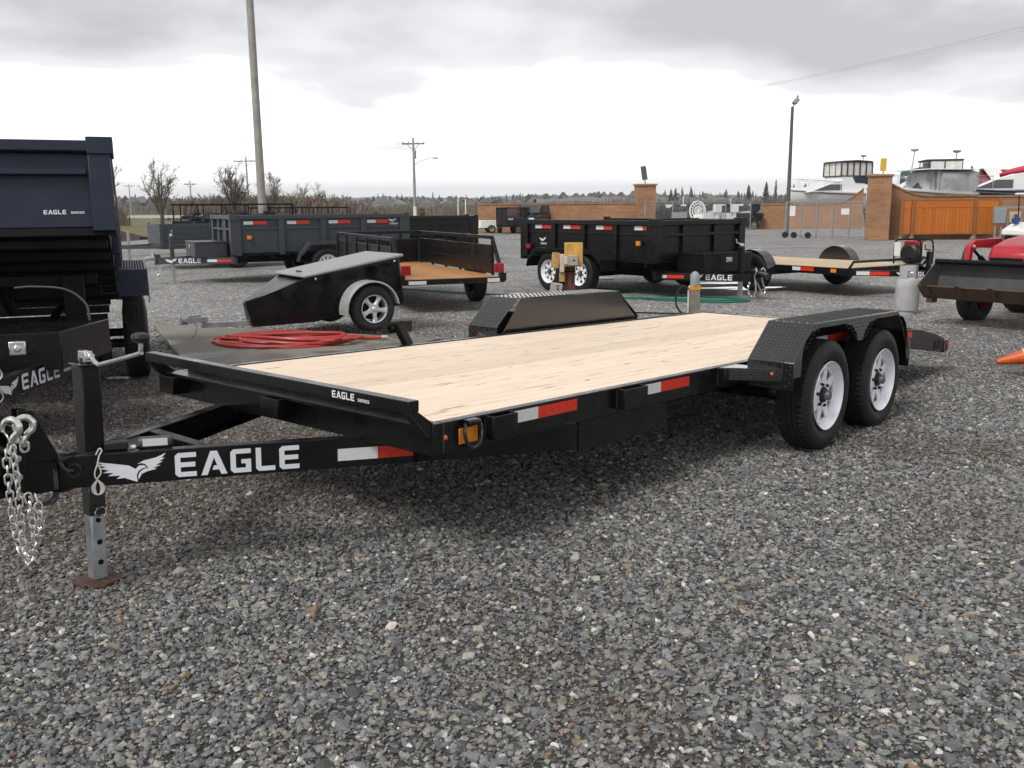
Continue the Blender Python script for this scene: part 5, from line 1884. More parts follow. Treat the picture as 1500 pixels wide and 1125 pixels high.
for x, z in ((.60, .70), (-.40, .87)):
    m.lathe([(.001, -.006), (.014, -.005), (.016, 0)], Matrix.Translation((x, taper(x) + .002, oz(z))) @ Matrix.Rotation(math.pi, 4, 'Z'), 10)
m.build('lid_fastener', MAT['zinc_chain'], ob)
for s in (-1, 1):
    m = MB()
    pts, r0, r1 = [], .345, .325
    ys0, ys1 = s * (OHW + .005), s * (OHW + .235)
    N = 16
    for i in range(N + 1):
        a = R(-8) + R(178) * i / N
        pts.append((math.cos(a), math.sin(a)))
    vs = []
    for c, q in pts:
        vs += [(c * r0, ys0, .30 + q * r0 - .04), (c * r0, ys1, .30 + q * r0 - .04), (c * r1, ys1, .30 + q * r1 - .04), (c * r1, ys0, .30 + q * r1 - .04)]
    fs = []
    for i in range(N):
        for k in range(4):
            fs.append((i * 4 + k, i * 4 + (k + 1) % 4, i * 4 + 4 + (k + 1) % 4, i * 4 + 4 + k))
    fs += [(0, 1, 2, 3), (N * 4 + 3, N * 4 + 2, N * 4 + 1, N * 4)]
    m.add(vs, fs)
    m.build('fender', MAT['fender_silver'], ot, .004, recalc=True)
KITA = WheelKit('alloy', .272, .165, .165, rim='alloy', rubber='rubber_dusty', rimmat='alloy')
for s in (-1, 1):
    KITA.put(ot, (-.02, s * (OHW + .125), .272), flip=(s > 0), spin=.5)
m = MB()
m.tube([(-.02, -OHW, .27), (-.02, OHW, .27)], .03, 8)
m.bar((1.1, 0, .13), (1.80, 0, .15), .06, .06)
m.build('tongue_bar', MAT['galvanized'], ot, .004)
m = MB()
m.bar((1.74, 0, .215), (1.98, 0, .215), .09, .06)
m.tube([(1.96, 0, .22), (2.03, 0, .215)], [.045, .05], 10)
m.bar((1.80, 0, .26), (1.94, 0, .255), .03, .02)
m.tube([(1.86, .05, .18), (1.90, .06, .05), (1.95, .03, .02)], .008, 6)
m.build('coupler', MAT['galvanized'], ot, .008)

# ------------------------------------------------------------------ low flatbed with round fenders, right
fh = Vector((.55, -.84, 0)).normalized()
fll = Vector((-fh.y, fh.x, 0))           # its left = away from us
ft = thing('flatbed_trailer', 'small low black trailer with pale wood deck and round fenders, far side', 'trailer', tuple(Vector((4.4, 17.0, 0)) + fll * 1.05), heading(fh))
ft['label'] = 'small low black trailer with pale wood deck and round fenders beside the puddle'
FW, FX0, FX1 = 1.0, -1.7, 1.86
m = MB()
for s in (-1, 1):
    m.box(FX0, FX1, s * FW - .03, s * FW + .03, .36, .475)
    m.bar((FX1 - .02, s * FW * .96, .40), (FX1 + 1.05, s * .06, .40), .05, .09)
m.box(FX1 - .05, FX1, -FW + .031, FW - .031, .36, .473)
m.box(FX0, FX0 + .05, -FW + .031, FW - .031, .36, .473)
m.box(FX1 + .9, FX1 + 1.25, -.05, .05, .36, .46)
m.tube([(0, -FW - .1, .30), (0, FW + .1, .30)], .035, 8)
m.build('frame', MAT['black_paint'], ft, .004)
pm = MB()
nb_ = 11
pw2 = (2 * FW - .066) / nb_
pm.box(FX0 + .052, FX1 - .052, 0, pw2 - .004, .445, .478)
pme = pm.mesh('plank', MAT['tan_wood'])
for i in range(nb_):
    o = put('plank', pme, ft, 0)
    o.location = (0, -FW + .033 + pw2 * i, .0)
m = MB()
m.tube([(FX1 + .02, -FW, .47), (FX1 + .10, -FW, .585), (FX1 + .10, FW, .585), (FX1 + .02, FW, .47)], .022, 8)
m.build('bulkhead_rail', MAT['black_paint'], ft)
for s in (-1, 1):
    m = MB()
    vs, fs = [], []
    N = 14
    for i in range(N + 1):
        a = math.pi * (i / N)
        c, q = math.cos(a), math.sin(a)
        vs += [(.40 * c, s * (FW + .02), .33 + .40 * q), (.40 * c, s * (FW + .26), .33 + .40 * q), (.385 * c, s * (FW + .26), .33 + .385 * q), (.385 * c, s * (FW + .02), .33 + .385 * q)]
    for i in range(N):
        for k in range(4):
            fs.append((i * 4 + k, i * 4 + (k + 1) % 4, i * 4 + 4 + (k + 1) % 4, i * 4 + 4 + k))
    cI = len(vs)
    vs += [(.385 * math.cos(math.pi * i / N), s * (FW + .022), .33 + .385 * math.sin(math.pi * i / N)) for i in range(N + 1)]
    fs.append(tuple(range(cI, cI + N + 1)))
    m.add(vs, fs)
    m.build('fender', MAT['black_plate'], ft, 0, recalc=True)
    KITB.put(ft, (0, s * (FW + .14), .34), flip=(s > 0))
tape(ft, (.75, -FW - .03, .40), (1, 0, 0), (0, 0, 1), .17, .28, .06, .003)
m = MB()
m.box(1.55, 1.66, -FW - .045, -FW - .031, .395, .455)
m.box(.18, .26, -FW - .045, -FW - .031, .41, .455)
m.build('side_light', MAT['amber'], ft, .004)
a, b = Vector((FX1 - .02, -FW * .96, .40)), Vector((FX1 + 1.05, -.06, .40))
d = (b - a).normalized()
nrm = Vector((d.y, -d.x, 0))
O = a + nrm * .027
tape(ft, O + d * .12 + Vector((0, 0, -.03)), d, (0, 0, 1), .20, .30, .06, .003)
tp, tw = text_polys('EAGLE', .065)
print_on(ft, 'eagle_emblem', emblem_polys(.16), O + d * .72 + Vector((0, 0, -.032)), d, (0, 0, 1), .003)
print_on(ft, 'brand_lettering', tp, O + d * .91 + Vector((0, 0, -.032)), d, (0, 0, 1), .003)
m = MB()
m.box(FX1 + .74, FX1 + .80, -.035, .035, .30, .74)
m.build('jack_post', MAT['black_paint'], ft, .004)
m = MB()
m.tube([(FX1 + .77, 0, .74), (FX1 + .77, 0, .77), (FX1 + .77, -.12, .78), (FX1 + .77, -.13, .86)], .012, 6)
m.build('crank_handle', MAT['black_plastic'], ft)
m = MB()
m.box(FX1 + .745, FX1 + .795, -.025, .025, .02, .30)
m.box(FX1 + .69, FX1 + .85, -.08, .08, 0, .016)
m.build('jack_leg', MAT['galvanized'], ft)

# grey-blue utility trailer and two mesh-sided ones beyond the grey dump trailer
def small_box_trailer(label, pos, hd, L, hw, z0, z1, body, rack=None, load=None, slats=4, name='utility_trailer', group='utility trailers behind the grey dump trailer', wheel_x=0.0):
    t = thing(name, label, 'trailer', (pos[0], pos[1], 0), heading(hd), group)
    m = MB()
    m.box(-L / 2, L / 2, -hw, hw, z0 - .1, z0)
    for s in (-1, 1):
        m.bar((L / 2, s * hw * .8, z0 - .05), (L / 2 + 1.1, s * .04, z0 - .05), .05, .08)
    m.box(L / 2 + .95, L / 2 + 1.2, -.05, .05, z0 - .1, z0)
    m.build('frame', MAT[body], t, .004)
    hs = (z1 - z0) / slats
    for s in (-1, 1):
        for i in range(slats):
            m = MB()
            m.box(-L / 2 + .02, L / 2 - .02, s * hw - .014, s * hw + .014, z0 + hs * i + .012, z0 + hs * (i + 1) - .012)
            m.build('side_board', MAT[body], t, .004)
        m = MB()
        for i in range(4):
            x = -L / 2 + .04 + i * (L - .08) / 3
            m.box(x - .025, x + .025, s * (hw + .022) - .02, s * (hw + .022) + .02, z0, z1 + .03)
        m.build('side_post', MAT[body], t, .004)
    m = MB()
    for x in (-L / 2, L / 2):
        m.box(x - .014, x + .014, -hw + .02, hw - .02, z0 + .01, z1)
    m.build('end_board', MAT[body], t, .004)
    if rack:
        m = MB()
        for s in (-1, 1):
            for i in range(6):
                x = -L / 2 + .05 + i * (L - .1) / 5
                m.box(x - .02, x + .02, s * hw - .02, s * hw + .02, z1 + .031, rack)
            m.box(-L / 2, L / 2, s * hw - .022, s * hw + .022, rack, rack + .05)
        for x in (-L / 2 + .03, L / 2 - .03):
            m.box(x - .02, x + .02, -hw + .023, hw - .023, rack, rack + .045)
        m.build('rack', MAT['dark_frame'], t)
    for s in (-1, 1):
        m = MB()
        m.prism([(wheel_x - .45, .5), (wheel_x - .3, .72), (wheel_x + .3, .72), (wheel_x + .45, .5), (wheel_x + .43, .5), (wheel_x + .29, .70), (wheel_x - .29, .70), (wheel_x - .43, .5)], 'y', s * (hw + .02), s * (hw + .24))
        m.build('fender', MAT[body], t)
        KITG.put(t, (wheel_x, s * (hw + .13), .345), flip=(s > 0))
    m = MB()
    m.box(L / 2 + .60, L / 2 + .66, -.03, .03, .05, z0 + .35)
    m.box(L / 2 + .55, L / 2 + .71, -.08, .08, 0, .05)
    m.build('jack_post', MAT['galvanized'], t)
    return t
small_box_trailer('blue-grey slatted utility trailer standing nearest behind the grey dump trailer', (-7.6, 25.6), (-.86, -.5), 3.6, .9, .62, 1.13, 'blue_grey')
t_ = small_box_trailer('black open-racked trailer loaded with dark scrap, left of the wooden pole', (-9.4, 33.0), (-.97, -.2), 3.9, .9, .6, 1.12, 'black_dump', rack=1.62)
m = MB()
rng = random.Random(9)
for i in range(40):
    c = Vector((rng.uniform(-1.7, 1.6), rng.uniform(-.7, .7), 1.05 + rng.uniform(0, .28)))
    m.box(-.2, .2, -.12, .12, -.05, .05, Matrix.Translation(c) @ Matrix.Rotation(rng.uniform(0, 6), 4, 'Z') @ Matrix.Rotation(rng.uniform(-.6, .6), 4, 'X'))
lo = m.build('scrap_load', MAT['canvas_black'])
lo.matrix_world = Matrix.Translation((-9.4, 33.0, 0)) @ Matrix.Rotation(heading((-.97, -.2)), 4, 'Z')
tag(lo, 'heap of dark scrap lying in the racked trailer left of the pole', 'load', kind='stuff')
small_box_trailer('empty black open-racked trailer directly behind the wooden pole', (-7.9, 36.6), (-.99, -.1), 3.6, .9, .6, 1.1, 'black_dump', rack=1.50)
# ------------------------------------------------------------------ hoses, posts and small things on the lot
rng = random.Random(21)
pts = []
for turn in range(7):
    for k in range(14):
        a = 2 * math.pi * k / 14
        rx = .64 + .07 * math.sin(turn * 1.9 + a * 1.3) + .026 * turn * math.cos(a + turn * 1.7)
        ry = .40 + .07 * math.cos(turn * 2.3 + a) - .025 * turn
        pts.append((-2.62 + rx * math.cos(a) + .05 * turn, 10.28 + ry * math.sin(a) - .25 * rx * math.cos(a) * .4 + .03 * math.sin(turn * 3), .080 + .010 * turn + .013 * math.sin(a * 2 + turn * 2)))
pts += [(-1.85, 9.98, .14), (-1.72, 10.2, .12), (-1.64, 10.40, .09), (-1.55, 10.46, .085), (-1.43, 10.47, .09)]
m = MB()
m.tube(curve(pts, 4), .0185, 8)
hs = m.build('hose', MAT['hose_red'])
m = MB()
m.tube([(-1.44, 10.47, .09), (-1.38, 10.475, .092)], .022, 8)
m.build('hose_fitting', MAT['zinc_chain'], hs)
tag(hs, 'coiled red air hose lying on the concrete pad', 'hose')
m = MB()
m.tube(curve([(-2.05, 17.7, .02), (-1.2, 17.0, .02), (-.55, 16.5, .02), (.6, 15.9, .02), (1.2, 15.3, .02), (1.9, 15.6, .02), (2.6, 15.05, .02), (3.3, 14.75, .02), (3.75, 14.95, .02), (3.55, 15.4, .02), (3.0, 15.9, .02), (2.6, 16.3, .02), (1.4, 17.6, .02)], 8), .015, 6)
m.tube(curve([(3.7, 15.0, .03), (3.2, 14.95, .03), (2.6, 15.25, .03), (1.8, 15.5, .03)], 8), .014, 6)
tag(m.build('hose', MAT['hose_green']), 'green garden hose trailing across the gravel past the black dump trailer', 'hose')

# rusty outlet post with the boxes mounted on it
ps = thing('outlet_post', 'rusty post carrying a yellowed metal box and several outlet boxes', 'utility post', (.86, 14.0, 0))
m = MB()
m.prism([(-.075, -.05), (.075, -.05), (.075, .05), (-.075, .05)], 'z', 0, .74)
m.bar((.0, -.056, 0), (.0, -.056, .74), .05, .02, (0, 1, 0))
m.build('post', MAT['rust_post'], ps, .006)
m = MB()
m.box(-.085, .175, -.20, -.07, .645, .985)
m.build('metal_box', MAT['yellow_box'], ps, .008)
m = MB()
m.box(-.045, .10, -.30, -.205, .665, .81)
ob_ = m.build('outlet_box', MAT['grey_box'], ps, .008)
m = MB()
m.box(.02, .06, -.303, -.3005, .73, .75)
m.build('outlet_print', MAT['black_plastic'], ob_)
m = MB()
m.box(-.155, -.088, -.16, -.06, .56, .82)
m.build('conduit_box', MAT['cream'], ps, .006)
m = MB()
m.box(-.10, -.047, -.29, -.22, .68, .80)
m.build('switch_cover', MAT['cream'], ps, .006)
m = MB()
m.box(-.27, -.16, -.15, -.03, .62, .84, Matrix.Translation((-.21, -.09, .73)) @ Matrix.Rotation(R(6), 4, 'Y') @ Matrix.Translation((.21, .09, -.73)))
m.build('junction_box', MAT['tan_box'], ps, .006)
m = MB()
m.box(-.16, -.08, -.12, -.04, .42, .55)
m.build('junction_box', MAT['tan_box'], ps, .006)
m = MB()
m.box(-.29, -.12, -.16, -.02, .23, .40, Matrix.Translation((-.2, -.09, .31)) @ Matrix.Rotation(R(8), 4, 'Y') @ Matrix.Translation((.2, .09, -.31)))
lb = m.build('weatherproof_outlet', MAT['grey_box'], ps, .01)
m = MB()
for z in (.27, .31, .35):
    m.box(-.20, -.165, -.163, -.1605, z, z + .02)
m.build('outlet_print', MAT['black_plastic'], lb)
m = MB()
m.box(-.10, .08, -.085, .06, .555, .58)
m.build('strap', MAT['dark_frame'], ps)

# short hydrant post, grey above yellow tape, with a black hose looped on it
hp = thing('water_post', 'short weathered post with a grey cap, a yellow tape band and a looped black hose', 'hydrant post', (2.55, 13.3, 0))
m = MB()
m.box(-.05, .085, -.05, .05, 0, .34)
m.build('post', MAT['wood_post'], hp, .008)
m = MB()
m.box(-.055, .09, -.055, .055, .335, .40)
m.build('tape_band', MAT['tape_yellow'], hp, .006)
m = MB()
m.lathe([(.065, 0), (.068, .1), (.055, .16), (.03, .19), (.001, .2)], Matrix.Translation((.015, 0, .40)) @ Matrix.Rotation(math.pi / 2, 4, 'X'), 16)
m.build('cap', MAT['elec_grey'], hp)
m = MB()
m.tube([(-.075, -.03, 0), (-.075, -.03, .36), (-.06, -.03, .40)], .014, 8)
m.tube([(-.095, -.03, .36), (-.05, -.03, .36)], .012, 6)
m.build('standpipe', MAT['cream'], hp)
m = MB()
m.tube(curve([(-.08, -.06, .36), (-.16, -.06, .40), (-.24, -.05, .30), (-.25, -.06, .15), (-.18, -.07, .03), (-.12, -.1, .02)], 6), .013, 6)
m.build('looped_hose', MAT['hose_black'], hp)
m = MB()
m.tube(curve([(2.42, 13.2, .015), (1.9, 13.35, .015), (1.2, 13.6, .015), (.5, 13.5, .015), (-.4, 13.6, .015)], 6), .014, 6)
tag(m.build('hose', MAT['hose_black']), 'thin black hose lying on the gravel beyond the tread-plate fender', 'hose')
# white scraps
def scrap(name, label, x, y, sx, sy, seed, z=0.0):
    mb = MB()
    n = 7
    vs = []
    for j in range(n):
        for i in range(n):
            u, v = i / (n - 1) - .5, j / (n - 1) - .5
            vs.append((x + u * sx * (1 + .3 * noise.noise(Vector((v * 3, seed, 0)))), y + v * sy, z + .02 + .03 * abs(noise.noise(Vector((u * 4, v * 4, seed))))))
    fs = [(j * n + i, j * n + i + 1, (j + 1) * n + i + 1, (j + 1) * n + i) for j in range(n - 1) for i in range(n - 1)]
    o = mb.add(vs, fs).build(name, MAT['paper'], None, 0, 20)
    md = o.modifiers.new('thickness', 'SOLIDIFY'); md.thickness = .004
    return tag(o, label, 'litter')
q = at(175, 557)
scrap('paper_scrap', 'crumpled white scrap on brown ground behind the tongue jack', q.x, q.y, .18, .08, 2.0)
q = at(760, 432)
scrap('plastic_scrap', 'crumpled white plastic lying beside the green hose', q.x, q.y, .28, .12, 5.0)
q = at(888, 409)
scrap('paper_scrap', 'pale sheet lying under the black dump trailer', q.x, q.y, .35, .2, 9.0)

# gas cylinder
cy = thing('gas_cylinder', 'upright grey steel propane cylinder with collar beside the tractor bucket', 'gas cylinder', (5.46, 13.1, 0))
m = MB()
RX = Matrix.Rotation(math.pi / 2, 4, 'X')
m.lathe([(.001, .03), (.12, .03), (.15, .06), (.158, .12), (.158, .38), (.155, .42), (.135, .475), (.09, .505), (.001, .51)], RX, 36)
m.build('tank', MAT['cylinder_grey'], cy)
m = MB()
m.lathe([(.125, .0), (.13, .0), (.13, .05), (.125, .05)], RX, 30)
m.build('foot_ring', MAT['cylinder_grey'], cy)
m = MB()
N = 26
vs, fs = [], []
for i in range(N + 1):
    a = R(-60) + R(300) * i / N - math.pi / 2 + R(60) + R(30)
    lo = .49 if not (9 < i < 16) else .56
    for r_, z in ((.112, lo), (.118, lo), (.118, .665), (.112, .665)):
        vs.append((r_ * math.cos(a), r_ * math.sin(a), z))
for i in range(N):
    for k in range(4):
        fs.append((i * 4 + k, i * 4 + (k + 1) % 4, i * 4 + 4 + (k + 1) % 4, i * 4 + 4 + k))
m.add(vs, fs)
m.build('collar', MAT['cylinder_grey'], cy)
m = MB()
m.tube([(0, 0, .51), (0, 0, .59)], .02, 10)
m.tube([(0, 0, .57), (.05, -.04, .57)], .014, 8)
m.lathe([(.001, .59), (.035, .592), (.035, .61), (.001, .612)], RX, 12)
m.build('valve', MAT['alloy'], cy)

# portable compressor / engine beyond the small trailer's tongue
gn = thing('generator', 'black and red portable engine with white label on the far low trailer', 'generator', (6.87, 16.35, .478), heading(fh))
m = MB()
m.lathe([(.001, -.20), (.17, -.20), (.215, -.16), (.225, -.02), (.225, .08), (.19, .17), (.001, .18)], Matrix.Translation((0, 0, .185)) @ Matrix.Scale(.8, 4), 24)
m.build('housing', MAT['black_plastic'], gn)
m = MB()
m.box(-.12, .14, -.12, .14, .30, .405)
m.build('fuel_tank', MAT['tractor_red'], gn, .03)
m = MB()
for y in (-.17, .17):
    m.tube(curve([(-.25, y, .01), (-.25, y, .32), (-.18, y, .42), (.18, y, .42), (.25, y, .32), (.25, y, .01)], 4), .014, 8)
m.tube([(-.18, -.17, .42), (-.18, .17, .42)], .014, 8)
m.tube([(.18, -.17, .42), (.18, .17, .42)], .014, 8)
m.build('frame', MAT['dark_frame'], gn)
m = MB()
m.box(-.20, -.08, -.252, -.248, .15, .38)
m.box(.255, .258, -.13, -.03, .15, .38)
m.build('label_plate', MAT['label_white'], gn)

# cone lying on its side, cut by the frame
cn = thing('traffic_cone', 'orange traffic cone lying on its side on the gravel', 'traffic cone', (4.27, 8.25, .0))
CM = Matrix.Translation((0, 0, .128)) @ Matrix.Rotation(R(-14), 4, 'Z') @ Matrix.Rotation(R(-13.5), 4, 'Y') @ Matrix.Rotation(-math.pi / 2, 4, 'Z')
def cone_band(name, t0, t1, m_, extra=0.0):
    mb = MB()
    f = lambda t: .022 + (t / .46) * .098 + extra
    prof = [(f(t0 + (t1 - t0) * i / 4), t0 + (t1 - t0) * i / 4) for i in range(5)]
    if t0 == 0:
        prof = [(.001, -.004), (.018, -.002)] + prof
    mb.lathe(prof, CM, 28)
    return mb.build(name, m_, cn)
cone_band('cone_body', 0, .46, MAT['cone_orange'])
cone_band('reflective_band', .21, .36, MAT['cone_band'], .0025)
m = MB()
m.box(-.16, .16, .46, .485, -.16, .16, CM)
m.build('base', MAT['black_plastic'], cn, .01)

# ------------------------------------------------------------------ red loader tractor
th = Vector((-.80, -.60, 0)).normalized()
tl_ = Vector((-th.y, th.x, 0))
tr = thing('loader_tractor', 'red compact tractor with front loader bucket and red canopy', 'tractor', (6.33, 11.90, 0), heading(th))
KITT = WheelKit('tractor', .30, .24, .16, rubber='tyre_mud', rimmat='tractor_red', chunky=True, cap=.02)
KITR = WheelKit('tractor_rear', .47, .32, .27, rubber='tyre_mud', rimmat='tractor_red', chunky=True, cap=.02)
for s in (-1, 1):
    KITT.put(tr, (0, s * .52, .30), flip=(s > 0))
    KITR.put(tr, (-1.45, s * .58, .47), flip=(s > 0))
m = MB()
# bucket: curled back, cutting edge forward
t_ = .012
BW = .72
prof = [(1.05, .50), (.88, .34), (.70, .34), (.58, .44), (.55, .60), (.60, .755), (.64, .785)]
for (x0, z0), (x1, z1) in zip(prof, prof[1:]):
    m.mat = 1 if z0 < .40 and z1 <= .44 or x0 == 1.05 else 0
    m.bar((x0, -BW, z0), (x0, BW, z0), .001, .001) if False else None
    m.add([(x0, -BW, z0), (x0, BW, z0), (x1, BW, z1), (x1, -BW, z1), (x0 - .005, -BW, z0 + t_), (x0 - .005, BW, z0 + t_), (x1 - .01, BW, z1 + t_ * .3), (x1 - .01, -BW, z1 + t_ * .3)], [(0, 3, 2, 1), (4, 5, 6, 7), (0, 1, 5, 4), (1, 2, 6, 5), (2, 3, 7, 6), (3, 0, 4, 7)])
m.mat = 0
for s in (-1, 1):
    m.prism(prof + [(.66, .77)], 'y', s * BW, s * (BW + .012))
bk = m.build('bucket', [MAT['bucket_grey'], MAT['bucket_rust']], tr, .003, recalc=True)
m = MB()
m.tube([(.645, -BW - .01, .785), (.645, BW + .01, .785)], .032, 12)
m.build('bucket_lip', MAT['dark_frame'], bk)
m = MB()
for y in (-.62, -.2, .2, .62):
    m.prism([(1.05, .505), (1.10, .52), (.96, .38), (.94, .385)], 'y', y - .03, y + .03)
m.box(.80, .92, -BW + .05, -BW + .13, .285, .345)
m.build_each('bucket_tooth', MAT['bucket_rust'], bk)
for s in (-1, 1):
    m = MB()
    y0 = s * .42
    m.prism([(-.42, .98), (-.30, 1.06), (.36, 1.05), (.48, .98), (.535, .55), (.45, .55), (.40, .90), (.30, .95), (-.34, .93)], 'y', y0 - .035, y0 + .035)
    m.build('loader_arm', MAT['tractor_red'], tr, .008)
    m = MB()
    m.tube([(-.20, y0, .62), (.15, y0, .82)], .035, 10)
    m.tube([(.15, y0, .82), (.34, y0, .93)], .018, 8)
    m.tube([(.20, y0 + s * .06, 1.03), (.40, y0 + s * .06, .88)], .028, 8)
    m.tube([(.40, y0 + s * .06, .88), (.53, y0 + s * .04, .66)], .015, 8)
    m.build('hydraulic_cylinder', MAT['dark_frame'], tr)
    m = MB()
    m.box(-.44, -.34, y0 - .05, y0 + .05, .40, 1.02)
    m.build('loader_tower', MAT['dark_frame'], tr, .006)
    m = MB()
    for k in range(2):
        m.tube(curve([(-.36, y0 + s * .05, .95 + .03 * k), (-.1, y0 + s * .05, 1.045 + .01 * k), (.25, y0 + s * .05, 1.035 + .01 * k), (.42, y0 + s * .05, .97), (.50, y0 + s * .055, .80)], 5), .011, 6)
    m.build('hydraulic_hose', MAT['hose_black'], tr)
    m = MB()
    for x, z in ((-.38, .98), (.50, .60), (.40, .97)):
        m.tube([(x, y0 - .05, z), (x, y0 + .05, z)], .022, 10)
    m.build_each('pivot_pin', MAT['alloy'], tr)
m = MB()
hood = [(.30, .62), (.33, .86), (.24, .98), (-.10, 1.06), (-.75, 1.12), (-.75, .70)]
m.prism(hood, 'y', -.25, .25)
hd_ = m.build('hood', MAT['tractor_red'], tr, .045)
m = MB()
m.box(.335, .35, -.20, .20, .66, .84)
m.build('grille', MAT['dark_frame'], hd_, .01)
m = MB()
m.box(.40, .44, -.36, .36, .60, .72)
m.box(.30, .42, -.34, -.29, .50, .78)
m.box(.30, .42, .29, .34, .50, .78)
m.build_each('grille_guard', MAT['tractor_red'], tr, .01)
m = MB()
m.box(.36, .43, -.26, .26, .735, .79)
m.build('headlight', MAT['label_white'], tr, .02)
m = MB()
m.box(-1.7, .28, -.17, .17, .36, .66)
m.box(-.1, .12, -.45, .45, .26, .38)
m.build('chassis', MAT['dark_frame'], tr, .02)
for s in (-1, 1):
    m = MB()
    vs, fs = [], []
    N = 10
    for i in range(N + 1):
        a = R(15) + R(150) * i / N
        vs += [(-1.45 + .53 * math.cos(a), s * .40, .47 + .53 * math.sin(a)), (-1.45 + .53 * math.cos(a), s * .76, .47 + .53 * math.sin(a)), (-1.45 + .51 * math.cos(a), s * .76, .47 + .51 * math.sin(a)), (-1.45 + .51 * math.cos(a), s * .40, .47 + .51 * math.sin(a))]
    for i in range(N):
        for k in range(4):
            fs.append((i * 4 + k, i * 4 + (k + 1) % 4, i * 4 + 4 + (k + 1) % 4, i * 4 + 4 + k))
    m.add(vs, fs)
    m.build('fender', MAT['tractor_red'], tr)
m = MB()
m.box(-1.55, -1.15, -.24, .24, .78, .86)
m.box(-1.62, -1.52, -.24, .24, .80, 1.22)
m.build('seat', MAT['black_plastic'], tr, .04)
m = MB()
m.tube([(-.78, 0, 1.0), (-.92, 0, 1.18)], .02, 8)
m.tube([(-.95 + .17 * .5 * math.sin(a) * 0 - .09 * math.cos(a) * 0 + .08 * math.cos(a), .18 * math.sin(a), 1.19 + .14 * math.cos(a)) for a in [2 * math.pi * i / 18 for i in range(18)]], .014, 8, closed=True)
m.build('steering_wheel', MAT['black_plastic'], tr)
m = MB()
for x in (-1.45, -2.4):
    for y in (-.50, .50):
        m.box(x - .02, x + .02, y - .02, y + .02, .60, 1.95)
m.build_each('canopy_frame', MAT['dark_frame'], tr)
m = MB()
N = 9
vs = []
for j in range(N):
    for i in range(N):
        u, v = i / (N - 1) * 2 - 1, j / (N - 1) * 2 - 1
        vs.append((-1.62 + u * .95, v * .68, 2.05 - .10 * abs(u) ** 3 - .07 * abs(v) ** 3))
fs = [(j * N + i, j * N + i + 1, (j + 1) * N + i + 1, (j + 1) * N + i) for j in range(N - 1) for i in range(N - 1)]
m.add(vs, fs)
cv = m.build('canopy', MAT['canopy_red'], tr)
md = cv.modifiers.new('thickness', 'SOLIDIFY'); md.thickness = .05; md.offset = -1

# ------------------------------------------------------------------ poles and wires
wp = thing('wooden_pole', 'tall weathered wooden pole rising out of frame behind the grey dump trailer', 'pole', (-8.62, 33.6, 0))
m = MB()
m.tube([(0, 0, -.1), (-.03, 0, 5), (-.06, 0, 10), (-.08, 0, 13)], [.145, .13, .12, .11], 18)
m.build('shaft', MAT['pole_wood'], wp)
m = MB()
m.box(-1.2, 1.2, -.06, .06, 12.2, 12.34)
m.build('crossarm', MAT['pole_wood_dark'], wp)
lp = thing('light_pole', 'slim dark lamp pole with one tilted floodlight, beside the rolling gate', 'lamp post', (13.55, 47.2, 0))
m = MB()
m.tube([(0, 0, 0), (.0, 0, 3.2), (.0, 0, 6.10)], [.10, .09, .075], 12)
m.build('shaft', MAT['pole_metal'], lp)
m = MB()
m.box(-.13, .13, -.32, .14, -.09, .09, Matrix.Translation((.12, 0, 6.34)) @ Matrix.Rotation(R(-55), 4, 'Y'))
m.tube([(.0, 0, 6.05), (.1, 0, 6.3)], .04, 8)
m.build('floodlight', MAT['elec_grey'], lp, .04)
m = MB()
m.tube([(.22, 0, 6.48), (.23, 0, 6.62)], .04, 8)
m.build('photocell', MAT['pole_metal'], lp)
def utility_pole(label, x, y, h, arm=2.6, lamp=False, group=None, rot=0.0, white=False):
    t = thing('utility_pole', label, 'utility pole', (x, y, 0), rot, group)
    m = MB()
    m.tube([(0, 0, 0), (.02, 0, h * .5), (.0, 0, h)], [.17, .145, .11], 10)
    m.build('shaft', MAT['pole_wood'], t)
    m = MB()
    m.box(-arm / 2, arm / 2, -.06, .06, h - .75, h - .60)
    m.bar((-arm * .27, -.03, h - .72), (0, -.03, h - 1.45), .06, .06)
    m.bar((arm * .27, -.03, h - .72), (0, -.03, h - 1.45), .06, .06)
    m.build('crossarm', MAT['pole_wood_dark'], t)
    m = MB()
    for x_ in (-arm * .46, -arm * .2, arm * .2, arm * .46):
        m.tube([(x_, 0, h - .6), (x_, 0, h - .42)], .05, 6)
    m.build_each('insulator', MAT['elec_grey'], t)
    if lamp:
        m = MB()
        m.tube(curve([(.1, 0, h - 3.0), (1.0, 0, h - 2.5), (1.9, 0, h - 2.25), (2.3, 0, h - 2.25)], 5), .035, 6)
        m.build('lamp_arm', MAT['elec_grey'], t)
        m = MB()
        m.box(2.2, 2.75, -.12, .12, h - 2.33, h - 2.18)
        m.build('lamp_head', MAT['elec_grey'], t, .04)
        m = MB()
        m.tube([(.17, -.1, h - 2.3), (.17, -.1, h - 1.4)], .16, 10)
        m.build('transformer', MAT['elec_grey'], t)
    if white:
        m = MB()
        m.tube([(0.01, 0, .02), (.01, 0, 1.6)], .182, 10)
        m.build('painted_band', MAT['cart_white'], t)
    return t
utility_pole('nearest wooden utility pole with crossarm and curved street lamp above the grey trailer', -10.9, 110, 9.2, 2.55, True, None, 0, True)
utility_pole('distant utility pole with crossarm between the two large bare trees', -66, 200, 7.2, 2.4, False, 'distant utility poles')
utility_pole('faint far utility pole left of the large bare tree', -112, 285, 9.0, 3.6, False, 'distant utility poles')
utility_pole('utility pole whose crossarm shows behind the tall wooden pole', -42, 155, 9.6, 4.0, False, 'distant utility poles')
wire = []
m = MB()
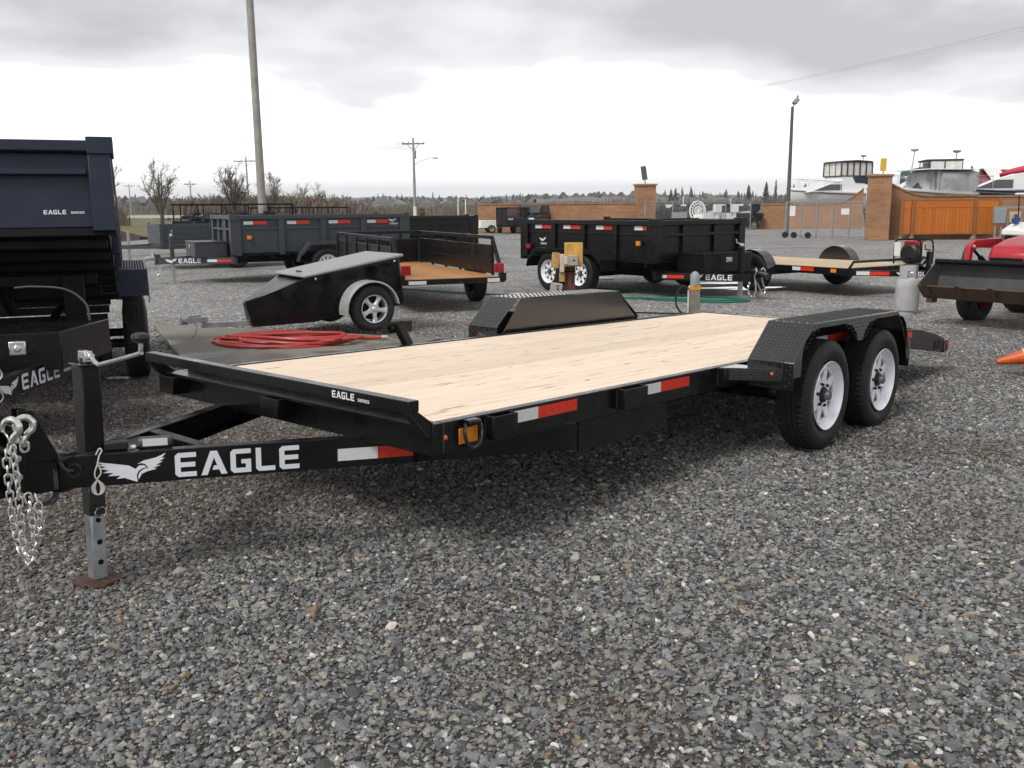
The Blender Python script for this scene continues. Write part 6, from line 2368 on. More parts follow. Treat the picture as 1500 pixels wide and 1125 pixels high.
def span(a, b, sag, r=.022):
    a, b = Vector(a), Vector(b)
    pts = [a + (b - a) * t + Vector((0, 0, -4 * sag * t * (1 - t))) for t in [i / 16 for i in range(17)]]
    m.tube(pts, r, 4)
for dx in (-1.15, .5, 1.15):
    span((-10.9 + dx, 110, 8.75), (42 + dx, 62, 14.5 + dx * .4), 1.2, .0055)
tag(m.build('power_line', MAT['fence_steel']), 'overhead power lines running right from the pole with the street lamp', 'power line')
m = MB()
for dx in (-1.15, -.4, 1.15):
    span((-10.9 + dx, 110, 8.75), (-42 + dx, 155, 9.2), .8, .0055)
span((-10.9, 110, 5.6), (-42, 155, 6.6), .6, .006)
tag(m.build('power_line', MAT['fence_steel']), 'overhead power lines running left from the pole with the street lamp', 'power line')

# ------------------------------------------------------------------ brick walls, gates, fences
def brick_run(name, label, p0, p1, h, th_=.35, cap=True, swoop=None, cat='wall'):
    p0, p1 = Vector((*p0, 0)), Vector((*p1, 0))
    d = p1 - p0
    L = d.length
    t = thing(name, label, cat, tuple(p0), heading(d))
    if swoop is None:
        prof = [(0, 0), (L, 0), (L, h), (0, h)]
        top = [(0, h), (L, h)]
    else:
        s0, s1, h1 = swoop
        cur = [(s0 + (s1 - s0) * i / 10, h + (h1 - h) * (1 - math.cos(math.pi / 2 * i / 10)) if s1 > s0 else h) for i in range(11)]
        if s1 >= s0 and h1 >= h:
            top = [(0, h)] + cur
            prof = [(0, 0), (L, 0)] + list(reversed(top))
    m = MB()
    m.prism(prof, 'y', -th_ / 2, th_ / 2)
    m.build('brickwork', MAT['brick'], t, .01)
    if cap:
        m = MB()
        for (x0, z0), (x1, z1) in zip(top, top[1:]):
            m.add([(x0, -th_ / 2 - .04, z0 + .002), (x1, -th_ / 2 - .04, z1 + .002), (x1, th_ / 2 + .04, z1 + .002), (x0, th_ / 2 + .04, z0 + .002), (x0, -th_ / 2 - .04, z0 + .08), (x1, -th_ / 2 - .04, z1 + .08), (x1, th_ / 2 + .04, z1 + .08), (x0, th_ / 2 + .04, z0 + .08)], [(0, 3, 2, 1), (4, 5, 6, 7), (0, 1, 5, 4), (1, 2, 6, 5), (2, 3, 7, 6), (3, 0, 4, 7)])
        m.build('coping', MAT['brick'], t)
    return t
brick_run('brick_wall', 'long low tan brick wall running left from the brick tower', (-1.95, 58.2), (7.25, 56.0), 1.60)
tw_ = thing('brick_pillar', 'square brick tower with a dark upright sign board on top', 'pillar', (7.75, 55.8, 0))
m = MB(); m.box(-.55, .55, -.55, .55, 0, 2.62); m.build('brickwork', MAT['brick'], tw_, .02)
m = MB(); m.box(-.62, .62, -.62, .62, 2.622, 2.72); m.build('coping', MAT['brick'], tw_)
m = MB(); m.bar((.0, 0, 2.72), (-.03, 0, 3.0), .05, .05); m.bar((-.02, 0, 2.95), (-.14, 0, 3.72), .30, .08, (0, 1, 0)); m.build('sign_board', MAT['pole_metal'], tw_)
def _pt(px, y):
    q = far(px, 300, y)
    return (q.x, q.y)
a_, b_ = _pt(1115, 61), _pt(1264, 59)
Lw = math.hypot(b_[0] - a_[0], b_[1] - a_[1])
brick_run('brick_wall', 'low brick wall behind the rolling gate, its top sweeping up at the right end', a_, b_, 1.48, swoop=(Lw * .74, Lw, 2.4))
pl = thing('brick_pillar', 'square brick gate pillar carrying a yellow sign board', 'pillar', (15.45, 40.6, 0), R(-18))
m = MB(); m.box(-.46, .46, -.46, .46, 0, 2.62); m.build('brickwork', MAT['brick'], pl, .02)
m = MB(); m.box(-.52, .52, -.52, .52, 2.622, 2.70); m.build('coping', MAT['brick'], pl)
m = MB(); m.tube([(.1, 0, 2.70), (.12, 0, 2.95)], .03, 6); m.box(-.02, .22, -.03, .03, 2.85, 3.36); m.build('sign_board', MAT['sign_yellow'], pl, .01)
# wing wall sweeping down to the right from the pillar, then the long right-hand wall
wg = thing('brick_wall', 'brick wing wall sweeping down to the right from the gate pillar', 'wall', (15.95, 41.1, 0), R(-4))
m = MB()
cur = [(1.7 * i / 10, 2.35 - (2.35 - 1.78) * math.sin(math.pi / 2 * i / 10)) for i in range(11)]
m.prism([(0, 0), (3.6, 0), (3.6, 1.78)] + list(reversed(cur)), 'y', -.17, .17)
m.build('brickwork', MAT['brick'], wg, .01)
m = MB()
cc = cur + [(3.6, 1.78)]
for (x0, z0), (x1, z1) in zip(cc, cc[1:]):
    m.add([(x0, -.21, z0 + .002), (x1, -.21, z1 + .002), (x1, .21, z1 + .002), (x0, .21, z0 + .002), (x0, -.21, z0 + .08), (x1, -.21, z1 + .08), (x1, .21, z1 + .08), (x0, .21, z0 + .08)], [(0, 3, 2, 1), (4, 5, 6, 7), (0, 1, 5, 4), (1, 2, 6, 5), (2, 3, 7, 6), (3, 0, 4, 7)])
m.build('coping', MAT['brick'], wg)
brick_run('brick_wall', 'brick wall at the right behind the electrical boxes and golf cart', (19.62, 40.85), (30, 40.2), 1.74)
# orange board gate enclosure
gt = thing('board_gate', 'varnished orange board gates on timber posts beside the brick pillar', 'gate', (16.25, 40.2, 0), R(-2))
GH0, GH1 = .22, 1.66
panels = [(.10, .42), (.58, 2.98), (3.12, 3.98)]
for k, (x0, x1) in enumerate(panels):
    n = max(2, int(round((x1 - x0) / .145)))
    w = (x1 - x0) / n
    bm_me = MB().box(0, w - .008, -.012, .012, GH0 + .06, GH1 - .34).mesh('gate_board', MAT['fence_wood'])
    for i in range(n):
        o = put('gate_board', bm_me, gt)
        o.location = (x0 + w * i + .004, .0 + .003 * ((i * 7) % 3 - 1), 0)
    m = MB()
    m.box(x0, x1, -.03, .03, GH1 - .335, GH1 - .05)
    m.build('gate_panel', MAT['fence_wood'], gt, .004)
    m = MB()
    m.box(x0, x1, -.035, .035, GH0, GH0 + .055)
    m.box(x0 - .01, x1 + .01, -.04, .04, GH1 - .05, GH1)
    m.build('gate_rail', MAT['gate_trim'], gt, .004)
for x in (.04, .50, 3.05, 4.05):
    m = MB()
    m.box(x - .065, x + .065, -.065, .065, 0.10, GH1 + .03)
    p_ = m.build('gate_post', MAT['gate_trim'], gt, .006)
    m = MB()
    m.lathe([(.14, 0), (.13, .08), (.10, .14), (.001, .15)], Matrix.Translation((x, 0, 0)) @ Matrix.Rotation(math.pi / 2, 4, 'X'), 12)
    m.build('concrete_footing', MAT['concrete'], p_)
# chain link rolling gate
def chain_link(name, label, p0, p1, h, posts, cat='fence', pitch=.16, castors=False, signs=()):
    p0, p1 = Vector((*p0, 0)), Vector((*p1, 0))
    d = p1 - p0
    L = d.length
    t = thing(name, label, cat, tuple(p0), heading(d))
    for i in range(posts):
        x = L * i / (posts - 1)
        m = MB()
        m.tube([(x, 0, 0), (x, 0, h)], .035, 8)
        m.build('post', MAT['fence_steel'], t)
    m = MB()
    for z in (.12, h - .02):
        m.tube([(0, 0, z), (L, 0, z)], .024, 6)
    m.build('rail', MAT['fence_steel'], t)
    m = MB()
    n = int((L + h) / pitch)
    for k in range(n):
        s = k * pitch
        for sg in (0, 1):
            x0, z0 = (s, .12) if s < L else (L, .12 + s - L)
            x1, z1 = (s - (h - .14), h - .02) if s - (h - .14) > 0 else (0, .12 + s)
            if z0 >= h - .02 or z1 <= .12:
                continue
            z1 = min(z1, h - .02)
            if sg:
                x0, x1 = L - x0, L - x1
            m.tube([(x0, .004 * sg, z0), (x1, .004 * sg, z1)], .0035, 3)
    tag(m.build('wire_mesh', MAT['fence_steel'], t), kind='stuff')
    if castors:
        for x in (.05, .5, 1.2):
            m = MB()
            m.lathe([(.001, -.05), (.13, -.05), (.14, -.03), (.14, .03), (.13, .05), (.001, .05)], Matrix.Translation((x, -.1, .14)), 14)
            m.build('castor', MAT['rubber'], t)
    for x, z, w, hh in signs:
        m = MB()
        m.box(x - w / 2, x + w / 2, -.05, -.03, z, z + hh)
        m.build('sign_plate', MAT['label_white'], t)
    return t
chain_link('rolling_gate', 'chain-link rolling gate on castors left of the brick gate pillar', _pt(1152, 44.0), _pt(1270, 41.2), 1.62, 6, 'gate', castors=True, signs=((.35, .98, .28, .46), (2.9, 1.05, .38, .26)))
chain_link('chain_link_fence', 'chain-link fence across the yard opening between brick tower and brick wall', _pt(945, 53.5), _pt(1100, 57), 1.72, 5, signs=())
# electrical boxes
eb = thing('electrical_cabinet', 'grey and cream electrical boxes mounted on a pipe frame by the board gate', 'electrical box', (20.25, 39.2, 0))
m = MB()
for x in (-.52, -.28, -.06, .12, .30, .62):
    m.tube([(x, 0, 0), (x, 0, .95 if x < .5 else 1.28)], .045, 8)
m.box(-.62, .68, .04, .08, 1.28, 1.36)
m.build('pipe_frame', MAT['fence_steel'], eb)
m = MB(); m.box(-.62, -.16, -.13, .05, .68, 1.28); m.build('grey_cabinet', MAT['elec_grey'], eb, .02)
m = MB(); m.box(.02, .44, -.11, .05, .70, 1.14); mb_ = m.build('meter_box', MAT['elec_cream'], eb, .02)
m = MB(); m.lathe([(.001, -.10), (.07, -.09), (.09, -.0)], Matrix.Translation((.23, -.11, .97)), 16); m.build('meter', MAT['glass_dark'], mb_)

# ------------------------------------------------------------------ golf cart
gc = thing('golf_cart', 'white golf cart with blue and yellow seat parked by the brick wall', 'golf cart', (19.6, 35.6, 0), heading((-.96, -.28)))
m = MB()
m.prism([(1.25, .32), (1.22, .52), (.85, .72), (.45, .80), (.42, .45), (-.5, .45), (-.55, .72), (-1.2, .74), (-1.25, .35)], 'y', -.58, .58)
m.build('body', MAT['cart_white'], gc, .05)
KITC = WheelKit('cart', .23, .19, .125, rimmat='cream', cap=.01)
for x in (.82, -.82):
    for s in (-1, 1):
        KITC.put(gc, (x, s * .52, .23), flip=(s > 0))
m = MB()
for x in (.55, -.95):
    for s in (-.5, .5):
        m.tube([(x, s, .7), (x + (.06 if x > 0 else -.02), s, 1.78)], .022, 6)
m.build_each('roof_post', MAT['dark_frame'], gc)
m = MB(); m.box(-1.2, .75, -.6, .6, 1.78, 1.86); m.build('roof', MAT['cart_white'], gc, .05)
m = MB(); m.box(-.55, -.05, -.5, .5, .74, .86); m.build('seat', MAT['yellow_paint'], gc, .04)
m = MB(); m.box(-.62, -.50, -.5, .5, .9, 1.22); m.build('seat_back', MAT['blue_paint'], gc, .04)
m = MB()
m.tube([(.42, .2, .8), (.28, .2, 1.0)], .02, 6)
m.tube([(.26 + .05 * math.cos(a), .2 + .17 * math.sin(a), 1.0 + .12 * math.cos(a)) for a in [2 * math.pi * i / 14 for i in range(14)]], .015, 6, closed=True)
m.build('steering_wheel', MAT['black_plastic'], gc)
m = MB(); m.lathe([(.001, -.06), (.16, -.05), (.18, .0), (.15, .05), (.001, .06)], Matrix.Translation((.95, -.2, .88)) , 14); m.build('bag', MAT['blue_paint'], gc)
# ------------------------------------------------------------------ boats on stands behind the wall
def boat(label, px, d, hd, L, beam, zs, hull='gelcoat', feats=(), canvas='canvas_black', group='motor boats stored behind the brick wall', stripe=None, antenna=None, dx=0.0):
    q = far(px, 298, d)
    t = thing('motor_boat', label, 'boat', (q.x, q.y, 0), heading(hd), group)
    # hull: sections from stern (-L/2) to bow (+L/2)
    N = 14
    ring = []
    m = MB()
    for i in range(N + 1):
        u = i / N
        x = -L / 2 + L * u
        b = beam / 2 * (1 - max(0, (u - .45) / .55) ** 2.4)
        b = max(b, .02)
        sheer = zs + .10 * u + .25 * u ** 3
        keel = zs - 1.05 + .55 * max(0, (u - .5) / .5) ** 2.2
        chine = zs - .62 + .35 * max(0, (u - .4) / .6) ** 2
        ring.append([(x, -b, sheer), (x, -b * .97, sheer - .16), (x, -b * .82, chine), (x, 0, keel), (x, b * .82, chine), (x, b * .97, sheer - .16), (x, b, sheer), (x, b * .6, sheer + .06), (x, 0, sheer + .09), (x, -b * .6, sheer + .06)])
    K = 10
    vs = [p for r in ring for p in r]
    fs = []
    for i in range(N):
        for k in range(K):
            l = (k + 1) % K
            fs.append((i * K + k, i * K + l, (i + 1) * K + l, (i + 1) * K + k))
    fs.append(tuple(range(K)))
    fs.append(tuple(reversed(range(N * K, N * K + K))))
    m.add(vs, fs)
    h = m.build('hull', MAT[hull], t, 0, 50, recalc=True)
    m = MB()
    for s in (-1, 1):
        m.tube([(-L / 2 + L * i / N, s * (abs(ring[i][0][1]) + .01), ring[i][0][2] - .12) for i in range(N + 1)], .035, 6)
    m.build_each('rub_rail', MAT[stripe or 'glass_dark'], h)
    m = MB()
    for x in (-L * .3, L * .15):
        for s in (-1, 1):
            m.bar((x, s * .5, 0), (x, s * beam * .36, zs - .62), .08, .08)
        m.box(x - .06, x + .06, -.6, .6, .0, .09)
    m.build('cradle', MAT['stand_blue'], t)
    if 'cabin' in feats:
        m = MB()
        z0 = zs + .10
        m.prism([(x + dx, z) for x, z in ((L * .30, z0), (L * .08, z0 + .62), (-L * .02, z0 + .78), (-L * .02, z0 + 1.02), (-L * .16, z0 + 1.06), (-L * .26, z0 + .95), (-L * .24, z0))], 'y', -beam * .36, beam * .36)
        c = m.build('cabin', MAT['gelcoat'], t, .05)
        m = MB()
        for s in (-1, 1):
            m.prism([(x + dx, z) for x, z in ((L * .235, z0 + .12), (L * .09, z0 + .50), (-L * .02, z0 + .50), (-L * .02, z0 + .12))], 'y', s * (beam * .36 + .001), s * (beam * .36 + .02))
        m.build_each('cabin_window', MAT['glass_dark'], c)
    if 'flybridge' in feats:
        z0 = zs + 1.12
        x0, x1 = -L * .31 + dx, -L * .01 + dx
        m = MB()
        m.prism([(x0 - .05, z0 + .86), (x1 + .10, z0 + .86), (x1 - .1, z0 + .98), ((x0 + x1) / 2, z0 + 1.03), (x0 + .05, z0 + .97)], 'y', -beam * .37, beam * .37)
        for i in range(6):
            x = x0 + (x1 - x0) * i / 5
            for s in (-1, 1):
                m.box(x - .038, x + .038, s * beam * .355 - .03, s * beam * .355 + .03, z0, z0 + .86)
        for y in (-beam * .12, beam * .12):
            m.box(x1 - .02, x1 + .02, y - .02, y + .02, z0, z0 + .86)
        m.box(x0, x1, -beam * .37, beam * .37, z0 - .02, z0 + .05)
        fbx = m.build('flybridge_canvas', MAT[canvas], t, .03)
        m = MB()
        for s in (-1, 1):
            m.box(x0 + .02, x1 - .02, s * beam * .34 - .006, s * beam * .34 + .006, z0 + .05, z0 + .86)
        m.box(x1 - .03, x1 - .02, -beam * .33, beam * .33, z0 + .05, z0 + .86)
        m.build_each('clear_curtain', MAT['vinyl_clear'], fbx)
        m = MB()
        m.prism([(x + dx, z) for x, z in ((-L * .12, z0 - .03), (-L * .40, z0 - .03), (-L * .37, z0 - .50), (-L * .15, z0 - .42))], 'y', -beam * .375, beam * .375)
        m.build('side_canvas', MAT['canvas_navy'], t, .03)
    if 'arch' in feats:
        z0 = zs + .05
        m = MB()
        for s in (-1, 1):
            m.prism([(-L * .34, z0), (-L * .26, z0), (-L * .10, z0 + 1.30), (-L * .22, z0 + 1.30)], 'y', s * beam * .43, s * (beam * .43 - .10))
        m.box(-L * .22, -L * .10, -beam * .43 + .002, beam * .43 - .002, z0 + 1.22, z0 + 1.31)
        m.build('radar_arch', MAT['gelcoat'], t, .03)
    if 'bimini' in feats:
        z0 = zs + .05
        m = MB()
        m.box(-L * .30, L * .02, -beam * .42, beam * .42, z0 + 1.44, z0 + 1.52)
        for x in (-L * .29, -L * .14, 0.0):
            for s in (-1, 1):
                m.tube([(x, s * beam * .42, z0), (x, s * beam * .41, z0 + 1.46)], .03, 6)
        bm = m.build('bimini_top', MAT[canvas], t, .03)
        m = MB()
        for s in (-1, 1):
            m.box(-L * .28, -L * .02, s * beam * .40 - .006, s * beam * .40 + .006, z0 + .25, z0 + 1.43)
        m.build_each('clear_curtain', MAT['vinyl_clear'], bm)
    if 'enclosure' in feats:
        # draped cockpit canvas hanging in folds from a light frame
        z0 = zs + .06
        m = MB()
        n_ = 72
        rows = [(0.0, 1.0), (.30, 1.0), (.62, .98), (.86, .95), (.97, .84), (1.02, .5), (1.03, .02)]
        vs = []
        for hz_, k in rows:
            for i in range(n_):
                a = 2 * math.pi * i / n_
                c, s_ = math.cos(a), math.sin(a)
                f = 1 + (.05 * math.sin(13 * a + 2 * hz_) + .03 * math.sin(29 * a)) * (1 if hz_ < .9 else .2)
                ex = .28
                vs.append((-L * .12 + L * .24 * k * f * math.copysign(abs(c) ** ex, c), beam * .44 * k * f * math.copysign(abs(s_) ** ex, s_), z0 + hz_ + .05 * math.sin(3 * a)))
        fs = [(j * n_ + i, j * n_ + (i + 1) % n_, (j + 1) * n_ + (i + 1) % n_, (j + 1) * n_ + i) for j in range(len(rows) - 1) for i in range(n_)]
        m.add(vs, fs)
        m.build('cockpit_canvas', MAT[canvas], t, 0, 60)
        m = MB()
        m.box(-L * .30, L * .20, -beam * .46, beam * .46, z0 + 1.0, z0 + 1.045)
        m.build('hardtop', MAT['gelcoat'], t, .02)
    if 'cover' in feats:
        z0 = zs + .08
        m = MB()
        M_, K2 = 9, 7
        vs = []
        for i in range(M_):
            u = i / (M_ - 1)
            x = -L * .46 + L * .62 * u
            hh = (.25 + 1.0 * math.sin(math.pi * min(1, u * 1.0 + .12)) ** .35) * (1 - .15 * u)
            for k in range(K2):
                v = k / (K2 - 1) * 2 - 1
                vs.append((x, v * beam * .47, z0 + hh * (1 - abs(v) ** 5) + .05 * noise.noise(Vector((x * 1.5, v * 2, px)))))
        fs = [(i * K2 + k, i * K2 + k + 1, (i + 1) * K2 + k + 1, (i + 1) * K2 + k) for i in range(M_ - 1) for k in range(K2 - 1)]
        m.add(vs, fs)
        cvr = m.build('boat_cover', MAT[canvas], t, 0, 180)
        md = cvr.modifiers.new('thickness', 'SOLIDIFY'); md.thickness = .02
    if 'windshield' in feats:
        z0 = zs + .12
        m = MB()
        for s in (-1, 1):
            m.add([(L * .20, 0, z0), (L * .02, s * beam * .40, z0), (-L * .02, s * beam * .37, z0 + .52), (L * .10, 0, z0 + .52)], [(0, 1, 2, 3)])
            m.add([(L * .02, s * beam * .40, z0), (-L * .14, s * beam * .42, z0), (-L * .12, s * beam * .39, z0 + .45), (-L * .02, s * beam * .37, z0 + .52)], [(0, 1, 2, 3)])
        w = m.build('windshield', MAT['glass_dark'], t)
        md = w.modifiers.new('thickness', 'SOLIDIFY'); md.thickness = .03
    if 'rail' in feats:
        m = MB()
        for s in (-1, 1):
            m.tube([(x, s * y, zs + .75 + .1 * i) for i, (x, y) in enumerate(((L * .12, beam * .40), (L * .30, beam * .30), (L * .46, beam * .10)))], .016, 5)
            for x, y in ((L * .12, beam * .42), (L * .25, beam * .35), (L * .38, beam * .20)):
                m.tube([(x, s * y, zs + .2), (x, s * y * .95, zs + .82)], .013, 5)
        m.build_each('bow_rail', MAT['chrome'], t)
    if antenna:
        m = MB()
        ax, az = antenna
        m.tube([(ax, 0, zs + .8), (ax - .12, 0, az)], .03, 6)
        m.lathe([(.001, 0), (.14, .0), (.20, .08), (.20, .12), (.001, .14)], Matrix.Translation((ax - .12, 0, az)) @ Matrix.Rotation(math.pi / 2, 4, 'X'), 10)
        m.build('radar_mast', MAT['boat_grey'], t)
    return t
boat('large white cabin cruiser with clear-curtained flybridge, bow to the left', 1233, 64, (-.97, -.24), 7.6, 2.9, 2.15, feats=('cabin', 'flybridge', 'rail'), antenna=(-1.3, 4.55), dx=.9)
boat('white boat with dark-framed curtained bimini, just right of the gate pillar', 1350, 47.5, (-.97, .2), 5.2, 2.4, 2.0, feats=('bimini', 'cabin', 'rail'), canvas='canvas_navy', antenna=(.6, 4.0))
boat('white boat with silver-grey curtains draped round its cockpit, above the board gate', 1360, 45.5, (-.95, -.3), 5.4, 2.4, 1.95, feats=('enclosure', 'windshield'), canvas='canvas_grey')
boat('boat with dark teal canvas top peeking above the silver curtained boat', 1400, 54, (.9, -.4), 6.4, 2.5, 2.2, feats=('cover', 'arch'), canvas='canvas_teal')
boat('white runabout with white radar arch and maroon cover', 1412, 47, (-.93, .36), 6.0, 2.4, 1.80, feats=('arch', 'cover', 'windshield', 'rail'), canvas='boat_maroon', stripe='boat_maroon', antenna=(.6, 3.9))
boat('navy-hulled white boat behind the tractor canopy', 1472, 45.5, (-.95, .3), 6.2, 2.5, 1.95, hull='boat_navy', feats=('cabin', 'rail'), antenna=None)

# small craft parked in rows beyond the chain-link fence
def small_boat_meshes():
    out = []
    m = MB()
    N, K = 6, 6
    vs = []
    for i in range(N + 1):
        u = i / N
        b = .85 * (1 - max(0, (u - .4) / .6) ** 2.2) + .02
        x = -2 + 4 * u
        z = .95 + .2 * u * u
        vs += [(x, -b, z), (x, -b * .75, z - .45), (x, 0, z - .62 + .3 * u ** 3), (x, b * .75, z - .45), (x, b, z), (x, 0, z + .05)]
    fs = [(i * K + k, i * K + (k + 1) % K, (i + 1) * K + (k + 1) % K, (i + 1) * K + k) for i in range(N) for k in range(K)] + [tuple(range(K)), tuple(reversed(range(N * K, N * K + K)))]
    m.add(vs, fs)
    m2 = MB()
    m2.box(-2.45, -2.05, -.2, .2, 1.05, 1.55)
    m2.box(-2.38, -2.15, -.08, .08, .35, 1.05)
    m3 = MB()
    m3.add([(.5, -.6, 1.0), (.5, .6, 1.0), (.2, .55, 1.45), (.2, -.55, 1.45)], [(0, 1, 2, 3)])
    m3.box(-.7, -.2, -.45, .45, 1.0, 1.35)
    m4 = MB()
    for s in (-1, 1):
        m4.lathe([(.001, -.08), (.26, -.08), (.28, 0), (.26, .08), (.001, .08)], Matrix.Translation((-.3, s * .85, .28)), 12)
    m4.box(-1.6, 2.6, -.05, .05, .36, .44)
    m4.box(-.35, -.25, -.85, .85, .3, .38)
    return m, m2, m3, m4
rng = random.Random(33)
_ms = small_boat_meshes()
hullm = {k: _ms[0].mesh('hull', MAT[k]) for k in ('gelcoat', 'boat_navy', 'canvas_black', 'boat_grey', 'boat_maroon')}
motm = {k: _ms[1].mesh('outboard_motor', MAT[k]) for k in ('canvas_black', 'gelcoat')}
winm = _ms[2].mesh('windshield', MAT['glass_dark'])
trm = _ms[3].mesh('boat_trailer', MAT['fence_steel'])
cols = ['gelcoat', 'boat_grey', 'gelcoat', 'boat_navy', 'gelcoat', 'canvas_black', 'gelcoat', 'boat_maroon', 'gelcoat', 'boat_grey']
words_ = {'gelcoat': 'white', 'boat_grey': 'grey', 'boat_navy': 'navy', 'canvas_black': 'black', 'boat_maroon': 'maroon'}
ORD = ['first', 'second', 'third', 'fourth', 'fifth', 'sixth', 'seventh', 'eighth', 'ninth', 'tenth', 'eleventh', 'twelfth', 'thirteenth', 'fourteenth', 'fifteenth', 'sixteenth', 'seventeenth', 'eighteenth', 'nineteenth', 'twentieth', 'twenty-first']
k = 0
for row, (d, n, p0, p1) in enumerate(((62, 7, 985, 1102), (72, 8, 975, 1104), (84, 9, 968, 1106))):
    for i in range(n):
        px = p0 + (p1 - p0) * (i + .5) / n
        q = far(px, 300, d + rng.uniform(-1.5, 1.5))
        c = cols[(k * 3 + row) % len(cols)]
        t = thing('small_boat', '%s open boat, %s from the left in the %s row beyond the chain-link fence' % (words_[c], ORD[i], ('nearest', 'middle', 'farthest')[row]), 'boat', (q.x, q.y, 0), R(90) + rng.uniform(-.35, .35) + (math.pi if k % 3 == 0 else 0), 'small boats parked beyond the chain-link fence')
        put('hull', hullm[c], t)
        put('outboard_motor', motm['canvas_black' if k % 2 else 'gelcoat'], t)
        put('windshield', winm, t)
        put('boat_trailer', trm, t)
        k += 1
# airboat cage
q = far(1022, 322, 52)
ab = thing('airboat', 'white wire-caged airboat propeller showing above the black dump trailer', 'boat', (q.x, q.y, 0))
m = MB()
for r_, y in ((.46, 0), (.46, .25), (.34, -.06), (.20, -.1)):
    m.tube([(r_ * .9 * math.cos(a), y, 1.20 + r_ * 1.12 * math.sin(a)) for a in [2 * math.pi * i / 22 for i in range(22)]], .022, 6, closed=True)
for k in range(8):
    a = math.pi * k / 8
    m.tube([(.44 * .9 * math.cos(a), -.02, 1.20 + .44 * 1.12 * math.sin(a)), (.06 * math.cos(a), -.12, 1.20 + .06 * math.sin(a)), (-.44 * .9 * math.cos(a), -.02, 1.20 - .44 * 1.12 * math.sin(a))], .014, 5)
m.build('cage', MAT['cart_white'], ab)
m = MB()
m.bar((-.36, .1, 1.0), (.36, .1, 1.4), .10, .02)
m.build('propeller', MAT['boat_grey'], ab)
m = MB()
m.box(-.6, .6, -1.6, .6, .25, .62)
m.box(-.25, .25, -.4, .1, .625, 1.0)
m.build('hull', MAT['cart_white'], ab, .05)
q = far(995, 318, 50.5)
sb = thing('sign_panel', 'blank pale panel leaning at the fence beyond the black dump trailer', 'panel', (q.x, q.y, 0))
m = MB(); m.box(-.40, .40, -.02, .02, .55, 1.14); m.build('board', MAT['lid_grey'], sb, .01)
m = MB(); m.box(-.36, -.31, .021, .06, 0, 1.1); m.box(.31, .36, .021, .06, 0, 1.1); m.build_each('leg', MAT['pole_wood'], sb)

# ------------------------------------------------------------------ white tilt trailer, mesh trailer and dark pickup in front of the left wall
q = at(718, 341)
wt_ = thing('utility_trailer', 'small white box trailer standing at the left brick wall', 'trailer', (q.x, q.y, 0), R(8), 'vehicles at the left brick wall')
m = MB(); m.box(-.6, .42, -.6, .6, .30, .42); m.box(-.6, .42, -.6, -.56, .42, .72); m.box(-.6, .42, .56, .6, .42, .72); m.box(.38, .42, -.56, .56, .42, .72); m.build('box', MAT['cart_white'], wt_, .01)
m = MB(); m.box(-.85, -.6, -.05, .05, .3, .38); m.build('drawbar', MAT['cart_white'], wt_)
for s in (-1, 1):
    KITC.put(wt_, (0, s * .7, .23), flip=(s > 0))
q = at(752, 341.5)
mt_ = thing('mesh_trailer', 'dark high mesh-sided box trailer next to the white one', 'trailer', (q.x, q.y, 0), R(78), 'vehicles at the left brick wall')
m = MB()
m.box(-1.3, 1.3, -.7, .7, .38, .5)
for x in (-1.28, 0, 1.28):
    for s in (-.68, .68):
        m.box(x - .03, x + .03, s - .03, s + .03, .5, 1.42)
for s in (-.68, .68):
    m.box(-1.3, 1.3, s - .03, s + .03, 1.40, 1.46)
for x in (-1.28, 1.28):
    m.box(x - .03, x + .03, -.65, .65, 1.40, 1.46)
m.build('frame', MAT['dark_frame'], mt_)
m = MB()
for s in (-.68, .68):
    for i in range(26):
        x = -1.25 + i * .1
        m.box(x - .012, x + .012, s - .008, s + .008, .5, 1.4)
    for i in range(9):
        m.box(-1.27, 1.27, s - .006, s + .006, .55 + i * .1, .575 + i * .1)
for i in range(14):
    y = -.62 + i * .095
    for x in (-1.28, 1.28):
        m.box(x - .008, x + .008, y - .012, y + .012, .5, 1.4)
for i in range(9):
    for x in (-1.28, 1.28):
        m.box(x - .006, x + .006, -.65, .65, .55 + i * .1, .575 + i * .1)
tag(m.build('mesh_side', MAT['canvas_black'], mt_), kind='stuff')
KITM = WheelKit('mesh', .30, .18, .18, cap=.02)
for s in (-1, 1):
    KITM.put(mt_, (0, s * .80, .30), flip=(s > 0))
q = far(783, 338, 57)
pk_ = thing('pickup_truck', 'dark pickup truck half hidden behind the black dump trailer', 'pickup', (q.x, q.y, 0), heading((-.35, -.94)), 'vehicles at the left brick wall')
m = MB()
m.prism([(2.3, .35), (2.35, .85), (2.2, .98), (1.1, 1.05), (.7, 1.06), (-2.5, 1.02), (-2.5, .35)], 'y', -.9, .9)
m.prism([(1.05, 1.05), (.45, 1.60), (-.8, 1.62), (-1.1, 1.05)], 'y', -.78, .78)
m.build('body', MAT['gloss_black'], pk_, .05)
m = MB()
m.add([(1.01, -.68, 1.12), (1.01, .68, 1.12), (.50, .62, 1.57), (.50, -.62, 1.57)], [(0, 1, 2, 3)], Matrix.Translation((.03, 0, .02)))
for s in (-1, 1):
    m.add([(.85, s * .79, 1.12), (.42, s * .79, 1.54), (-.7, s * .79, 1.55), (-.9, s * .79, 1.12)], [(0, 1, 2, 3)])
m.build_each('window', MAT['glass_dark'], pk_)
m = MB()
for s in (-1, 1):
    m.box(2.25, 2.36, s * .62 - .16, s * .62 + .16, .72, .86)
m.build_each('headlight', MAT['label_white'], pk_, .02)
for x in (1.45, -1.4):
    for s in (-1, 1):
        KIT15.put(pk_, (x, s * .80, .3415), flip=(s > 0))

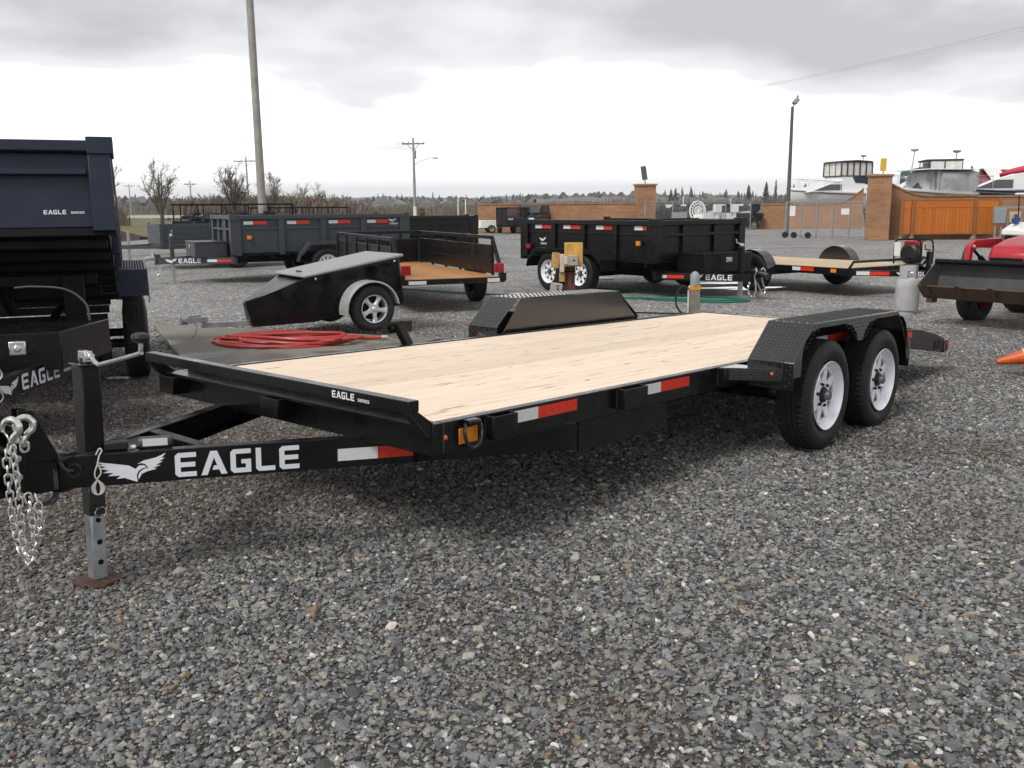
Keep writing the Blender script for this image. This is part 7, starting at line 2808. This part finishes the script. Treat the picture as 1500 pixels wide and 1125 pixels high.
# ------------------------------------------------------------------ person beyond the trailers
pp = thing('person', 'person with brown hair and blue top standing behind the black trailer, looking right', 'person', (-3.02, 33.0, 0), R(-15))
def skin_body(name, pts, edges, radii, m_, parent, sub=2):
    me = bpy.data.meshes.new(name)
    me.from_pydata([Vector(p) for p in pts], edges, [])
    me.materials.append(m_)
    o = put(name, me, parent)
    md = o.modifiers.new('skin', 'SKIN')
    lay = me.skin_vertices[0].data if me.skin_vertices else None
    if lay is None:
        bm = bmesh.new(); bm.from_mesh(me); bm.verts.layers.skin.verify(); bm.to_mesh(me); bm.free()
        lay = me.skin_vertices[0].data
    for i, r in enumerate(radii):
        lay[i].radius = (r, r) if not isinstance(r, tuple) else r
        lay[i].use_root = (i == 0)
    s = o.modifiers.new('sub', 'SUBSURF'); s.levels = sub; s.render_levels = sub
    return o
CR = -.30            # knees bent: the person stoops behind the trailer
P = [(0, 0, .92), (0, 0, 1.08), (0, 0, 1.24), (0, 0, 1.36), (0, .005, 1.44), (.0, .012, 1.50), (.0, .02, 1.58), (0, .02, 1.66),
     (-.09, 0, .88), (-.10, .01, .48), (-.10, 0, .08), (-.10, .12, .03), (.09, 0, .88), (.10, .02, .48), (.10, 0, .08), (.10, .12, .03),
     (-.17, 0, 1.36), (-.21, .0, 1.10), (-.20, .06, .88), (-.19, .08, .80), (.17, 0, 1.36), (.21, .0, 1.10), (.20, .06, .88), (.19, .08, .80)]
E_ = [(0, 1), (1, 2), (2, 3), (3, 4), (4, 5), (5, 6), (6, 7), (0, 8), (8, 9), (9, 10), (10, 11), (0, 12), (12, 13), (13, 14), (14, 15), (3, 16), (16, 17), (17, 18), (18, 19), (3, 20), (20, 21), (21, 22), (22, 23)]
P = [(x, y, z + CR) if i not in (9, 10, 11, 13, 14, 15) else ((x, .30, .44) if i in (9, 13) else (x, y, z)) for i, (x, y, z) in enumerate(P)]
RR = [(.15, .11), (.14, .10), (.16, .11), (.13, .09), .055, .06, .088, .075, .085, .06, .045, .035, .085, .06, .045, .035, .055, .042, .032, .03, .055, .042, .032, .03]
body = skin_body('body', P, E_, RR, MAT['skin'], pp)
m = MB()
m.lathe([(.15, 0), (.165, .10), (.17, .22), (.175, .36), (.15, .44), (.075, .49)], Matrix.Translation((0, 0, .98 + CR)) @ Matrix.Scale(.78, 4, (0, 1, 0)) @ Matrix.Rotation(math.pi / 2, 4, 'X'), 20)
for s in (-1, 1):
    m.tube([(s * .15, 0, 1.38 + CR), (s * .215, 0, 1.12 + CR), (s * .205, .055, .92 + CR)], [.068, .058, .048], 10)
m.build('shirt', MAT['shirt_blue'], pp)
m = MB()
for s in (-1, 1):
    m.tube([(s * .085, 0, 1.0 + CR), (s * .10, .29, .46), (s * .10, 0, .06)], [.115, .085, .07], 12)
m.build('trousers', MAT['jeans'], pp)
m = MB()
m.lathe([(.001, .135), (.06, .125), (.098, .075), (.108, .01), (.10, -.05), (.085, -.09)], Matrix.Translation((0, -.008, 1.63 + CR)) @ Matrix.Rotation(R(14), 4, 'X') @ Matrix.Rotation(math.pi / 2, 4, 'X') @ Matrix.Scale(-1, 4, (0, 1, 0)), 18)
m.build('hair', MAT['hair_brown'], pp)
m = MB()
m.lathe([(.001, .05), (.04, .03), (.045, 0), (.03, -.04), (.001, -.05)], Matrix.Translation((0, -.05, 1.755 + CR)), 12)
m.build('hair_bun', MAT['hair_brown'], pp)
# ------------------------------------------------------------------ trees, thickets, hills, houses, far edge of the field
def bare_tree(label, x, y, h, spread, seed, twigm='twig', trunk_r=.22, forks=4, levels=4, group='bare trees beyond the lot', name='bare_tree', tw=.012):
    t = thing(name, label, 'tree', (x, y, -.1), 0, group)
    rg = random.Random(seed)
    trunk, crown = MB(), MB()
    def limb(mb, p, d, L, r0, r1, n, wob, sides):
        pts, rs = [p.copy()], [r0]
        q, dd = p.copy(), d.normalized()
        for i in range(n):
            dd = (dd + Vector((rg.gauss(0, wob), rg.gauss(0, wob), .07))).normalized()
            q = q + dd * (L / n)
            pts.append(q.copy())
            rs.append(r0 + (r1 - r0) * (i + 1) / n)
        mb.tube(pts, rs, sides)
        return pts, dd
    def side(dd, ang):
        a = rg.uniform(0, 6.283)
        o = Vector((math.cos(a), math.sin(a), 0))
        o = (o - dd * o.dot(dd)).normalized()
        return (dd * math.cos(ang) + o * math.sin(ang)).normalized()
    base, d0 = limb(trunk, Vector((0, 0, 0)), Vector((rg.uniform(-.1, .1), 0, 1)), h * .16, trunk_r, trunk_r * .8, 3, .05, 7)
    nl = forks + 2
    for k in range(nl):
        a = 2 * math.pi * (k + rg.uniform(-.3, .3)) / nl
        tilt = rg.uniform(.12, .52) * spread
        p = base[rg.choice((2, 3, 3))]
        L1 = h * rg.uniform(.55, .84) * math.cos(tilt * .5)
        l1, _ = limb(trunk, p, Vector((math.cos(a) * math.sin(tilt), math.sin(a) * math.sin(tilt), math.cos(tilt))), L1, trunk_r * rg.uniform(.4, .6), tw * 1.5, 7, .07, 5)
        for j in range(rg.randint(9, 12)):
            i = rg.randint(1, 6)
            dd = (l1[i + 1] - l1[i]).normalized()
            L2 = L1 * rg.uniform(.20, .42) * (1.1 - .08 * i)
            l2, _ = limb(crown, l1[i].lerp(l1[i + 1], rg.random()), side(dd, rg.uniform(.45, .95)), L2, tw * 2.2, tw, 4, .10, 4)
            for j2 in range(rg.randint(5, 8)):
                i2 = rg.randint(1, 3)
                d2 = (l2[i2 + 1] - l2[i2]).normalized()
                L3 = L2 * rg.uniform(.3, .6)
                l3, _ = limb(crown, l2[i2].lerp(l2[i2 + 1], rg.random()), side(d2, rg.uniform(.4, .9)), L3, tw * 1.1, tw * .7, 2, .10, 3)
                for j3 in range(3):
                    d3 = (l3[2] - l3[1]).normalized()
                    limb(crown, l3[1].lerp(l3[2], rg.random()), side(d3, rg.uniform(.4, .8)), L3 * rg.uniform(.35, .7), tw * .8, tw * .5, 1, 0, 3)
    trunk.build('trunk', MAT['bark'], t, 0, 60)
    crown.build('crown', MAT[twigm], t, 0, 60)
    return t
bare_tree('largest bare tree with an open twiggy crown at the left field edge', -37.2, 103, 6.8, 1.0, 5, 'twig', .24, 5, 5, tw=.016)
bare_tree('dense bare tree just left of the tall wooden pole', -34.8, 122, 6.9, 1.15, 11, 'twig', .22, 8, 5, tw=.02)
bare_tree('small bare tree just right of the tall wooden pole', -30.4, 124, 6.0, .8, 17, 'twig', .17, 4, 5)
bare_tree('bare tree half hidden behind the raised blue trailer bed', -37.5, 88, 6.6, 1.0, 23, 'twig', .2, 4, 5)
bare_tree('low yellowish bare tree farther right of the wooden pole', -36.0, 165, 5.6, 1.1, 29, 'twig', .15, 4, 5)
bare_tree('twin low bare tree beside the yellowish one', -31.2, 160, 5.4, 1.0, 31, 'twig', .15, 4, 5)

def thicket(name, label, pts, h, depth, n, m_, seed, kind='stuff'):
    """a tangle of thin leafless stems and twigs along a line: too many to count"""
    rg = random.Random(seed)
    V, F = [], []
    L = sum((Vector(b) - Vector(a)).length for a, b in zip(pts, pts[1:]))
    path = resample([Vector((*p, 0)) for p in pts], L / 200)
    for i in range(n):
        c = path[rg.randrange(len(path))]
        hh = h * (.35 + .65 * (0.5 + .5 * noise.noise(Vector((c.x * .035, c.y * .035, seed))))) * rg.uniform(.45, 1.15)
        b = Vector((c.x + rg.gauss(0, depth), c.y + rg.gauss(0, depth), -.1))
        tip = b + Vector((rg.gauss(0, .22) * hh, rg.gauss(0, .22) * hh, hh))
        w = hh * rg.uniform(.02, .05)
        k = len(V)
        mid = b.lerp(tip, .55) + Vector((rg.gauss(0, w), rg.gauss(0, w), 0))
        V += [b + Vector((-w, 0, 0)), b + Vector((w, 0, 0)), mid + Vector((w, rg.gauss(0, w), 0)), tip, mid + Vector((-w, rg.gauss(0, w), 0))]
        F += [(k, k + 1, k + 2, k + 4), (k + 4, k + 2, k + 3)]
        for j in range(3):
            t0 = b.lerp(tip, rg.uniform(.35, .95))
            e = t0 + Vector((rg.gauss(0, .16) * hh, rg.gauss(0, .16) * hh, rg.uniform(.05, .25) * hh))
            k = len(V)
            V += [t0 + Vector((-w * .6, 0, 0)), t0 + Vector((w * .6, 0, 0)), e]
            F += [(k, k + 1, k + 2)]
    mb = MB()
    mb.v = [tuple(v) for v in V]; mb.f = F; mb.mi = [0] * len(F)
    o = mb.build(name, MAT[m_], None, 0, 10)
    return tag(o, label, None, None, kind)
thicket('brush', 'brown leafless brush along the far edge of the field', [(-56, 187), (-40, 185), (-22, 180), (-4, 200), (20, 230)], 2.7, 5.0, 5200, 'thicket', 3)
thicket('brush', 'grey brush farther off behind the field', [(-170, 330), (-60, 320), (20, 330), (90, 300), (170, 280)], 4.0, 9.0, 6500, 'thicket_grey', 8)
thicket('brush', 'brown bush clump at the left beside the blue trailer', [(-40.6, 95), (-39.0, 95.4), (-38.2, 95)], 2.5, .35, 700, 'thicket', 14)
thicket('brush', 'reddish brush behind the racked trailers', [(-44, 138), (-39, 138), (-34, 136), (-26, 140)], 4.6, 2.4, 3600, 'twig_red', 15)
thicket('grass', 'tall yellowed grass at the field edge', [(-22, 60), (-30, 68), (-40, 85)], .20, 3.5, 3000, 'yellow_grass', 19)

def conifer(label, x, y, h, w, seed, m_='conifer', group='conifers on the skyline', bare=.12):
    t = thing('conifer_tree', label, 'tree', (x, y, 0), 0, group)
    rg = random.Random(seed)
    m = MB()
    m.tube([(0, 0, -.3), (0, 0, h)], [h * .018, h * .004], 6)
    m.build('trunk', MAT['bark'], t)
    V, F = [], []
    n = 150
    for i in range(n):
        u = bare + (1 - bare) * (i + rg.random()) / n
        r = w * (1 - u) ** .8 * rg.uniform(.45, 1.1) + .02 * h
        a = rg.uniform(0, 6.283)
        z = u * h
        o = Vector((math.cos(a), math.sin(a), 0))
        s = Vector((-o.y, o.x, 0))
        k = len(V)
        ww = r * rg.uniform(.22, .42)
        dz = -r * rg.uniform(.10, .45)
        V += [Vector((0, 0, z + .02 * h)), o * r * .6 + s * ww + Vector((0, 0, z + dz * .5)), o * r + Vector((0, 0, z + dz)), o * r * .6 - s * ww + Vector((0, 0, z + dz * .5)), o * r * .5 + Vector((0, 0, z + dz * .4 - .05 * h))]
        F += [(k, k + 1, k + 2), (k, k + 2, k + 3), (k + 1, k + 4, k + 2), (k + 4, k + 3, k + 2)]
    mb = MB(); mb.v = [tuple(v) for v in V]; mb.f = F; mb.mi = [0] * len(F)
    mb.build('crown', MAT[m_], t, 0, 10)
    return t
rng = random.Random(77)
# (pixel x, distance, pixel height of tip, crown width factor)
CON = [(476, 420, 284, .20), (489, 430, 287, .24), (538, 520, 289, .22), (547, 520, 286, .26), (561, 500, 283, .20), (572, 520, 287, .3), (588, 480, 287, .36), (602, 520, 290, .22), (616, 540, 289, .24), (634, 560, 281, .14), (646, 540, 288, .25),
       (664, 560, 291, .22), (682, 560, 290, .2), (700, 540, 288, .2), (706, 560, 287, .18), (735, 520, 290, .3), (752, 540, 289, .2), (765, 560, 291, .2), (778, 560, 290, .22), (790, 560, 290, .2),
       (983, 330, 277, .32), (990, 330, 275, .3), (1014, 420, 279, .3), (1064, 400, 277, .24), (1097, 330, 270, .26), (1098, 360, 273, .2), (1123, 260, 266, .26), (1137, 300, 263, .10), (1156, 260, 261, .24), (1163, 300, 270, .2), (1180, 260, 269, .3), (1424, 210, 243, .16), (1437, 220, 246, .18), (1408, 230, 262, .2)]
cnt_ = {}
CON.sort()
for i, (px, d, py, wf) in enumerate(CON):
    q = far(px, py, d)
    side_ = 'left of the brick tower' if px < 900 else ('right of the brick tower' if px < 1300 else 'behind the stored boats')
    size_ = 'slender' if wf < .2 else ('broad' if wf > .28 else 'medium')
    cnt_[side_] = cnt_.get(side_, 0) + 1
    conifer('%s dark conifer, %s from the left on the skyline %s' % (size_, ORD[cnt_[side_] - 1], side_), q.x, q.y, max(4, q.z), max(4, q.z) * wf, 100 + i, 'conifer' if i % 3 else 'conifer_light')

def woods(name, label, y0, y1, x0, x1, n, h0, h1, m_, seed, conic):
    """a far wood that reads as one mass: many small ragged crowns standing on the ground"""
    rg = random.Random(seed)
    V, F = [], []
    for i in range(n):
        y = rg.uniform(y0, y1)
        x = rg.uniform(x0, x1) * y / y1
        cl = .5 + .5 * noise.noise(Vector((x * .012, y * .012, seed)))
        h = (h0 + (h1 - h0) * rg.random() ** 1.6) * (.45 + .8 * cl)
        r = h * (rg.uniform(.14, .24) if conic else rg.uniform(.35, .6))
        lev = 4
        for j in range(lev):
            u0 = j / lev
            for k in range(3):
                a = rg.uniform(0, 6.283)
                rr = r * ((1 - u0) if conic else math.sin(math.pi * min(1, .25 + u0 * .75))) * rg.uniform(.7, 1.2)
                c = Vector((x + rr * .3 * math.cos(a), y + rr * .3 * math.sin(a), 0))
                b = len(V)
                V += [c + Vector((-rr, rg.uniform(-rr, rr), h * u0 * rg.uniform(.8, 1.0))), c + Vector((rr, rg.uniform(-rr, rr), h * u0 * rg.uniform(.8, 1.0))), c + Vector((rg.uniform(-.2, .2) * rr, 0, h * min(1.0, u0 + (.42 if conic else .34))))]
                F.append((b, b + 1, b + 2))
    mb = MB()
    mb.v = [tuple(v) for v in V]; mb.f = F; mb.mi = [0] * len(F)
    o = mb.build(name, MAT[m_], None, 0, 10)
    return tag(o, label, None, None, 'stuff')
woods('woods', 'leafless grey-brown woods along the skyline', 420, 620, -420, 420, 3400, 3.5, 8.0, 'thicket_grey', 51, False)
woods('woods', 'dark conifer woods along the skyline', 640, 860, -520, 520, 1000, 5.0, 14.0, 'conifer', 52, True)
thicket('brush', 'brown leafless brush closer behind the yard at the right', [(25, 240), (80, 235), (150, 225), (200, 215)], 4.2, 6.0, 3600, 'thicket_grey', 53)
# hills: a low near ridge of woods and a pale far ridge
def ridge(name, y0, y1, hs, seed, x0, x1, m_, rough, step):
    xs = [x0 + i * step for i in range(int((x1 - x0) / step) + 1)]
    mb = MB()
    rows = 7
    vs = []
    for j in range(rows):
        t = j / (rows - 1)
        for x in xs:
            n_ = .5 + .5 * noise.noise(Vector((x / 900.0, seed, 0))) + .35 * noise.noise(Vector((x / 260.0, seed, 3)))
            prof = math.sin(math.pi * min(1, t * 1.0)) if j < rows - 1 else 0
            z = hs * (0.5 + .7 * n_) * prof
            if j:
                z += rough * (noise.noise(Vector((x / 9.0, seed + 4, j * 3.7))) + .6 * noise.noise(Vector((x / 3.1, seed + 9, j * 5.1)))) * (1 if prof > .1 else 0)
            vs.append((x, y0 + (y1 - y0) * t, z - (2 if j in (0, rows - 1) else 0)))
    nx = len(xs)
    fs = [(j * nx + i, j * nx + i + 1, (j + 1) * nx + i + 1, (j + 1) * nx + i) for j in range(rows - 1) for i in range(nx - 1)]
    return tag(mb.add(vs, fs).build(name, MAT[m_], None, 0, 10), kind='structure')
ridge('hills', 2600, 4200, 38, 1.3, -2600, 2600, 'far_forest', 4.0, 12)
ridge('hills', 900, 1300, 6.5, 6.1, -900, 900, 'far_forest', 2.2, 5)
ridge('hills', 340, 460, 5.2, 12.7, 10, 330, 'thicket_grey', 1.2, 2.2)

# houses strung along the far side
def house(label, px, d, w, l, h, m_, rot):
    w, l, h = w * .62, l * .62, h * .72
    q = far(px, 300, d)
    t = thing('house', label, 'house', (q.x, q.y, 0), rot, 'far houses')
    m = MB(); m.box(-w / 2, w / 2, -l / 2, l / 2, -.5, h); hb = m.build('wall', MAT[m_], t)
    m = MB()
    m.prism([(-w / 2 - .5, h + .001), (w / 2 + .5, h + .001), (0, h + w * .32)], 'y', -l / 2 - .4, l / 2 + .4)
    m.build('roof', MAT['roof_grey'], t)
    for x in (-w * .25, w * .25):
        m = MB(); m.box(x - .6, x + .6, -l / 2 - .03, -l / 2 - .001, h * .35, h * .7); m.build('window', MAT['glass_dark'], hb)
    return t
for i, (px, d, w, l, h, c, r_, lab) in enumerate((
    (560, 360, 12, 9, 4.2, 'house_white', .2, 'white house under the conifers left of the street-lamp pole'),
    (583, 380, 9, 8, 3.6, 'house_tan', -.2, 'tan house beside the white one left of the street-lamp pole'),
    (625, 390, 11, 8, 3.8, 'house_white', .1, 'white house just right of the street-lamp pole'),
    (655, 400, 10, 8, 3.6, 'house_tan', .3, 'tan house right of the standing person'),
    (528, 370, 10, 8, 3.6, 'house_tan', .1, 'tan house farthest left in the far row'))):
    house(lab, px, d, w, l, h, MAT and c, r_)

# guard rail at the far side of the field
gr = thing('guard_rail', 'pale guard rail along the road beyond the grass field', 'guard rail', (-58, 120, 0), heading((.93, -.36)))
m = MB(); m.box(-18, 30, -.04, .04, .50, .82); m.build('rail', MAT['guard_rail'], gr)
for i in range(13):
    m = MB(); x = -18 + i * 4; m.box(x - .08, x + .08, .05, .2, 0, .8); m.build('post', MAT['pole_wood'], gr)
# stakes and white posts standing in the yard
for i, (px, d, z, lab) in enumerate(((960, 70, 2.6, 'thin white mast nearest the brick tower'), (1001, 75, 2.2, 'thin white mast above the pale panel'), (1070, 80, 2.0, 'thin white mast over the small boats'), (671, 75, 2.2, 'thin white stake left of the brick wall'), (682, 75, 2.1, 'second thin white stake touching the brick wall end'))):
    q = far(px, 300, d)
    m = MB(); m.tube([(q.x, q.y, 0), (q.x, q.y, z)], .045, 6)
    tag(m.build('white_mast', MAT['cart_white']), lab, 'mast', 'thin white masts behind the lot')
# green hedge by the tower
thicket('hedge', 'dark green shrubs at the right of the brick tower', [(8.6, 60), (10.4, 60)], 1.9, .4, 700, 'conifer_light', 41)

# ------------------------------------------------------------------ the damp air
HAZE = True
if HAZE:
    m = bpy.data.materials.new('haze')
    m.use_nodes = True
    nt = m.node_tree
    nt.nodes.clear()
    out = nt.nodes.new('ShaderNodeOutputMaterial')
    pv = nt.nodes.new('ShaderNodeVolumePrincipled')
    pv.inputs['Color'].default_value = (.90, .93, .97, 1)
    pv.inputs['Density'].default_value = 0.0003
    pv.inputs['Anisotropy'].default_value = 0.2
    nt.links.new(pv.outputs[0], out.inputs['Volume'])
    hz = MB().box(-3200, 3200, -900, 4600, -4.0, 90.0).build('haze', m)
    hz['kind'] = 'stuff'
